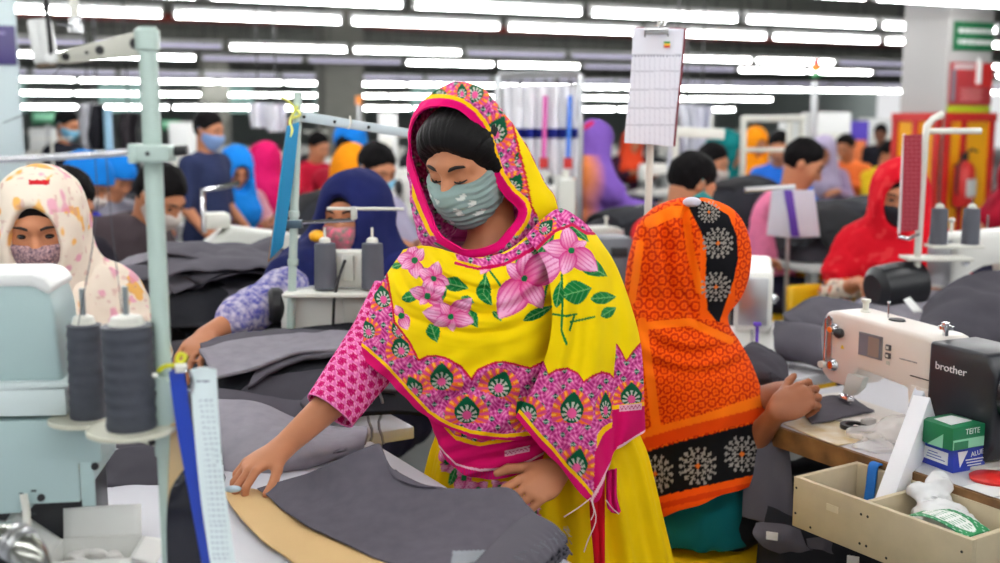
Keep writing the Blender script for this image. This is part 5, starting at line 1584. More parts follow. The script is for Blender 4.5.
MB().lathe([(0, 0), (.009, 0), (.009, .018), (0, .019)], (-.030, -.055, .118), (0, -1, 0), 12).build('release_knob', M_offw, bm_)
MB().prism([(.014, .168), (.024, .168), (.019, .177)], .0555, .057, XZ).build('warning_mark', mat('warning_yellow', (236, 200, 20), var=.02), bm_)
MB().tube([(0, -.02, .09), (0, -.02, .012)], .004, 8).tube([(.013, -.02, .09), (.013, -.02, .025)], .0035, 8).build('needle_bar', M_chrome, bm_)
MB().box((.005, -.022, .036), (.028, .022, .016), bev=.002).box((.012, -.022, .058), (.014, .016, .02), bev=.002).prism([(-.008, -.02), (.016, -.02), (.014, .012), (-.004, .012)], .003, .007).build('presser_foot', M_chrome, bm_)
MB().prism([(.026, .058), (.040, .112), (.088, .113), (.080, .084), (.058, .060)], .040, .060, XZ, bev=.004).build('thread_guard', mat('guard_grey', (198, 204, 200), rough=.35, var=.03), bm_)
MB().lathe([(0, 0), (.012, 0), (.012, .004), (.007, .008), (.007, .026), (.011, .028), (.011, .034), (0, .036)], (.020, .01, .252), 'Z', 14).build('oil_cap', M_offw, bm_)
MB().tube([(.085, .01, .25), (.085, .01, .290)], .0022, 6).ell((.085, .01, .290), (.004, .004, .004)).build('thread_post', M_chrome, bm_)
MB().lathe([(0, 0), (.020, 0), (.016, .006), (0, .008)], (.110, .01, .249), 'Z', 16).build('bobbin_winder', M_iron, bm_)
MB().lathe([(0, 0), (.006, 0), (.006, .014), (.015, .015), (.015, .022), (.008, .024), (.008, .030), (0, .03)], (.245, .0, .244), 'Z', 14).build('bobbin_winder', M_chrome, bm_)

# ---- drawer box hung on the table edge
M_ply = mat('plywood', (196, 182, 152), rough=.6, var=.10, vscale=18)
B0 = P(794, 474, 2.22); B0.z = .654
bx = thing('wooden_box', 'plywood tray box with two compartments screwed to the table edge', 'box', B0, math.atan2(-.847, .53))
Lb, Wb, Hb, tb_ = .42, .195, .108, .012       # local x towards us, local y towards the table
MB().box((Lb / 2, tb_ / 2, Hb / 2), (Lb, tb_, Hb), bev=.0015).build('front_board', M_ply, bx)
MB().box((Lb / 2, Wb - tb_ / 2, Hb / 2), (Lb, tb_, Hb), bev=.0015).build('back_board', M_ply, bx)
for xx, nm in ((tb_ / 2, 'end_board'), (Lb - tb_ / 2, 'end_board'), (.185, 'divider')):
    MB().box((xx, Wb / 2, Hb / 2), (tb_, Wb - 2 * tb_, Hb), bev=.0015).build(nm, M_ply, bx)
MB().box((Lb / 2, Wb / 2, .004), (Lb - .02, Wb - .02, .008)).build('bottom_board', M_ply, bx)
for (x, y, z, ax) in ((.008, 0, .085, 0), (.008, 0, .03, 0), (.05, 0, .012, 0), (.176, 0, .08, 0), (.176, 0, .02, 0), (.192, 0, .08, 0), (.192, 0, .02, 0), (.24, 0, .012, 0), (.40, 0, .08, 0), (.34, 0, .012, 0), (.08, Wb - tb_, .08, 0), (.30, Wb - tb_, .07, 0), (.36, Wb - tb_, .085, 0)):
    MB().lathe([(0, 0), (.003, 0), (.002, .0012), (0, .0015)], (x, y, z), (0, -1, 0), 8).build('screw', M_iron, bx)
MB().box((.105, -.0004, .070), (.03, .0012, .014)).build('tape_scrap', mat('old_tape', (214, 204, 176), rough=.4, var=.1), bx)
bw = lambda x, y, z: bx_M @ Vector((x, y, z))
bx_M = Matrix.Translation(B0) @ Matrix.Rotation(math.atan2(-.847, .53), 4, 'Z')
sb = thing('blue_strap', 'bright blue strap with a buckle hooked over the rim of the plywood box', 'strap', bw(.05, .16, .01))
V = spline_grid([[list(bw(x, y, z)) for x in (.045, .057, .069)] for y, z in ((.200, .070), (.200, .112), (.190, .119), (.178, .112), (.172, .06), (.166, .02))], 10, 50)
thick_sheet('band', V, .003, mat('blue_webbing', (24, 112, 200), rough=.7, var=.05), sb, True)
for i, (x, y) in enumerate(((.075, .17), (.10, .15), (.05, .16))):
    MB().cyl(bw(x, y, .022), .016, .022, 'Z', 14, bev=.004).build('buckle', mat('blue_plastic', (26, 96, 190), rough=.4, var=.04), sb, True)
# long white carton leaning out of the box
pa, pb = bw(.168, .075, .035), P(925, 408, 2.30)
ax = (pb - pa).normalized(); side = Vector((.62, .78, 0)); side = (side - ax * side.dot(ax)).normalized()
lb = thing('long_carton', 'long white narrow carton leaning out of the plywood box', 'carton', pa)
Mx = frame(ax, side, pa)
ln = (pb - pa).length
MB().box((ln / 2, 0, 0), (ln, .084, .036), bev=.0015).build('sleeve', mat('white_card', (238, 238, 242), rough=.6, var=.03), lb).data.transform(_pm[lb.name] @ Mx)
MB().box((ln - .004, 0, .020), (.05, .080, .003), bev=.001).box((ln + .008, 0, .010), (.018, .076, .02), bev=.002).build('end_flap', mat('grey_card', (205, 206, 214), rough=.6, var=.05), lb).data.transform(_pm[lb.name] @ Mx)
MB().box((ln * .45, -.0, .0185), (ln * .7, .001, .0006)).build('crease', M_machg, lb).data.transform(_pm[lb.name] @ Mx)
# plastic bag with a green printed label in the right compartment
bg = thing('plastic_bag', 'crumpled clear plastic bag with a green and white label in the box', 'bag', bw(.30, .11, .01))
sd = SDF(); sd.ell(bw(.27, .12, .07), (.055, .055, .04), None, .03).ell(bw(.33, .10, .06), (.05, .06, .035), None, .03).cap(bw(.24, .15, .09), bw(.225, .17, .125), .016, .024, .02).cap(bw(.23, .13, .09), bw(.21, .12, .115), .012, .02, .02)
sd.warp(lambda p: .014 * np.abs(vnoise(p, 28, 3)) - .005 + .003 * vnoise(p, 80, 4))
sculpt('bag', sd, .0035, mat('white_polythene', (244, 245, 246), rough=.25, var=.02, spec=.6, alpha=.85), bg, True, it=0)
V = spline_grid([[list(bw(x, y, z)) for x, z in ((.26, .098), (.30, .108), (.34, .106), (.385, .094))] for y in (.030, .07, .105)], 50, 40)
def lab_col(W):
    q = (np.array(bx_M.inverted()) @ np.c_[W, np.ones(len(W))].T).T; u, v = (q[:, 0] - .26) / .125, (q[:, 1] - .03) / .075
    c = np.tile(lin((20, 134, 76)), (len(W), 1)); d = np.hypot((u - .5) / 1.3, (v - .5)); put(c, d < .34, (236, 238, 234)); put(c, (d < .30) & (np.sin(v * 60) > .5) & (np.sin(u * 40) > -.4), (40, 140, 90))
    put(c, (d > .40) & (np.sin(u * 50) * np.sin(v * 30) > .6), (190, 220, 200)); return c
thick_sheet('label_panel', V, .0012, mat('printed_label', attr=True, rough=.5, var=.02), bg, True, lab_col)
# plastic wrapping and bobbin case on the table
o = thing('plastic_wrap', 'crumpled clear plastic wrapping on the table behind the leaning carton', 'wrapping', G(890, 438, .78))
sd = SDF(); sd.ell(G(880, 434, .785), (.075, .05, .012), None, .02).ell(G(902, 430, .795), (.055, .06, .030), None, .02).ell(G(876, 446, .785), (.05, .04, .010), None, .02)
sd.warp(lambda p: .012 * np.abs(vnoise(p, 26, 7)) - .004 + .0015 * vnoise(p, 90, 5))
sculpt('film', sd, .004, mat('clear_film', (244, 244, 244), rough=.15, var=.02, spec=.6, alpha=.5), o, True, it=0)
o = thing('bobbin_case', 'dark metal bobbin ring lying on the table by the plastic wrapping', 'bobbin', G(853, 428, .784))
MB().lathe([(.018, 0), (.030, 0), (.030, .010), (.018, .010), (.018, 0)], (0, 0, 0), 'Z', 24).build('ring', M_iron, o)
o = thing('grey_clip', 'small grey plastic clip beside the dark metal ring', 'clip', G(868, 428, .782))
MB().box((0, 0, .012), (.035, .018, .022), .4, bev=.004).build('clip_body', mat('warm_grey_plastic', (176, 172, 168), rough=.5, var=.03), o)
# two cartons of thread stacked on the table
def carton(name, label, px, py, z0, sx, sy, sz, rz, m):
    p = G(px, py, z0); t = thing(name, label, 'box', p, rz)
    MB().box((0, 0, sz / 2), (sx, sy, sz), bev=.0015).build('carton', m, t); return t
M_bluebox = mat('blue_carton', (38, 60, 170), rough=.4, var=.04); M_greenbox = mat('green_carton', (16, 118, 74), rough=.4, var=.05)
rzb = math.radians(24)
c1 = carton('small_carton', 'blue and white carton on the table under the green carton', 950, 464, .78, .090, .100, .050, rzb, M_bluebox)
c2 = carton('small_carton', 'green and white carton lying on the blue one by the machine', 951, 443, .831, .092, .088, .048, rzb + .03, M_greenbox)
FX = frame((1, 0, 0), (0, 0, 1), (0, 0, 0)); LX = frame((0, -1, 0), (0, 0, 1), (0, 0, 0))
MB().box((-.0456, .0, .026), (.001, .072, .026)).build('white_field', M_text, c1)
MB().prism([(-.034, .044), (-.006, .044), (-.026, .010)], .0502, .0508, XZ).build('white_triangle', M_text, c1)
lettering('lettering', 'ALUE', .0150, M_text, c1, frame((1, 0, .12), (0, 0, 1), (.020, -.0508, .036)), .0003)
tb = MB()
for k in range(3): tb.box((.014, -.0503, .024 - .006 * k), (.050 - .006 * k, .0012, .0022))
tb.build('small_print', M_text, c1)
tb = MB()
for k in range(3): tb.box((-.0463, -.004 + .004 * k, .020 + .006 * k), (.0012, .05 - .012 * k, .0016))
tb.build('address_print', mat('blue_print', (90, 100, 170), var=.02), c1)
MB().box((0, -.0445, .012), (.088, .0012, .020)).build('pale_field', mat('mint_print', (140, 205, 170), rough=.5, var=.03), c2)
MB().box((-.022, -.0450, .010), (.040, .0012, .016)).build('green_field', M_greenbox, c2)
lettering('lettering', 'TEITE', .017, M_text, c2, frame((1, 0, 0), (0, 0, 1), (.010, -.0446, .036)), .0003)
MB().prism([(-.030, -.024), (.036, -.018), (.030, .030), (-.024, .026)], .0482, .0490).build('white_label', M_text, c2)
MB().prism([(-.02, .0), (.02, .0), (.02, .03)], .0462, .0468, LX).build('pale_triangle', mat('mint_print', (140, 205, 170)), c2)
# red bobbin plate at the frame's edge
o = thing('red_lid', 'red round lid lying on the table in front of the cartons', 'lid', G(992, 480, .781))
MB().lathe([(0, 0), (.042, 0), (.044, .006), (.038, .010), (0, .012)], (0, 0, 0), 'Z', 28).build('lid', M_red, o)
o = thing('printed_slip', 'white printed paper slip under the red lid', 'paper', G(995, 488, .7805))
MB().box((0, 0, .0005), (.10, .07, .001), .5).build('paper', M_text, o)
# cloth in the bin under the table
un = thing('denim_scraps', 'grey denim pieces with white tags heaped below the plywood box', 'cloth pile', (P(800, 540, 2.45).x, 2.45, 0))
sd = SDF(); c0 = P(845, 575, 2.50)
sd.ell((c0.x, c0.y, .20), (.22, .20, .25), None, .03); sd.cut((0, 0, -1), 0); sd.warp(lambda p: .02 * vnoise(p, 9, 2)); sculpt('heap', sd, .014, M_blackc, un, True)
for k, (rows, m) in enumerate((
        ([[(748, 440, 2.56), (768, 432, 2.56), (788, 442, 2.56)], [(744, 480, 2.53), (770, 478, 2.52), (792, 478, 2.52)], [(742, 520, 2.5), (768, 524, 2.48), (794, 528, 2.48)]], M_denim2 if False else M_denim),
        ([[(762, 505, 2.50), (795, 515, 2.46), (850, 520, 2.44)], [(758, 540, 2.48), (790, 545, 2.42), (850, 550, 2.40)], [(754, 590, 2.46), (790, 590, 2.40), (850, 590, 2.38)]], M_blackc),
        ([[(756, 526, 2.46), (780, 524, 2.44), (800, 530, 2.43)], [(754, 540, 2.44), (780, 540, 2.42), (806, 546, 2.41)], [(780, 552, 2.43), (800, 552, 2.41), (812, 550, 2.41)]], M_denim),
        ([[(806, 538, 2.42), (824, 534, 2.41), (836, 540, 2.41)], [(808, 546, 2.41), (822, 546, 2.40), (834, 548, 2.40)]], M_denim),
        ([[(820, 540, 2.42), (860, 550, 2.40), (900, 560, 2.38)], [(815, 580, 2.40), (860, 585, 2.38), (900, 590, 2.36)]], M_blackc))):
    sheet_px('panel', rows, .008, m, 50, 40, un, .012, 60 + k, 14)
for (px, py, Y) in ((772, 536, 2.40), (853, 560, 2.36)):
    p = P(px, py, Y); MB().box(p, (.026, .004, .018), -.4).build('white_tag', M_text, un, True)
# ================================================================ left foreground: sewing automat, thread stand, clipboards, boxes
M_teal = mat('pale_teal_enamel', (172, 196, 196), rough=.35, var=.04, vscale=3)
M_tealw = mat('pale_white_enamel', (206, 220, 220), rough=.35, var=.03)
M_post = mat('mint_enamel', (182, 202, 194), rough=.35, var=.04)
# the big machine casing: upper housing and lower cabinet
mo = P(70, 500, 1.66); mo.z = TZ
lm = thing('sewing_automat', 'big pale teal machine casing with rounded white top beside the thread cones', 'machine', mo, math.radians(8))
def wz(py, Y): return P(0, py, Y).z
zt_, zm, zb_ = wz(275, 1.66), wz(382, 1.6), wz(400, 1.6)
x1 = (P(68, 300, 1.6).x - mo.x) - .024; x2 = (P(95, 450, 1.6).x - mo.x)
MB().prism([(x1 - .60, zm + .012 - TZ), (x1, zm - TZ), (x1 - .006, zt_ - .05 - TZ), (x1 - .015, zt_ - .012 - TZ), (x1 - .04, zt_ - TZ), (x1 - .60, zt_ + .0 - TZ)], -.07, .06, XZ, bev=.006).build('upper_housing', M_teal, lm, ang=50)
MB().prism([(x1 - .60, zt_ - .004 - TZ), (x1 - .035, zt_ - .008 - TZ), (x1 - .012, zt_ - .022 - TZ), (x1 - .006, zt_ - .012 - TZ), (x1 - .016, zt_ + .003 - TZ), (x1 - .034, zt_ + .010 - TZ), (x1 - .60, zt_ + .014 - TZ)], -.07, .065, XZ, bev=.006).build('top_cover', M_white, lm)
MB().prism([(x1 - .60, zb_ - TZ + .01), (x1 + .012, zm - .006 - TZ), (x1 + .012, zm + .002 - TZ), (x1 - .60, zm + .016 - TZ)], -.21, .075, XZ, bev=.003).build('ledge', M_tealw, lm)
MB().prism([(x1 - .60, zb_ - .01 - TZ), (x1 - .60, zm - TZ), (x1 + .006, zm - .008 - TZ), (x1 + .006, zb_ - .022 - TZ)], -.2, .072, XZ, bev=.003).build('white_band', M_tealw, lm)
z5 = wz(517, 1.6) - TZ
low = [(x2 - .64, z5 + .012), (x2 - .11, z5 + .012), (x2 - .11, z5 + .025), (x2 - .034, z5 + .025), (x2 - .034, z5 + .085), (x2, z5 + .085), (x2, zb_ - .03 - TZ), (x2 - .64, zb_ - .02 - TZ)]
MB().prism(low, -.2, .07, XZ, bev=.003).build('lower_cabinet', M_teal, lm)
MB().box((x2 - .022, -.0675, z5 + .055), (.020, .004, .075), bev=.001).build('side_panel', M_teal, lm)
for (x, z) in ((x2 - .010, wz(466, 1.6) - TZ), (x2 - .09, z5 + .035)):
    MB().lathe([(0, 0), (.006, 0), (.005, .004), (0, .005)], (x, -.07, z), (0, -1, 0), 10).build('screw', M_iron, lm)
tb = MB()
for (x, z, w, h_) in ((x2 - .115, .118, .010, .004), (x2 - .105, .114, .012, .003), (x2 - .10, .150, .008, .003), (x2 - .118, .147, .006, .002), (x2 - .15, .06, .004, .003)): tb.box((x, -.0702, z), (w, .0012, h_), .0)
tb.build('scuff', mat('dark_scuff', (60, 66, 68), rough=.7, var=.2), lm)
MB().prism([(x2 - .48, 0), (x2 - .05, 0), (x2 - .05, z5 + .02), (x2 - .48, z5 + .02)], -.19, -.02, XZ, bev=.004).build('base', M_black, lm)
MB().box((x2 - .055, .008, .008), (.014, .012, .016), bev=.002).build('amber_part', mat('amber_plastic', (228, 160, 20), rough=.4, var=.03), lm)
MB().tube([(x2 - .112, -.08, z5 + .045), (x2 - .108, -.085, z5 + .02), (x2 - .110, -.082, z5 - .01)], .006, 8).build('white_clip', M_offw, lm)
MB().cyl((x2 - .142, .012, .01), .02, .02, 'Y', 16, bev=.003).build('rubber_foot', M_rubber, lm)

# thread stand: post, clamp, horizontal rail, swing arm, bracket and the two trays
YS = 1.50
pt, pb_ = P(147, 27, YS), P(167, 470, YS)
stn = thing('thread_stand', 'pale mint steel thread stand rising beside the big teal machine', 'thread stand', (pb_.x, YS, TZ))
def W(px, py, dY=0.0): return P(px, py, YS + dY)
base = Vector((pb_.x, YS, TZ))
MB().tube([base, pt], .0125, 20).build('post', M_post, stn, True)
MB().cyl(W(147, 40), .0165, .030, 'Z', 18, bev=.003).build('top_collar', M_post, stn, True)
cb = W(155, 153)
MB().box(cb + Vector((.004, -.010, 0)), (.046, .042, .022), bev=.003).build('clamp', M_post, stn, True)
MB().box(cb + Vector((-.022, -.010, 0)), (.010, .044, .026), bev=.002).build('clamp_jaw', M_post, stn, True)
MB().lathe([(0, 0), (.003, 0), (.003, .002), (0, .002)], cb + Vector((0, -.031, 0)), (0, -1, 0), 10).build('clamp_screw', M_iron, stn, True)
MB().tube([W(-60, 164), W(186, 149)], .0048, 12).build('rail', M_chrome, stn, True)
MB().lathe([(0, 0), (.007, 0), (.007, .018), (0, .018)], W(174, 151), (1, 0, .06), 12).build('rail_nut', M_iron, stn, True)
# swing arm towards the motor pod
a0, a1 = W(141, 43), W(66, 57)
ax = (a0 - a1); L_ = ax.length; ax.normalize()
Ma = frame(ax, Vector((0, 0, 1)), a1)
armo = MB().prism([(-.012, -.006), (0, -.009), (L_, -.016), (L_, .016), (0, .009), (-.012, .006)], -.006, .006, Ma, bev=.002).build('swing_arm', mat('arm_putty', (196, 196, 184), rough=.4, var=.03), stn, True)
for f_, r in ((.02, .0055), (.47, .006), (.30, .0025), (.94, .0075)):
    MB().lathe([(0, 0), (r, 0), (r * .8, .003), (0, .003)], a1 + ax * (L_ * f_) + Vector((0, -.006, 0)), (0, -1, 0), 14).build('bolt', M_iron, armo, True)
# bracket and trays
bk = W(165, 412)
MB().prism([(-.010, -.058), (.004, -.064), (.016, -.055), (.020, .048), (-.010, .058)], -.010, .010, frame((1, 0, 0), (0, 0, 1), bk + Vector((0, -.012, 0))), bev=.002).build('bracket', M_post, stn, True)
for py in (389, 416, 437):
    MB().lathe([(0, 0), (.0055, 0), (.0045, .003), (0, .004)], W(158 if py < 430 else 157, py) + Vector((0, -.023, 0)), (0, -1, 0), 12).build('bolt', M_iron, stn, True)
trays = []
M_tray = mat('tray_beige', (206, 206, 188), rough=.3, var=.04)
for (px, py, Y, rx) in ((89, 420, 1.60, .058), (132, 431, 1.47, .060)):
    c = P(px, py, Y)
    tr_ = MB().lathe([(0, -.004), (rx * .6, -.004), (rx, .000), (rx, .004), (rx * .97, .006), (0, .004)], c, 'Z', 40).build('tray', M_tray, stn, True)
    trays.append(c)
    MB().prism([(0, -.016), ((bk - c).length, -.014), ((bk - c).length, .014), (0, .016)], -.008, -.002, frame(Vector((bk.x - c.x, bk.y - c.y, 0)), (0, 0, 1) if False else Vector((-(bk.y - c.y), bk.x - c.x, 0)), c)).build('tray_arm', M_tray, stn, True)
# the two thread cones on their pins
M_conel = mat('charcoal_thread_near', (58, 62, 72), rough=.55, var=.10, vscale=60, bump=.3, bscale=300)
for (pt_, r0, r1, h_, lab) in ((trays[0], .0262, .0240, .142, 'charcoal thread cone standing nearest the big teal machine'), (trays[1], .0330, .0340, .145, 'thick charcoal thread cone on the front tray beside the mint post')):
    t = thing('thread_cone', lab, 'thread cone', (pt_.x, pt_.y, pt_.z + .005))
    pr = [(0, 0), (r0, 0)]
    for i in range(40):
        f = i / 39; pr.append((r0 + (r1 - r0) * f + .0007 * math.sin(i * 1.3) + .0004 * (i % 2), .002 + (h_ - .004) * f))
    pr += [(r1 * .7, h_), (0, h_)]
    MB().lathe(pr, (0, 0, 0), 'Z', 40).build('winding', M_conel, t, ang=60)
    MB().lathe([(0, h_ - .002), (r1 * .74, h_ - .002), (r1 * .60, h_ + .010), (.008, h_ + .013), (0, h_ + .013)], (0, 0, 0), 'Z', 24).build('core_tube', M_offw, t)
    MB().tube([(0, 0, h_), (0, 0, h_ + .052)], .004, 10).build('pin', mat('zinc', (150, 160, 164), rough=.35, metal=.6, var=.05), t)
# spool behind them: thin threads running up
thr = thing('sewing_thread', 'thin grey sewing threads running from the thread cones up to the rail', 'thread', W(78, 326))
MB().tube([W(78, 326, .08), W(92, 250, .05), W(98, 200, .03), W(95, 158)], .0007, 5).build('strand', M_cone, thr, True)
MB().tube([W(124, 330, -.02), W(112, 230), W(106, 157)], .0007, 5).build('strand', M_cone, thr, True)
MB().tube([W(3, 123, .0), W(25, 114), W(66, 60)], .0007, 5).build('strand', M_cone, thr, True)
# yellow tie, white pen-like hook on the bracket
ty = thing('yellow_tie', 'yellow twist tie knotted around the mint post above the bracket', 'tie', W(170, 366))
cv = crom(np.array([list(W(*p)) for p in ((158, 371, -.02), (166, 366, -.02), (176, 365, -.02), (184, 361, -.018), (185, 356, -.016), (180, 354, -.016), (177, 359, -.018), (179, 364, -.02))]), 50)
MB().tube([Vector(v) for v in cv], .0032, 8).build('loop', mat('yellow_wire', (222, 222, 40), rough=.4, var=.03), ty, True)
rd = thing('white_rod', 'short white plastic rod sticking out of the bracket beside the yellow tie', 'rod', W(128, 368))
MB().tube([W(129, 368, -.05), W(157, 376, -.03)], .0036, 10).build('rod', M_offw, rd, True)
# hanging documents: blue folder, white sheets, black cover, kraft card
def hang(name, label, cat, pts, th, m, colf=None, nu=16, nv=40, mp=None):
    o = thing(name, label, cat, P(*pts[0][0]))
    V = spline_grid([[list(P(*p)) for p in r] for r in pts], nu, nv)
    thick_sheet(mp or 'sheet', V, th, m, o, True, colf); return o
def docs_col(V):
    q = PX(V); x, y = q[:, 0], q[:, 1]; c = np.tile(lin((222, 236, 238)), (len(V), 1))
    l = np.interp(y, [370, 563], [191, 208]); r = np.interp(y, [370, 563], [216, 234])
    u = (x - l) / (r - l)
    put(c, (u > .15) & (u < .7) & (np.abs(y - 381) < .8), (120, 130, 150))
    put(c, (u > .2) & (u < .8) & (y > 398) & (y < 560) & (np.sin(y * 1.15) > .72) & (np.sin(x * 1.3 + y) > -.5), (168, 180, 192))
    return c
o = hang('paper_sheets', 'white printed sheets hanging from the blue folder on the thread stand', 'papers', [[(190, 370, 1.455), (203, 367, 1.46), (216, 369, 1.47)], [(194, 430, 1.45), (208, 428, 1.455), (219, 428, 1.465)], [(201, 500, 1.445), (215, 500, 1.45), (226, 500, 1.46)], [(212, 575, 1.44), (226, 575, 1.445), (237, 575, 1.455)]], .004, mat('office_paper', attr=True, rough=.7, var=.03), docs_col, 60, 160)
o = hang('blue_folder', 'bright blue folder clipped to the mint thread stand', 'folder', [[(169, 372, 1.46), (177, 368, 1.462), (184, 372, 1.465)], [(177, 430, 1.455), (184, 428, 1.457), (193, 430, 1.46)], [(190, 500, 1.45), (197, 500, 1.452), (205, 500, 1.455)], [(204, 575, 1.445), (210, 575, 1.447), (216, 575, 1.45)]], .005, mat('blue_pvc', (28, 62, 170), rough=.35, var=.04))
MB().tube([P(184, 368, 1.45), P(190, 372, 1.448), P(193, 384, 1.448), P(192, 392, 1.45), P(188, 390, 1.452)], .0022, 8).build('wire_clip', M_chrome, o, True)
MB().box(P(181, 368, 1.455), (.016, .018, .010), .3, bev=.002).build('binder', M_offw, o, True)
o = hang('black_cover', 'glossy black plastic cover curving out behind the blue folder', 'folder', [[(188, 466, 1.465), (188, 468, 1.462), (189, 470, 1.46)], [(172, 488, 1.458), (182, 490, 1.455), (192, 492, 1.455)], [(167, 520, 1.45), (182, 522, 1.448), (197, 524, 1.45)], [(168, 580, 1.445), (184, 580, 1.443), (203, 580, 1.446)]], .004, mat('black_gloss', (16, 18, 30), rough=.18, var=.05))
o = hang('kraft_card', 'narrow tan card hanging behind the blue folder', 'card', [[(171, 424, 1.475), (177, 422, 1.475), (182, 424, 1.475)], [(169, 470, 1.472), (178, 470, 1.472), (186, 470, 1.472)], [(167, 520, 1.47), (180, 520, 1.47), (190, 520, 1.47)]], .003, mat('tan_card', (206, 178, 132), rough=.7, var=.05))
# motor pod hanging from a pipe, with black cable
pd = thing('power_socket', 'white ribbed socket box with a black cable hanging from the ceiling track', 'socket', P(43, 42, 1.46))
Mp = Matrix.Translation(P(43, 42, 1.46)) @ Matrix.Rotation(-.10, 4, 'Y') @ Matrix.Rotation(.35, 4, 'Z')
MB().box((0, 0, 0), (.030, .030, .056), bev=.004).build('casing', M_white, pd).data.transform(_pm[pd.name] @ Mp)
for k in (-1, 0, 1): MB().box((k * .009, -.0155, .0), (.004, .003, .05), bev=.001).build('rib', M_white, pd).data.transform(_pm[pd.name] @ Mp)
MB().box((.0, 0, -.0295), (.022, .022, .005), bev=.001).build('foot_plate', mat('brown_bakelite', (120, 104, 84), rough=.5, var=.05), pd).data.transform(_pm[pd.name] @ Mp)
cv = crom(np.array([list(P(*p)) for p in ((45, -60, 1.44), (46, 5, 1.435), (48, 20, 1.43), (50, 38, 1.43), (51.5, 56, 1.435))]), 40)
MB().tube([Vector(v) for v in cv], .0030, 10).lathe([(0, 0), (.0055, 0), (.004, .012), (0, .012)], P(46, 12, 1.435), (0.1, 0, 1), 10).build('cable', M_rubber, pd, True)
MB().lathe([(0, 0), (.008, 0), (.007, .006), (0, .006)], P(52, 58, 1.437), (0, -1, .2), 14).build('cable_grommet', M_white, pd, True)
MB().tube([P(56, 24, 1.46), P(72, 26, 1.47)], .0012, 6).build('wire_stay', M_chrome, pd, True)
pi_ = thing('ceiling_conduit', 'white vertical conduit pipe with a coupling beside the socket box', 'pipe', P(74, 20, 1.48))
MB().tube([P(75.5, 28, 1.48), P(73.5, -3, 1.48), P(66, -420, 1.48)], .0058, 12).build('pipe', M_offw, pi_, True)
MB().lathe([(.0055, 0), (.0095, 0), (.0095, .010), (.0075, .014), (.0075, .020), (.0055, .020)], P(75.5, 33, 1.48), 'Z', 12).build('coupling', M_steel, pi_, True)
# ---- bottom-left boxes and the steel elbow
q_ = G(97, 576, TZ)
ob = thing('open_carton', 'open white carton with raised flaps and white contents at the table corner', 'carton', q_, math.radians(6))
M_card = mat('white_carton', (236, 236, 232), rough=.65, var=.03)
bxz = .045
MB().box((0, -.045, bxz / 2), (.125, .002, bxz)).build('front_wall', M_card, ob)
MB().box((0, .045, bxz / 2), (.125, .002, bxz)).build('back_wall', M_card, ob)
for s in (-1, 1): MB().box((s * .062, 0, bxz / 2), (.002, .09, bxz)).build('side_wall', M_card, ob)
MB().box((0, 0, .002), (.124, .09, .003)).build('bottom', M_card, ob)
thick_sheet('back_flap', spline_grid([[[-.060, .046, bxz], [0, .046, bxz], [.060, .046, bxz]], [[-.062, .060, bxz + .045], [0, .061, bxz + .047], [.058, .060, bxz + .048]]], 10, 10), .0015, M_card, ob)
thick_sheet('side_flap', spline_grid([[[-.063, .044, bxz], [-.063, 0, bxz], [-.063, -.044, bxz]], [[-.135, .055, bxz + .050], [-.14, .01, bxz + .030], [-.12, -.035, bxz + .002]]], 10, 10), .0015, M_card, ob)
thick_sheet('front_flap', spline_grid([[[-.063, -.046, bxz], [0, -.046, bxz], [.063, -.046, bxz]], [[-.09, -.10, bxz - .004], [0, -.105, bxz - .006], [.08, -.10, bxz - .004]]], 10, 10), .0015, M_card, ob)
thick_sheet('side_flap', spline_grid([[[.063, .044, bxz], [.063, 0, bxz], [.063, -.044, bxz]], [[.10, .05, bxz - .01], [.10, 0, bxz - .012], [.10, -.05, bxz - .01]]], 10, 10), .0015, M_card, ob)
sd = SDF(); random.seed(3)
for k in range(14): sd.ell((random.uniform(-.045, .045), random.uniform(-.03, .035), random.uniform(.015, .034)), (.012, .008, .006), None, .004)
sculpt('contents', sd, .0022, mat('white_parts', (234, 232, 228), rough=.4, var=.03), ob)
gl = thing('green_label', 'small green and white printed tag standing against the open carton', 'label', G(137, 556, TZ + .03))
V = spline_grid([[list(P(*p)) for p in r] for r in ([(133, 542, 1.70), (142, 536, 1.71)], [(132, 558, 1.69), (139, 555, 1.70)])], 16, 16)
def gcol(Wv):
    q = PX(Wv); c = np.tile(lin((20, 128, 72)), (len(Wv), 1)); put(c, (np.abs((q[:, 0] - 137) + (q[:, 1] - 548) * .5) < 1.0), (220, 236, 226)); return c
thick_sheet('tag', V, .002, mat('green_print', attr=True, rough=.5, var=.02), gl, True, gcol)
el = thing('steel_elbow', 'shiny steel pipe elbow in the lower corner in front of the teal machine', 'pipe', P(10, 560, 1.30))
cv = crom(np.array([list(P(*p)) for p in ((-60, 538, 1.36), (-10, 537, 1.34), (14, 541, 1.33), (30, 556, 1.32), (36, 585, 1.32), (36, 640, 1.33))]), 50)
MB().tube([Vector(v) for v in cv], .021, 24).build('pipe', mat('polished_steel', (170, 172, 165), rough=.18, metal=.9, var=.03), el, True)
for i in (20, 23):
    d_ = Vector(cv[i + 1]) - Vector(cv[i]); MB().lathe([(.021, -.004), (.0245, -.003), (.0245, .003), (.021, .004)], Vector(cv[i]), d_.normalized(), 24).build('collar', M_steel, el, True)
# ================================================================ beyond the near tables, right side
def gx(px, Y): return P(px, 120, Y).x
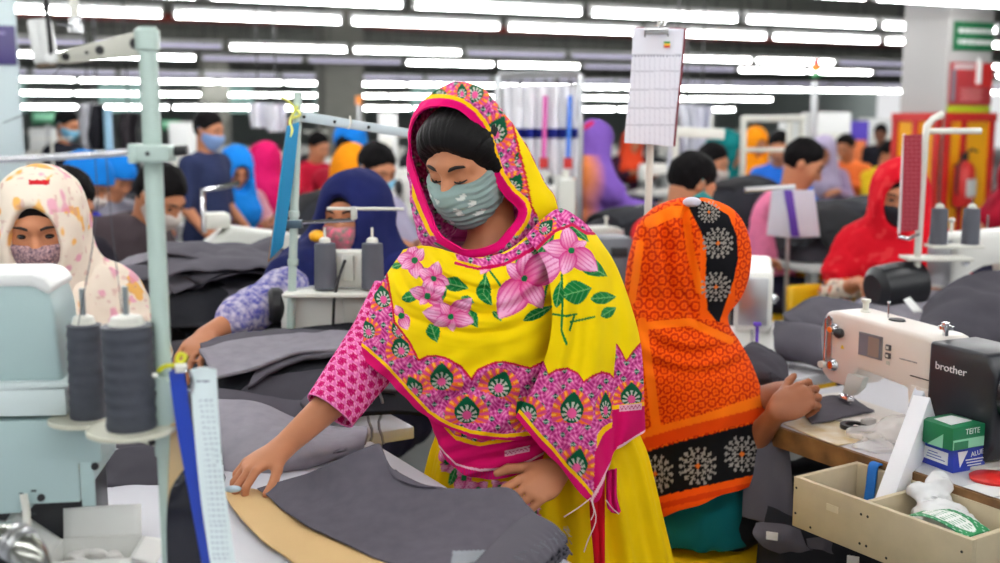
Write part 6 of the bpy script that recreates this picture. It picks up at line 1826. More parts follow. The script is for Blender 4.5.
# rolls and jackets on the sewing table
o = sheet_px('denim_roll', [[(776, 328, 3.3), (800, 330, 3.25), (832, 338, 3.2), (856, 344, 3.15)], [(774, 336, 3.22), (800, 337, 3.18), (832, 344, 3.12), (860, 352, 3.08)], [(778, 346, 3.18), (803, 352, 3.13), (834, 362, 3.06), (862, 372, 3.02)], [(784, 352, 3.24), (808, 358, 3.2), (836, 366, 3.12), (862, 376, 3.08)]], .05, M_denim, 60, 40, None, .008, 21, 8)
tag(o, 'grey denim roll at the table edge left of the machine with the screen', 'fabric roll')
o = sheet_px('denim_roll', [[(786, 318, 3.5), (815, 306, 3.55), (850, 308, 3.5), (880, 318, 3.45)], [(784, 322, 3.4), (815, 318, 3.42), (848, 326, 3.38), (880, 336, 3.35)], [(790, 330, 3.36), (818, 334, 3.36), (850, 344, 3.32), (880, 350, 3.3)], [(796, 334, 3.45), (820, 340, 3.45), (852, 350, 3.4), (880, 356, 3.38)]], .05, M_denim, 60, 40, None, .008, 22, 8)
tag(o, 'grey denim roll lying on the roll at the table edge', 'fabric roll')
o = sheet_px('denim_cover', [[(838, 312, 3.75), (880, 294, 3.85), (930, 292, 3.85), (980, 300, 3.8)], [(842, 322, 3.55), (885, 312, 3.6), (935, 312, 3.6), (985, 318, 3.55)], [(850, 336, 3.42), (890, 338, 3.42), (940, 340, 3.4), (990, 346, 3.36)], [(860, 348, 3.46), (895, 352, 3.46), (945, 356, 3.44), (992, 362, 3.4)]], .03, M_denim2, 70, 50, None, .012, 23, 7)
tag(o, 'pale grey denim heap behind the machine with the screen', 'fabric')
o = sheet_px('denim_cover', [[(925, 312, 3.35), (955, 286, 3.45), (985, 276, 3.5), (1030, 274, 3.5)], [(922, 326, 3.2), (955, 310, 3.22), (990, 304, 3.25), (1035, 300, 3.25)], [(928, 338, 3.1), (960, 338, 3.1), (995, 340, 3.08), (1040, 340, 3.05)], [(934, 346, 3.14), (962, 348, 3.14), (998, 352, 3.12), (1040, 352, 3.1)]], .03, M_denimd, 70, 50, None, .014, 24, 7)
tag(o, 'dark denim jackets heaped behind the black machine end', 'fabric')
o = sheet_px('white_tag', [[(903, 300, 3.5), (910, 297, 3.5)], [(914, 313, 3.43), (923, 312, 3.43)]], .002, M_text, 8, 8)
tag(o, 'white paper tag lying on the pale grey denim heap', 'tag')
TB2 = .775
# white machine with thread stand on the right
mz = P(985, 285, 4.02); mz.z = .775
sewing_machine('white sewing machine under two grey thread cones by the red clipboard', mz, ROOM + .1, scale=1.1)
bd = thing('control_box', 'rounded black machine motor beside the red-scarfed woman', 'motor', P(897, 285, 3.72))
MB().lathe([(0, -.10), (.05, -.10), (.075, -.08), (.08, 0), (.075, .08), (.05, .10), (0, .10)], (0, 0, .0), (1, .3, .1), 22).build('casing', M_black, bd)
MB().box((0, -.02, -.14), (.10, .10, .16), bev=.01).build('mount', M_black, bd)
wt = thing('thread_stand', 'cream steel thread stand with a curved top beside the red clipboard', 'thread stand', P(915, 300, 3.7))
MB().tube([P(914, 330, 3.7), P(918, 250, 3.7), P(925, 140, 3.7), P(927, 126, 3.7), P(933, 119, 3.7), P(943, 114, 3.7)], .012, 12).build('post', M_offw, wt, True)
MB().tube([P(925, 131, 3.7), P(981, 131, 3.7)], .010, 8).build('crossbar', M_offw, wt, True)
MB().box(P(936, 258, 3.72), (.22, .10, .012), bev=.003).build('tray', M_offw, wt, True)
for px, dx in ((938, 0), (970, 1)):
    p = P(px, 244, 3.78); thread_cone('grey thread cone on the cream stand, %s' % ('nearer the red clipboard' if not dx else 'nearer the column'), p, .030, .027, .125, cloth('thread_grey', (96, 98, 106)))
    MB().tube([p, p + Vector((0, 0, .15))], .003, 6).build('spool_pin', M_chrome, wt, True)
MB().box(P(954, 246, 3.78), (.18, .08, .010), bev=.003).build('cone_tray', M_offw, wt, True)
rc = thing('clipboard', 'dark red clipboard hanging from the cream thread stand', 'clipboard', P(910, 180, 3.62))
V = spline_grid([[list(P(*p)) for p in r] for r in ([(904, 135, 3.64), (922, 134, 3.60)], [(903, 180, 3.64), (921, 178, 3.60)], [(901, 232, 3.64), (918, 230, 3.60)])], 10, 30)
def rcc(W):
    q = PX(W); c = np.tile(lin((150, 30, 48)), (len(W), 1)); put(c, (np.sin(q[:, 1] * 1.5) > .8), (176, 70, 84)); put(c, (np.sin(q[:, 0] * 1.4) > .93), (176, 70, 84)); return c
thick_sheet('board', spline_grid(V, 40, 160), .006, mat('red_board', attr=True, rough=.5, var=.03), rc, True, rcc)
MB().box(P(901.5, 184, 3.66), (.006, .01, .33)).build('white_edge', M_text, rc, True)
MB().tube([P(898, 236, 3.64), P(908, 239, 3.63), P(919.5, 234, 3.70)], .007, 8).build('clip', M_chrome, rc, True)
# white machine head seen end-on, left
mh = P(757, 262, 3.15); mh.z = .775
sewing_machine('white sewing machine seen end-on beyond the hands of the woman in orange', (mh.x + .055, 3.42, .775), math.radians(77), scale=.95)
pf = thing('purple_foot', 'small purple presser attachment under the end-on white machine', 'presser foot', P(757, 336, 3.12))
MB().box((0, 0, .035), (.022, .016, .012), bev=.003).cyl((0, 0, -.02), .005, .11).build('attachment', mat('purple_plastic', (96, 60, 180), rough=.4, var=.03), pf)

# ---- hanging white clipboard in the middle
cbd = thing('clipboard', 'white paper clipboard hung high on a thin cream post', 'clipboard', P(655, 80, 3.0))
def cb_col(W):
    q = PX(W); x, y = q[:, 0], q[:, 1]; c = np.tile(lin((226, 228, 238)), (len(W), 1))
    for yy in (55, 71, 89.5, 108, 125): put(c, np.abs(y - yy) < .9, (196, 198, 210))
    put(c, (np.sin(x * 1.25) > .86) & (y > 58), (208, 210, 222)); put(c, (np.abs(y - 56) < .8) & (np.sin(x * 2) > 0), (120, 126, 150))
    return c
def cb_sheet(y0, off):
    return spline_grid([[list(P(x, y, 3.0 + off)) for x, y in r] for r in ([(633, 28), (658, 28), (684, 29)], [(631, 70), (656, 70), (680.5, 71)], [(627, 110), (651, 111), (676, 113)], [(624, 143), (648, 144.5), (673, 147)])], 70, 130)
thick_sheet('paper', cb_sheet(0, 0), .002, mat('form_paper', attr=True, rough=.7, var=.02), cbd, True, cb_col)
Vb = cb_sheet(0, .012); Vb[..., 0] += .006; Vb[..., 2] += .002
thick_sheet('board', Vb, .005, mat('maroon_board', (120, 26, 44), rough=.5, var=.05), cbd, True)
MB().box(P(656.5, 30.5, 2.985), (.064, .012, .020), bev=.003).build('clip', M_steel, cbd, True)
MB().tube([P(659, 27, 2.98), P(664, 19, 2.98), P(668, 19, 2.98), P(665, 27, 2.98)], .0028, 6).build('clip_wire', M_chrome, cbd, True)
MB().tube([P(645, 37, 2.985), P(645, 31, 2.98), P(668, 30, 2.98), P(668, 36, 2.985)], .002, 6).build('wire_loop', M_iron, cbd, True)
for k, c_ in enumerate(((206, 60, 40), (240, 190, 40), (70, 150, 70))): MB().box(P(667, 46.5 - 2.0 * k, 2.996), (.016, .003, .0055)).build('sticker', mat('sticker_%s' % ('red', 'amber', 'green')[k], c_, var=.02), cbd, True)
po = thing('clipboard_post', 'thin cream steel post rising behind the orange headscarf to the white clipboard', 'post', (P(648, 214, 3.05).x, 3.05, 0))
MB().tube([P(646, 420, 3.05), P(648, 214, 3.05), P(653, 60, 3.05), P(662, 20, 3.0)], .0105, 12).build('post', M_offw, po, True)
MB().lathe([(0, 0), (.10, 0), (.10, .01), (.012, .02), (0, .02)], (P(646, 420, 3.05).x, 3.05, 0), 'Z', 18).tube([(P(646, 420, 3.05).x, 3.05, 0), P(646, 420, 3.05)], .0105, 10).build('foot', M_offw, po, True)

# ================================================================ middle left: the navy woman's machine, stand and table
table('sewing_table', "sewing table under the white machine of the woman in navy", Vector((-1.0, 2.78, 0)), UX, 1.35, .40, .775)
def W2(px, py, dY=0): return P(px, py, 2.95 + dY)
s2 = thing('thread_stand', 'thin pale steel thread stand in front of the woman in navy', 'thread stand', (W2(291, 335).x, 2.95, .775))
MB().tube([W2(290.5, 338), W2(296, 160), W2(298, 93)], .0115, 12).build('post', M_post, s2, True)
for py in (214, 262): MB().cyl(W2(294 if py < 230 else 293, py), .0145, .02, 'Z', 14, bev=.003).build('collar', M_post, s2, True)
MB().box(W2(293, 224), (.05, .03, .022), bev=.003).build('clamp', mat('dark_steel_blue', (70, 90, 104), rough=.4, metal=.4, var=.05), s2, True)
MB().tube([W2(293, 223), W2(354, 220)], .0055, 8).build('arm', M_chrome, s2, True)
MB().tube([W2(327, 208.5), W2(404, 209)], .0045, 8).build('rail', M_offw, s2, True)
MB().box(W2(354, 213), (.016, .02, .034), bev=.003).build('rail_clip', M_machg, s2, True)
MB().prism([(0, -.014), ((W2(412, 134) - W2(299, 116)).length, -.011), ((W2(412, 134) - W2(299, 116)).length, .011), (0, .014)], -.008, .008, frame(W2(412, 134) - W2(299, 116), (0, 0, 1), W2(299, 116)), bev=.003).build('top_arm', mat('pale_steel_blue', (186, 200, 206), rough=.4, var=.04), s2, True)
for t in (.05, .32, .62): MB().lathe([(0, 0), (.0045, 0), (.003, .003), (0, .003)], W2(299, 116) + (W2(412, 134) - W2(299, 116)) * t + Vector((0, -.009, 0)), (0, -1, 0), 10).build('bolt', M_iron, s2, True)
MB().tube([W2(350, 116, -.01), W2(351, 123, -.012), W2(348, 129, -.012)], .003, 6).build('thread_hook', M_offw, s2, True)
o = thing('yellow_ribbon', 'pale yellow ribbon tied around the top of the thin thread stand', 'ribbon', W2(293, 110))
for k, pts in enumerate(([(281, 97), (288, 101), (295, 108), (300, 114), (296, 117), (291, 118)], [(298, 106), (294, 112), (290, 122), (292, 130), (290, 137)])):
    cv = crom(np.array([list(W2(a, b, -.02 - .004 * k)) for a, b in pts]), 30); MB().tube([Vector(v) for v in cv], .0042, 6).build('strand', mat('lemon_ribbon', (222, 226, 120), rough=.6, var=.03), o, True)
o = hang('blue_folder', 'teal blue folder hanging beside the thin pale thread stand', 'folder', [[(287, 126, 2.92), (293, 124, 2.93), (299, 122, 2.94)], [(280, 180, 2.91), (286, 180, 2.92), (293, 178, 2.93)], [(270, 259, 2.90), (276, 253, 2.91), (283, 246, 2.92)]], .006, mat('teal_blue_pvc', (16, 124, 170), rough=.4, var=.05))
hang('brown_board', 'dark edged card behind the teal blue folder', 'card', [[(288, 118, 2.95), (293, 117, 2.955)], [(280, 180, 2.94), (285, 180, 2.945)], [(268, 262, 2.93), (273, 258, 2.935)]], .005, mat('brown_card', (150, 110, 76), rough=.7, var=.1))
# machine with tray and two cones
m2 = thing('overlock_machine', 'white overlock machine with two grey cones before the woman in navy', 'sewing machine', (W2(335, 335).x, 3.02, .775))
MB().box(W2(332, 312, .10), (.26, .16, .13), bev=.012).build('body', M_mach, m2, True)
MB().prism([(-.14, -.05), (.17, -.05), (.17, .06), (-.14, .06)], -.006, .006, frame((1, 0, 0), (0, 1, 0), W2(338, 293, -.0)), bev=.004).build('tray', M_offw, m2, True)
MB().lathe([(0, 0), (.042, 0), (.050, .01), (.050, .03), (.04, .04), (0, .04)], W2(283, 305, .06), (-1, -.3, 0), 20).build('handwheel', M_iron, m2, True)
MB().box(W2(351, 268, .06), (.10, .06, .10), bev=.008).build('tension_block', M_offw, m2, True)
MB().box(W2(348, 268, .02), (.03, .012, .07), bev=.003).build('dial_panel', M_machg, m2, True)
MB().tube([W2(345, 260, -.0), W2(338, 280, -.02), W2(334, 300, -.03), W2(333, 326, -.02)], .004, 8).build('hose', M_iron, m2, True)
MB().box(W2(362, 318, .02), (.10, .03, .12), bev=.006).build('front_plate', M_machg, m2, True)
for px, lab in ((326, 'grey thread cone on the tray nearest the thin thread stand'), (373, 'grey thread cone on the tray nearest the yellow shawl')):
    c = W2(px, 288, .01); thread_cone(lab, c, .031, .028, .125, cloth('thread_grey', (96, 98, 106)))
    t_ = MB().tube([c, c + Vector((0, 0, .165))], .0035, 8).build('spool_pin', M_offw, m2, True)
# yellow knob object near
o = thing('yellow_bobbin', 'small yellow bobbin behind the grey cone of the white overlock machine', 'bobbin', P(317, 236, 3.25))
MB().ell((0, 0, 0), (.024, .02, .018)).build('bobbin', M_yel, o)

# heaps of denim on the tables behind
clump('denim_heap', 'wide heap of dark grey denim under the sleeve of the woman in navy', Vector((gx(205, 3.55), 3.55, .775)), UX, (.80, .75, .15), [M_denim, M_denimd, M_denim2, M_blackc, M_denim], 5, 26)
clump('denim_heap', 'low spread of grey denim under the navy woman\'s hand', Vector((gx(215, 2.98), 3.0, .775)), UX, (.5, .5, .07), [M_denim, M_denimd, M_denim], 8, 8)
table('sewing_table', 'sewing table under the wide denim heap', Vector((-1.45, 3.02, 0)), UX, .85, .9, .77)

# ================================================================ workers
M_navy = cloth('navy_cloth', (28, 34, 84)); M_white_s = cloth('white_sprigged', (205, 198, 214), var=.15, vscale=60, c2=(90, 90, 170))
face = lambda dx, dy: Vector((dx, dy, 0))
person('seated woman in a navy headscarf and pink face mask behind the white overlock machine', (352, 170), 3.42, (-.35, -1), 'sit', 'brown', cloth('navy_dress', (30, 36, 92)), 1.25, cloth('dark_low', (40, 40, 60)), None, M_navy,
       cloth('pink_mask', (238, 110, 140), var=.16, vscale=70, c2=(120, 130, 120)), h=.0065, cape=.75, fem=True, pitch=.08, yaw=0,
       J=dict(elL=(-.23, .18, .80), wrL=(-.12, .42, .84)), JW=dict(shR=P(318, 262, 3.36), elR=P(283, 292, 3.12), wrR=P(206, 336, 2.88)), arm_sleeve=(M_white_s, 'R', .62))
# her pale sleeve reaching out over the denim
def floral_scarf(V):
    c = np.tile(lin((240, 226, 208)), (len(V), 1))
    a, b = vnoise(V, 38, 2), vnoise(V, 42, 9); g_ = vnoise(V, 12, 6); mixc(c, np.clip((a - .34) * 6, 0, 1) * (g_ > -.1) * .85, (240, 176, 60)); mixc(c, np.clip((b - .34) * 5, 0, 1) * (g_ < .25) * .7, (230, 140, 176)); mixc(c, np.clip((vnoise(V, 80, 4) - .5) * 6, 0, 1) * .5, (206, 150, 140)); mixc(c, ((np.abs(V[:, 0] + .015) < .022) & (np.abs(V[:, 2] - (V[:, 2].max() - .042)) < .006) & (V[:, 1] > .02)) * 1., (190, 30, 40)); return c
def floral_mask(V):
    c = np.tile(lin((222, 200, 200)), (len(V), 1)); put(c, vnoise(V, 120, 2) > .25, (120, 60, 70)); put(c, vnoise(V, 150, 5) > .4, (60, 70, 90)); return c
M_attr = mat('printed_voile', attr=True, rough=.9, spec=.1, var=.04, weave=.2)
person('seated woman in a cream floral headscarf bending her head behind the big teal machine', (37, 168), 2.85, (.25, -1), 'sit', 'warm', M_attr, 1.5, cloth('dark_low', (40, 40, 60)), None, M_attr, cloth('print_mask', (196, 160, 160), var=.2, vscale=160, c2=(70, 60, 80)),
       h=.0065, cape=.8, fem=True, pitch=.30, yaw=0, scarf_col=floral_scarf, top_col=floral_scarf)
person('man in a dark brown jersey bending over his machine, seen from the side', (158, 163), 4.5, (.85, -.35), 'sit', 'brown', cloth('brown_jersey', (74, 64, 68)), 1.9, cloth('dark_low', (40, 40, 60)), 'short', None, cloth('pale_mask', (196, 186, 180)), h=.009, pitch=.7,
       J=dict(head=(0, .25, 1.11), nek=(0, .17, 1.0), che=(0, .10, .87)))
person('black-haired man bending forward behind the cream floral headscarf', (66, 168), 4.0, (.75, -.6), 'sit', 'brown', cloth('dark_shirt', (40, 36, 44)), 1.9, cloth('dark_low', (40, 40, 60)), 'short', None, None, h=.009, pitch=.6)
M_bscarf = cloth('bright_blue_scarf', (22, 120, 206)); M_royal = cloth('royal_blue', (44, 40, 160))
person('woman in a bright blue cap and royal blue dress bent over her work', (86, 158), 5.4, (.9, -.2), 'sit', 'brown', M_royal, 1.9, M_royal, 'long', None, cloth('pale_mask', (196, 186, 180)), h=.009, pitch=.6, cap=M_bscarf, fem=True)
person('woman in a bright blue cap further back beside the royal blue dress', (116, 158), 6.6, (.8, -.5), 'sit', 'brown', cloth('grey_print', (150, 140, 150)), 1.9, M_royal, 'long', None, None, h=.010, pitch=.55, cap=M_bscarf, fem=True)
person('standing man in a navy T-shirt and blue face mask', (208, 111), 6.6, (.95, -.4), 'stand', 'brown', cloth('navy_tee', (44, 52, 84)), .95, cloth('navy_trousers', (34, 40, 66)), 'short', None, cloth('blue_mask', (130, 160, 206)), h=.009, pitch=.25)
person('standing man with a pale blue mask in a black shirt by the green sign', (66, 110), 8.5, (.9, -.3), 'stand', 'brown', cloth('black_shirt', (30, 30, 38)), .9, cloth('navy_trousers', (34, 40, 66)), 'short', None, cloth('sky_mask', (120, 180, 210)), h=.010, pitch=.35)
person('woman in a bright blue headscarf and rose blouse beyond the standing man in navy', (236, 147), 7.2, (.5, -.8), 'sit', 'brown', cloth('rose_blouse', (206, 150, 160)), 1.8, cloth('dark_low', (40, 40, 60)), None, cloth('azure_scarf', (26, 130, 220)), None, h=.010, pitch=.55, fem=True)
person('woman wrapped in a magenta shawl seen from behind', (266, 143), 7.8, (.3, .95), 'sit', 'brown', cloth('magenta_shawl', (206, 22, 96)), 1.9, cloth('dark_low', (40, 40, 60)), None, cloth('magenta_shawl', (206, 22, 96)), None, h=.010, cape=.8, pitch=.5, fem=True)
person('woman in a maroon dress and orange scarf with a blue cap, back turned', (350, 128), 8.0, (.3, .95), 'sit', 'brown', cloth('maroon_dress', (150, 24, 44)), 1.9, cloth('dark_low', (40, 40, 60)), 'long', None, None, h=.010, pitch=.4, cap=M_bscarf, fem=True)
person('woman in an amber yellow headscarf bent beyond the navy headscarf', (352, 146), 6.6, (.4, .9), 'sit', 'brown', cloth('amber_cloth', (232, 140, 16)), 1.9, cloth('dark_low', (40, 40, 60)), None, cloth('amber_cloth', (232, 140, 16)), None, h=.010, pitch=.5, fem=True, cape=.5)
person('black-haired man in a pale blue mask beside the face of the woman in yellow', (376, 143), 5.6, (.65, -.7), 'sit', 'brown', cloth('pale_violet_shirt', (170, 166, 190)), 1.0, cloth('dark_low', (40, 40, 60)), 'short', None, cloth('sky_mask', (120, 180, 210)), h=.009, pitch=.45)
def violet_col(V):
    c = np.tile(lin((126, 90, 180)), (len(V), 1)); w = np.clip((.02 - V[:, 1]) * 9 + .8 * vnoise(V, 6, 3), 0, 1); mixc(c, w * (V[:, 2] < 1.50), (236, 140, 60)); put(c, vnoise(V, 9, 8) > .5, (190, 40, 90)); return c
person('woman in a violet and orange shawl reaching across the dark jeans', (596, 121), 6.6, (.85, .2), 'stand', 'brown', M_attr, 1.8, cloth('dark_low', (40, 40, 60)), None, M_attr, None, h=.010, pitch=.5, fem=True, cape=.5, scarf_col=violet_col, top_col=violet_col,
       J=dict(elR=(.20, .22, 1.15), wrR=(.12, .48, 1.12), elL=(-.2, .25, 1.15), wrL=(-.1, .5, 1.12)))
M_redt = cloth('red_tee', (214, 36, 44))
person('black-haired man in a red shirt and teal mask beyond the orange headscarf', (692, 153), 4.6, (.75, .35), 'sit', 'brown', M_redt, 1.0, cloth('dark_low', (40, 40, 60)), 'short', None, cloth('teal_mask', (60, 150, 150)), h=.009, pitch=.55)
person('man in a pink checked shirt holding his hands over black jeans', (804, 139), 6.0, (.9, -.3), 'sit', 'brown', cloth('pink_check', (238, 130, 168), var=.12, vscale=70), .95, cloth('dark_low', (40, 40, 60)), 'short', None, None, h=.009, pitch=.5,
       J=dict(elR=(.2, .2, .86), wrR=(.08, .40, .92), elL=(-.2, .2, .86), wrL=(-.08, .42, .90)))
def red_col(V):
    c = np.tile(lin((206, 22, 38)), (len(V), 1)); mixc(c, (vnoise(V, 40, 3) > .4) * .35, (230, 80, 80)); return c
def sleeve_print(V):
    c = np.tile(lin((206, 22, 38)), (len(V), 1)); m = (V[:, 2] < .90); c[m] = lin((226, 214, 196)); put(c, m & (vnoise(V, 40, 2) > .2), (210, 90, 40)); put(c, m & (vnoise(V, 55, 6) > .35), (90, 84, 80)); return c
person('woman in a red headscarf and black mask behind the dark red clipboard', (902, 160), 4.4, (-.34, -1), 'sit', 'brown', M_attr, 1.6, cloth('dark_low', (40, 40, 60)), None, M_attr, cloth('black_mask', (40, 40, 46)), h=.008, cape=.55, fem=True, pitch=.20, yaw=0, scarf_col=red_col, top_col=sleeve_print)
person('woman in a dark red headscarf at the far side of the fire point column', (1018, 152), 7.0, (-.7, -.6), 'sit', 'brown', cloth('maroon_dress', (150, 24, 44)), 1.9, cloth('dark_low', (40, 40, 60)), None, cloth('crimson_scarf', (166, 18, 44)), None, h=.010, cape=.5, fem=True)
person('standing man in dark clothes far back before the white machines', (881, 124), 12.0, (-.5, -.8), 'stand', 'deep', cloth('black_shirt', (30, 30, 38)), 1.9, cloth('black_shirt', (30, 30, 38)), 'short', None, None, h=.012)
person('woman in a yellow dress far back between the blue and teal workers', (757, 128), 10.6, (.3, -.9), 'sit', 'brown', cloth('amber_cloth', (232, 140, 16)), 1.8, cloth('dark_low', (40, 40, 60)), None, cloth('amber_cloth', (232, 140, 16)), None, h=.012, fem=True)
person('woman in a vivid blue dress far back beside the worker in yellow', (780, 131), 8.9, (-.3, -.9), 'sit', 'brown', cloth('vivid_blue', (40, 110, 210)), 1.8, cloth('dark_low', (40, 40, 60)), 'long', None, None, h=.012, fem=True)
person('woman in a teal headscarf far back above the black-haired man in red', (727, 131), 7.9, (.7, -.5), 'sit', 'brown', cloth('azure_dress', (30, 140, 210)), 1.8, cloth('dark_low', (40, 40, 60)), None, cloth('teal_scarf', (14, 110, 110)), None, h=.012, fem=True)
person('worker with black hair in a plum top far back above the man in red', (713, 143), 7.1, (.7, -.6), 'sit', 'brown', cloth('plum_top', (110, 30, 70)), 1.8, cloth('dark_low', (40, 40, 60)), 'short', None, cloth('pale_mask', (196, 186, 180)), h=.012)
chair('yellow chair behind the man in the pink shirt', (gx(806, 5.75), 5.75, 0), 2.2)
chair('yellow chair beside the woman in the red headscarf', (gx(872, 4.3), 4.35, 0), math.radians(200))
chair('yellow chair behind the cream floral headscarf', (gx(90, 5.2), 5.0, 0), math.radians(160))

person('woman in a vermilion headscarf far back below the white clipboard', (633, 130), 13.0, (.4, -.9), 'sit', 'brown', cloth('dark_plum', (60, 30, 50)), 1.8, cloth('dark_low', (40, 40, 60)), None, cloth('vermilion_scarf', (226, 74, 40)), None, h=.012, fem=True)
person('worker in an orange top far back beside the purple banner', (846, 134), 10.8, (-.6, -.7), 'sit', 'brown', cloth('tangerine_top', (236, 120, 60)), 1.8, cloth('dark_low', (40, 40, 60)), 'short', None, None, h=.012)
person('worker in a yellow top far back beside the yellow column board', (890, 141), 10.2, (.5, -.8), 'sit', 'brown', cloth('canary_top', (240, 200, 40)), 1.8, cloth('dark_low', (40, 40, 60)), 'short', None, None, h=.012)
person('woman in a grey lilac headscarf far back behind the man in pink', (824, 136), 9.9, (-.3, -.9), 'sit', 'brown', cloth('lilac_dress', (150, 130, 160)), 1.8, cloth('dark_low', (40, 40, 60)), None, cloth('lilac_scarf', (170, 160, 186)), None, h=.012, fem=True)
person('worker in a crimson top behind the thin thread stand', (318, 132), 9.8, (.7, -.6), 'sit', 'brown', cloth('crimson_top', (176, 24, 50)), 1.8, cloth('dark_low', (40, 40, 60)), 'short', None, None, h=.012)
# ================================================================ rows of sewing stations further back
M_far_t = mat('far_table_grey', (176, 178, 176), rough=.5, var=.06)
random.seed(7)
proto_t = table('sewing_table', 'grey sewing table in the rows further back', Vector((0, 0, 0)), (1, 0, 0), 1.1, .58, .76, top=M_far_t, group='sewing tables in the back rows')
proto_m = sewing_machine('pale sewing machine on a table in the rows further back', (0, 0, 0), 0, group='sewing machines in the back rows')
def simple_machine():
    t = thing('sewing_machine', 'pale sewing machine in the farthest rows', 'sewing machine', (0, 0, 0), 0, 'sewing machines in the farthest rows')
    XZ_ = frame((1, 0, 0), (0, 0, 1), (0, 0, 0))
    MB().prism([(-.25, 0), (.27, 0), (.27, .035), (.112, .04), (.105, .16), (.075, .19), (-.15, .17), (-.165, .115), (-.235, .115), (-.23, .28), (.262, .29), (.29, .03), (.29, -.0)][:0] or [(-.235, .115), (-.165, .115), (-.15, .17), (.09, .19), (.112, .0), (.255, .0), (.262, .27), (.235, .295), (-.20, .295), (-.228, .28)], -.058, .058, XZ_, bev=.012).build('arm', M_mach, t)
    MB().lathe([(0, 0), (.06, 0), (.06, .03), (0, .035)], (.262, 0, .21), 'X', 16).build('handwheel', M_iron, t)
    MB().box((0, 0, .012), (.5, .16, .024)).build('bed', M_mach, t)
    return t
proto_s = simple_machine()
proto_st = thread_stand('cream thread stand with two grey cones in the rows further back', (0, 0, 0), 0, .62, group='thread stands in the back rows')
for s in (-1, 1): MB().lathe([(0, 0), (.032, 0), (.028, .13), (.010, .14), (0, .14)], (s * .09, 0, .109), 'Z', 14).build('thread_cone', M_cone, proto_st)
M_jeans = [mat('ink_denim', (30, 32, 40), rough=.9, var=.2, vscale=14, weave=.2), mat('black_jeans', (22, 22, 26), rough=.9, var=.2, vscale=14), M_denimd]
proto_h = [clump('jeans_heap', 'heap of dark jeans on a table in the back rows', (0, 0, 0), (1, 0, 0), (.62, .48, .22), M_jeans, 31 + k, 7, 'heaps of jeans in the back rows') for k in range(3)]
first = {}
def put_copy(p, loc, rz, scale=None):
    if p.name not in first:
        first[p.name] = 1; p.location = loc; p.rotation_euler = (0, 0, rz)
        if scale: p.scale = (scale,) * 3
    else: dup(p, loc, rz, scale=scale)
tables_at = [Vector((o.location.x, o.location.y)) for o in bpy.data.objects if o.get('category') in ('table', 'cabinet', 'control box') and o.name not in (proto_t.name,)]
tables_at += [Vector((gx(px, Y), Y + .25)) for px, Y in ((850, 6.0), (655, 6.0), (750, 6.6), (318, 5.2), (215, 4.35), (590, 4.6), (620, 4.6))]
people_at = [Vector((o.location.x, o.location.y)) for o in bpy.data.objects if o.get('category') == 'person']
k = 0
for i in range(12):
    d = 4.9 + i * 1.55
    for j in range(-9, 14):
        c = UY * d + UX * (j * 1.35 + .4 * (i % 2))
        q = PX(np.array((c.x, c.y, .8)))
        if c.y < 4.6 or not (-60 < q[0] < 1060) or q[0] > 890 and c.y > 7: continue
        if any((Vector((c.x, c.y)) + Vector((UX.x, UX.y)) * .3 - p).length < .68 for p in people_at): continue
        if k > 62: break
        cc2 = Vector((c.x, c.y)) + Vector((UX.x, UX.y)) * .55 + Vector((UY.x, UY.y)) * .3
        if any((cc2 - p).length < .8 for p in tables_at) or any((cc2 - p).length < 1.0 for p in [kc.xy] + [Vector((o.location.x, o.location.y)) if o.location.length else Vector(sum((Vector(v) for v in o.bound_box), Vector()) / 8).xy for o in bpy.data.objects if o.name.startswith('column')]): continue
        k += 1
        put_copy(proto_t, (c.x, c.y, 0), ROOM)
        r = random.random()
        m = c + UX * .35 + UY * .30; m.z = .76
        put_copy(proto_m if c.y < 8.5 else proto_s, m, ROOM + (PI if r < .5 else 0) + random.uniform(-.2, .2))
        if r > .25:
            h_ = c + UX * .82 + UY * .28; h_.z = .76
            put_copy(proto_h[k % 3], h_, ROOM + random.uniform(-.5, .5), random.uniform(.7, 1.15))
        if r < .75 and c.y < 14:
            s_p = c + UX * .25 + UY * .52; s_p.z = .76
            put_copy(proto_st, s_p, ROOM)

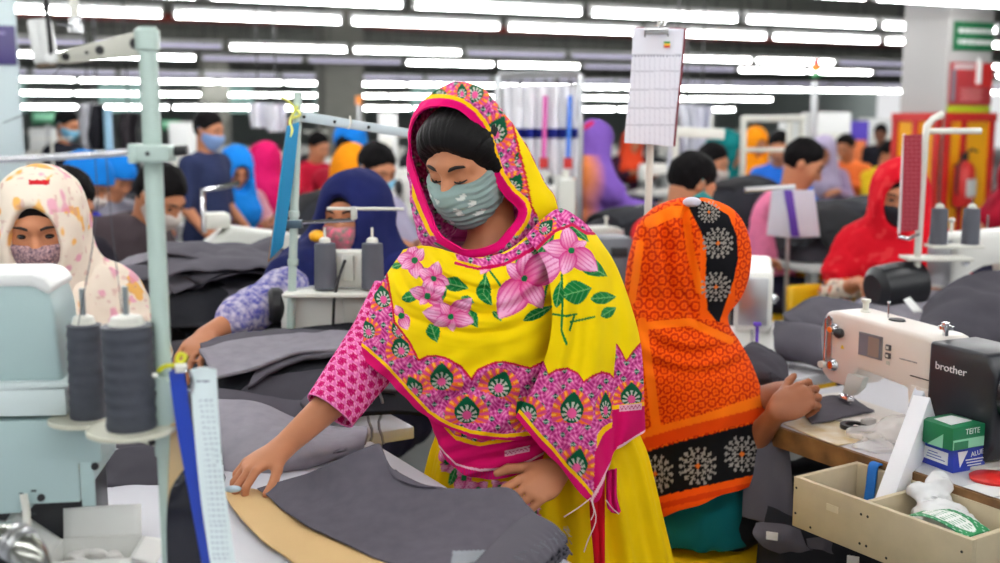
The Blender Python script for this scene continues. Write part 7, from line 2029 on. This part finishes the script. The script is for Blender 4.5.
# ---- singular things
# rack of white garments in tall plastic, centre
rk = thing('garment_rack', 'steel garment rack with white finished garments behind the yellow hood', 'rack', (gx(540, 6.4), 6.4, 0))
def R3(px, py, dY=0): return P(px, py, 6.4 + dY)
zz = R3(580, 74).z
fr_ = MB()
pl_, pr_ = R3(498, 76), R3(580, 74)
for p in (pl_, pr_): fr_.tube([Vector((p.x, 6.4, 0)), p], .024, 10)
fr_.tube([pl_, pr_], .024, 10).tube([Vector((pl_.x, 6.4, .55)), Vector((pr_.x, 6.4, .55))], .018, 8)
fr_.build('frame', M_steel, rk, True)
M_wg = cloth('white_garment', (246, 246, 250), var=.05)
for i in range(6):
    x0 = 508 + i * 12.2
    V = spline_grid([[list(R3(x0 - 5, y, .04)), list(R3(x0 - 2, y, -.05 + .02 * (i % 2))), list(R3(x0 + 3, y, .03)), list(R3(x0 + 7, y, -.03))] for y in (86, 100, 130, 160, 172 + (i % 3) * 3)], 24, 40)
    V[..., 0] += .008 * vnoise(V, 12, i)
    t = thing('white_garment', 'white garment hanging on the steel rack, %s from the post' % ('sixth', 'fifth', 'fourth', 'third', 'second', 'first')[i], 'garment', R3(x0, 130), 0, None)
    thick_sheet('cloth', V, .012, M_wg, t, True)
    MB().tube([R3(x0 + 1, 75), R3(x0 + 1, 87)], .006, 6).build('hanger', M_iron, t, True)
    V2 = V[19:23] + np.array((0, -.012, 0)); thick_sheet('navy_band', V2, .014, cloth('navy_band', (30, 40, 130)), t, True)
    if i in (3, 5):
        a, b_ = R3(x0 + 1, 96, -.08), R3(x0 - 1, 158, -.08)
        MB().tube([a, b_], .014, 6).build('ribbon', mat(('pink_ribbon', 'blue_ribbon')[i == 5], ((214, 90, 170), (60, 120, 220))[i == 5], rough=.6, var=.03), t, True)
        MB().box(R3(x0 - 1, 163, -.08), (.05, .02, .06)).build('red_tag', M_red, t, True)
def cabinet(name, label, cat, px0, px1, py0, py1, Y, m, dep=.4, detail=None):
    a, b_ = P(px0, py0, Y), P(px1, py1, Y)
    t = thing(name, label, cat, ((a.x + b_.x) / 2, Y + dep / 2, b_.z if b_.z > .05 else 0))
    w, hh = b_.x - a.x, a.z - b_.z
    if cat != 'sign': t.location.z = 0; hh = a.z; _pm[t.name] = Matrix.Translation(t.location).inverted()
    else: MB().tube([(0, dep / 2 + .02, hh * .5), (0, dep / 2 + .02, -b_.z)], .02, 8).build('sign_post', M_steel, t)
    MB().box((0, 0, hh / 2), (w, dep, hh), bev=min(.02, w * .05)).build('casing', m, t)
    MB().box((0, -dep / 2 - .006, hh * .55), (w * .8, .012, hh * .6), bev=.004).build('front_panel', detail or M_offw, t)
    return t
cabinet('white_cabinet', 'white machine cabinet glowing far back left of the man in dark clothes', 'cabinet', 811, 848, 112, 200, 13, M_white)
cabinet('white_cabinet', 'white cabinet far back below the tube lights beside the purple banner', 'cabinet', 868, 896, 118, 200, 14, M_white)
cabinet('banner', 'purple banner with an orange patch far back', 'banner', 846, 868, 121, 152, 13.2, mat('violet_banner', (74, 50, 170), rough=.6, var=.1), .05, mat('orange_banner', (226, 120, 60), rough=.6, var=.1))
cabinet('white_cabinet', 'pale grey cabinet far back behind the teal headscarf', 'cabinet', 690, 712, 108, 190, 12, M_machg)
cabinet('white_cabinet', 'white cabinet far back beside the green exit board', 'cabinet', 28, 60, 128, 190, 10.5, M_white)
cabinet('white_cabinet', 'white cabinet behind the standing man in navy', 'cabinet', 168, 192, 122, 230, 9.5, M_white)
cabinet('green_board', 'green exit board with pale lettering on the far left', 'sign', 30, 58, 111, 124, 10, M_green, .04, mat('mint_print', (140, 205, 170)))
cabinet('green_board', 'small green board beside the head of the standing man in navy', 'sign', 160, 180, 120, 130, 11, mat('pale_green_board', (70, 160, 110), rough=.5), .04, mat('mint_print', (140, 205, 170)))
cabinet('white_cabinet', 'white machine cabinet behind the blue cap and maroon dress', 'cabinet', 378, 394, 112, 180, 10, M_white)
cabinet('steel_cabinet', 'grey steel cabinet between the garment rack and the violet shawl', 'cabinet', 560, 574, 180, 300, 5.4, M_machg)
cabinet('white_cabinet', 'bright white cabinet at the far end under the stack light', 'cabinet', 786, 806, 122, 200, 15, M_white)
# hanging white trousers and shirts at the back
for i, (px, py0, py1, Y, c_, nm) in enumerate(((258, 103, 128, 8.8, (232, 232, 240), 'white shirt hung left of the thin thread stand'), (276, 104, 132, 8.6, (226, 226, 234), 'white shirt hung right behind the teal blue folder'), (98, 105, 150, 9.2, (40, 40, 46), 'black garment hung by the man in the black shirt'), (88, 104, 150, 9.3, (206, 206, 214), 'pale garment hung beside the black garment'),
                                           (128, 112, 150, 9.0, (60, 56, 60), 'dark printed garment hung left of the mint post'), (686, 104, 160, 8.5, (214, 214, 222), 'white trousers hung right of the clipboard post'), (702, 106, 160, 8.6, (206, 206, 218), 'white trousers hung beside the teal headscarf'), (676, 130, 175, 7.8, (200, 198, 210), 'pale trousers hung behind the cream post'))):
    t = thing('hung_garment', nm, 'garment', P(px, py0, Y))
    w = 8
    V = spline_grid([[list(P(px - w, y, Y + .05)), list(P(px - 2, y, Y - .06)), list(P(px + 3, y, Y + .04)), list(P(px + w, y, Y - .03))] for y in np.linspace(py0, py1, 4)], 20, 24); V[..., 0] += .02 * vnoise(V, 9, i)
    thick_sheet('cloth', V, .012, cloth('hung_%d' % i, c_), t, True)
    p = P(px, py0, Y); MB().tube([p, Vector((p.x, p.y, CEIL))], .006, 5).build('hanger_wire', M_iron, t, True)
# stack light
sl_ = thing('stack_light', 'signal tower lamp with red, amber and green segments on a thin pole', 'lamp', (gx(814, 10), 10, 0))
p = P(814, 76, 10); MB().tube([(0, 0, 0), (0, 0, p.z - .05)], .03, 10).build('pole', M_steel, sl_)
for k, (a, b_, c_) in enumerate(((60, 65.5, (206, 50, 50)), (65.5, 72, (240, 140, 40)), (72, 77, (40, 150, 80)))):
    z1_, z0_ = P(814, a, 10).z, P(814, b_, 10).z; MB().cyl((0, 0, (z0_ + z1_) / 2), .036, z1_ - z0_ - .004, 'Z', 14).build('segment', mat('lamp_%d' % k, c_, rough=.3, var=.02, emit=.3), sl_)
sl2 = thing('stack_light', 'small signal lamp on a pole left of the yellow hood', 'lamp', (gx(359, 12), 12, 0))
p = P(359, 104, 12); MB().tube([(0, 0, 0), (0, 0, p.z)], .02, 8).build('pole', M_steel, sl2); MB().cyl((0, 0, p.z + .04), .035, .09, 'Z', 12).build('segment', mat('lamp_1'), sl2)
# steel poles and frames among the back rows
for i, (px, y0, Y, w) in enumerate(((790, 118, 7.5, .02), (744, 118, 7.2, .02), (802, 118, 7.5, .02), (108, 108, 7.4, .028), (676, 132, 6.4, .02), (566, 170, 5.6, .018), (150, 118, 8.2, .02))):
    t = thing('steel_post', ('steel post of the frame right of the pink shirt', 'steel post at the left end of the cream frame', 'second steel post by the pink shirt', 'pale blue post beside the mint stand', 'thin post beside the red shirt', 'short post beside the garment rack', 'thin post behind the mint stand')[i], 'post', (gx(px, Y), Y, 0))
    p = P(px, y0, Y); MB().tube([(0, 0, 0), (0, 0, p.z)], w, 10).build('post', M_offw if i != 3 else mat('pale_blue_post', (150, 190, 214), rough=.4), t)
    MB().cyl((0, 0, .012), w * 3, .024).build('foot', M_steel, t)
t = thing('steel_rail', 'cream steel rail across the frame above the workers in yellow and blue', 'rail', P(772, 120, 7.4)); MB().tube([P(742, 119, 7.3), P(804, 118, 7.5)], .022, 10).build('rail', M_offw, t, True); MB().tube([P(742, 150, 7.3), P(804, 150, 7.5)], .014, 8).build('lower_rail', M_offw, t, True)
t = thing('light_rail', 'pale steel lamp rail sloping right of the clipboard', 'rail', P(700, 132, 6.4)); MB().prism([(-.14, -.03), (.14, -.03), (.14, .03), (-.14, .03)], -.02, .02, frame((1, 0, -.05), (0, 0, 1), P(700, 133, 6.4)), bev=.006).build('rail', M_offw, t, True); MB().tube([P(676, 133, 6.4), P(722, 134, 6.4)], .02, 8).build('tube', M_offw, t, True)
# papers hanging by the man in pink
o = hang('white_bag', 'white paper bag with a purple strip hanging beside the man in the pink shirt', 'bag', [[(773, 191, 4.9), (792, 190, 4.85), (812, 190, 4.88)], [(770, 215, 4.9), (792, 214, 4.84), (815, 213, 4.88)], [(767, 235, 4.9), (792, 237, 4.86), (818, 236, 4.9)]], .03, mat('bag_paper', (206, 210, 222), rough=.7, var=.05), None, 40, 40, 'bag')
MB().prism([(0, 0), (.035, 0), (.075, -.205), (.040, -.205)], -.008, .006, frame((1, 0, 0), (0, 0, 1), P(784, 190, 4.83)), bev=.001).build('purple_strip', mat('purple_strip', (86, 50, 160), rough=.5), o, True)
MB().tube([P(745, 190, 4.9), P(795, 187, 4.9)], .012, 8).build('rail', M_steel, o, True)
MB().tube([P(790, 187, 4.9), Vector((P(790, 187, 4.9).x, 4.9, 0))], .010, 8).build('post', M_steel, o, True)
# black jeans draped on the table by the red-scarfed woman
clump('jeans_heap', 'black jeans thrown over the table between the pink shirt and the red headscarf', (gx(850, 6.2), 6.0, .76), UX, (1.0, .7, .32), M_jeans, 51, 8)
clump('jeans_heap', 'black jeans heaped in front of the violet shawl', (gx(655, 6.0), 6.0, .76), UX, (.8, .7, .26), [M_jeans[0], M_wg, M_jeans[1], M_jeans[0]], 52, 9)
clump('jeans_heap', 'dark jeans heaped behind the man in the pink shirt', (gx(750, 6.6), 6.6, .76), UX, (.8, .6, .42), M_jeans, 53, 8)
clump('jeans_heap', 'black jeans heaped between the teal blue folder and the navy headscarf', (gx(318, 5.2), 5.2, .76), UX, (.5, .5, .42), M_jeans, 54, 8)
for i, (px, Y) in enumerate(((850, 6.0), (655, 6.0), (750, 6.6), (318, 5.2))):
    table('sewing_table', 'sewing table under the black jeans ' + ('beside the red headscarf', 'before the violet shawl', 'behind the pink shirt', 'by the teal blue folder')[i], Vector((gx(px, Y), Y, 0)) - UX * .5 - UY * .33, UX, 1.0, .66, .76, top=M_far_t)
# overlock with slanted arm, mid left
ov = thing('overlock_machine', 'beige slanted overlock machine beside the man in the brown jersey', 'sewing machine', (gx(206, 4.35), 4.35, .77), ROOM, scale=1.2)
MB().prism([(-.16, 0), (.30, 0), (.30, .22), (.06, .26), (-.02, .20), (-.19, .06)], -.09, .09, frame((1, 0, 0), (0, 0, 1), (0, 0, 0)), bev=.012).build('body', M_machg, ov, ang=50)
MB().box((.12, -.10, .12), (.09, .02, .12), bev=.004).build('motor_cover', M_iron, ov)
MB().box((.24, -.10, .12), (.05, .02, .10), bev=.004).build('vent_panel', M_iron, ov)
MB().box((.02, 0, .28), (.08, .10, .05), bev=.008).build('head_block', M_offw, ov)
MB().tube([(-.02, 0, .24), (-.02, 0, .38), (.10, 0, .40)], .010, 8).build('thread_arm', M_chrome, ov)
table('sewing_table', 'sewing table under the beige slanted overlock machine', Vector((gx(160, 4.1), 4.1, 0)), UX, 1.0, .6, .77, top=M_far_t)
# grey machines in the gap between the yellow shawl and the orange headscarf
g1 = thing('control_box', 'grey machine control box between the yellow shawl and the orange headscarf', 'control box', (gx(610, 4.6), 4.6, .76), .2)
MB().box((0, 0, .13), (.16, .18, .26), bev=.012).build('casing', mat('slate_casing', (104, 108, 116), rough=.4, var=.05), g1); MB().box((-.10, 0, .12), (.05, .19, .24), bev=.006).build('side', M_machg, g1); MB().box((.02, -.094, .2), (.07, .01, .04), bev=.002).build('panel', M_iron, g1)
sewing_machine('grey white sewing machine beside the grey control box', (gx(575, 4.7), 4.75, .76), ROOM + PI, scale=.95, m=M_machg)
table('sewing_table', 'sewing table between the yellow shawl and the orange headscarf', Vector((gx(545, 4.4), 4.35, 0)), UX, 1.0, .7, .76, top=M_far_t)
o = thing('yellow_box', 'small yellow box on the table between the yellow shawl and the orange headscarf', 'box', (gx(628, 4.42), 4.55, .76), .1)
MB().box((0, 0, .025), (.10, .06, .05), bev=.006).build('box', M_yel, o); MB().box((0, 0, .053), (.09, .05, .008), bev=.002).build('lid', M_yel, o)
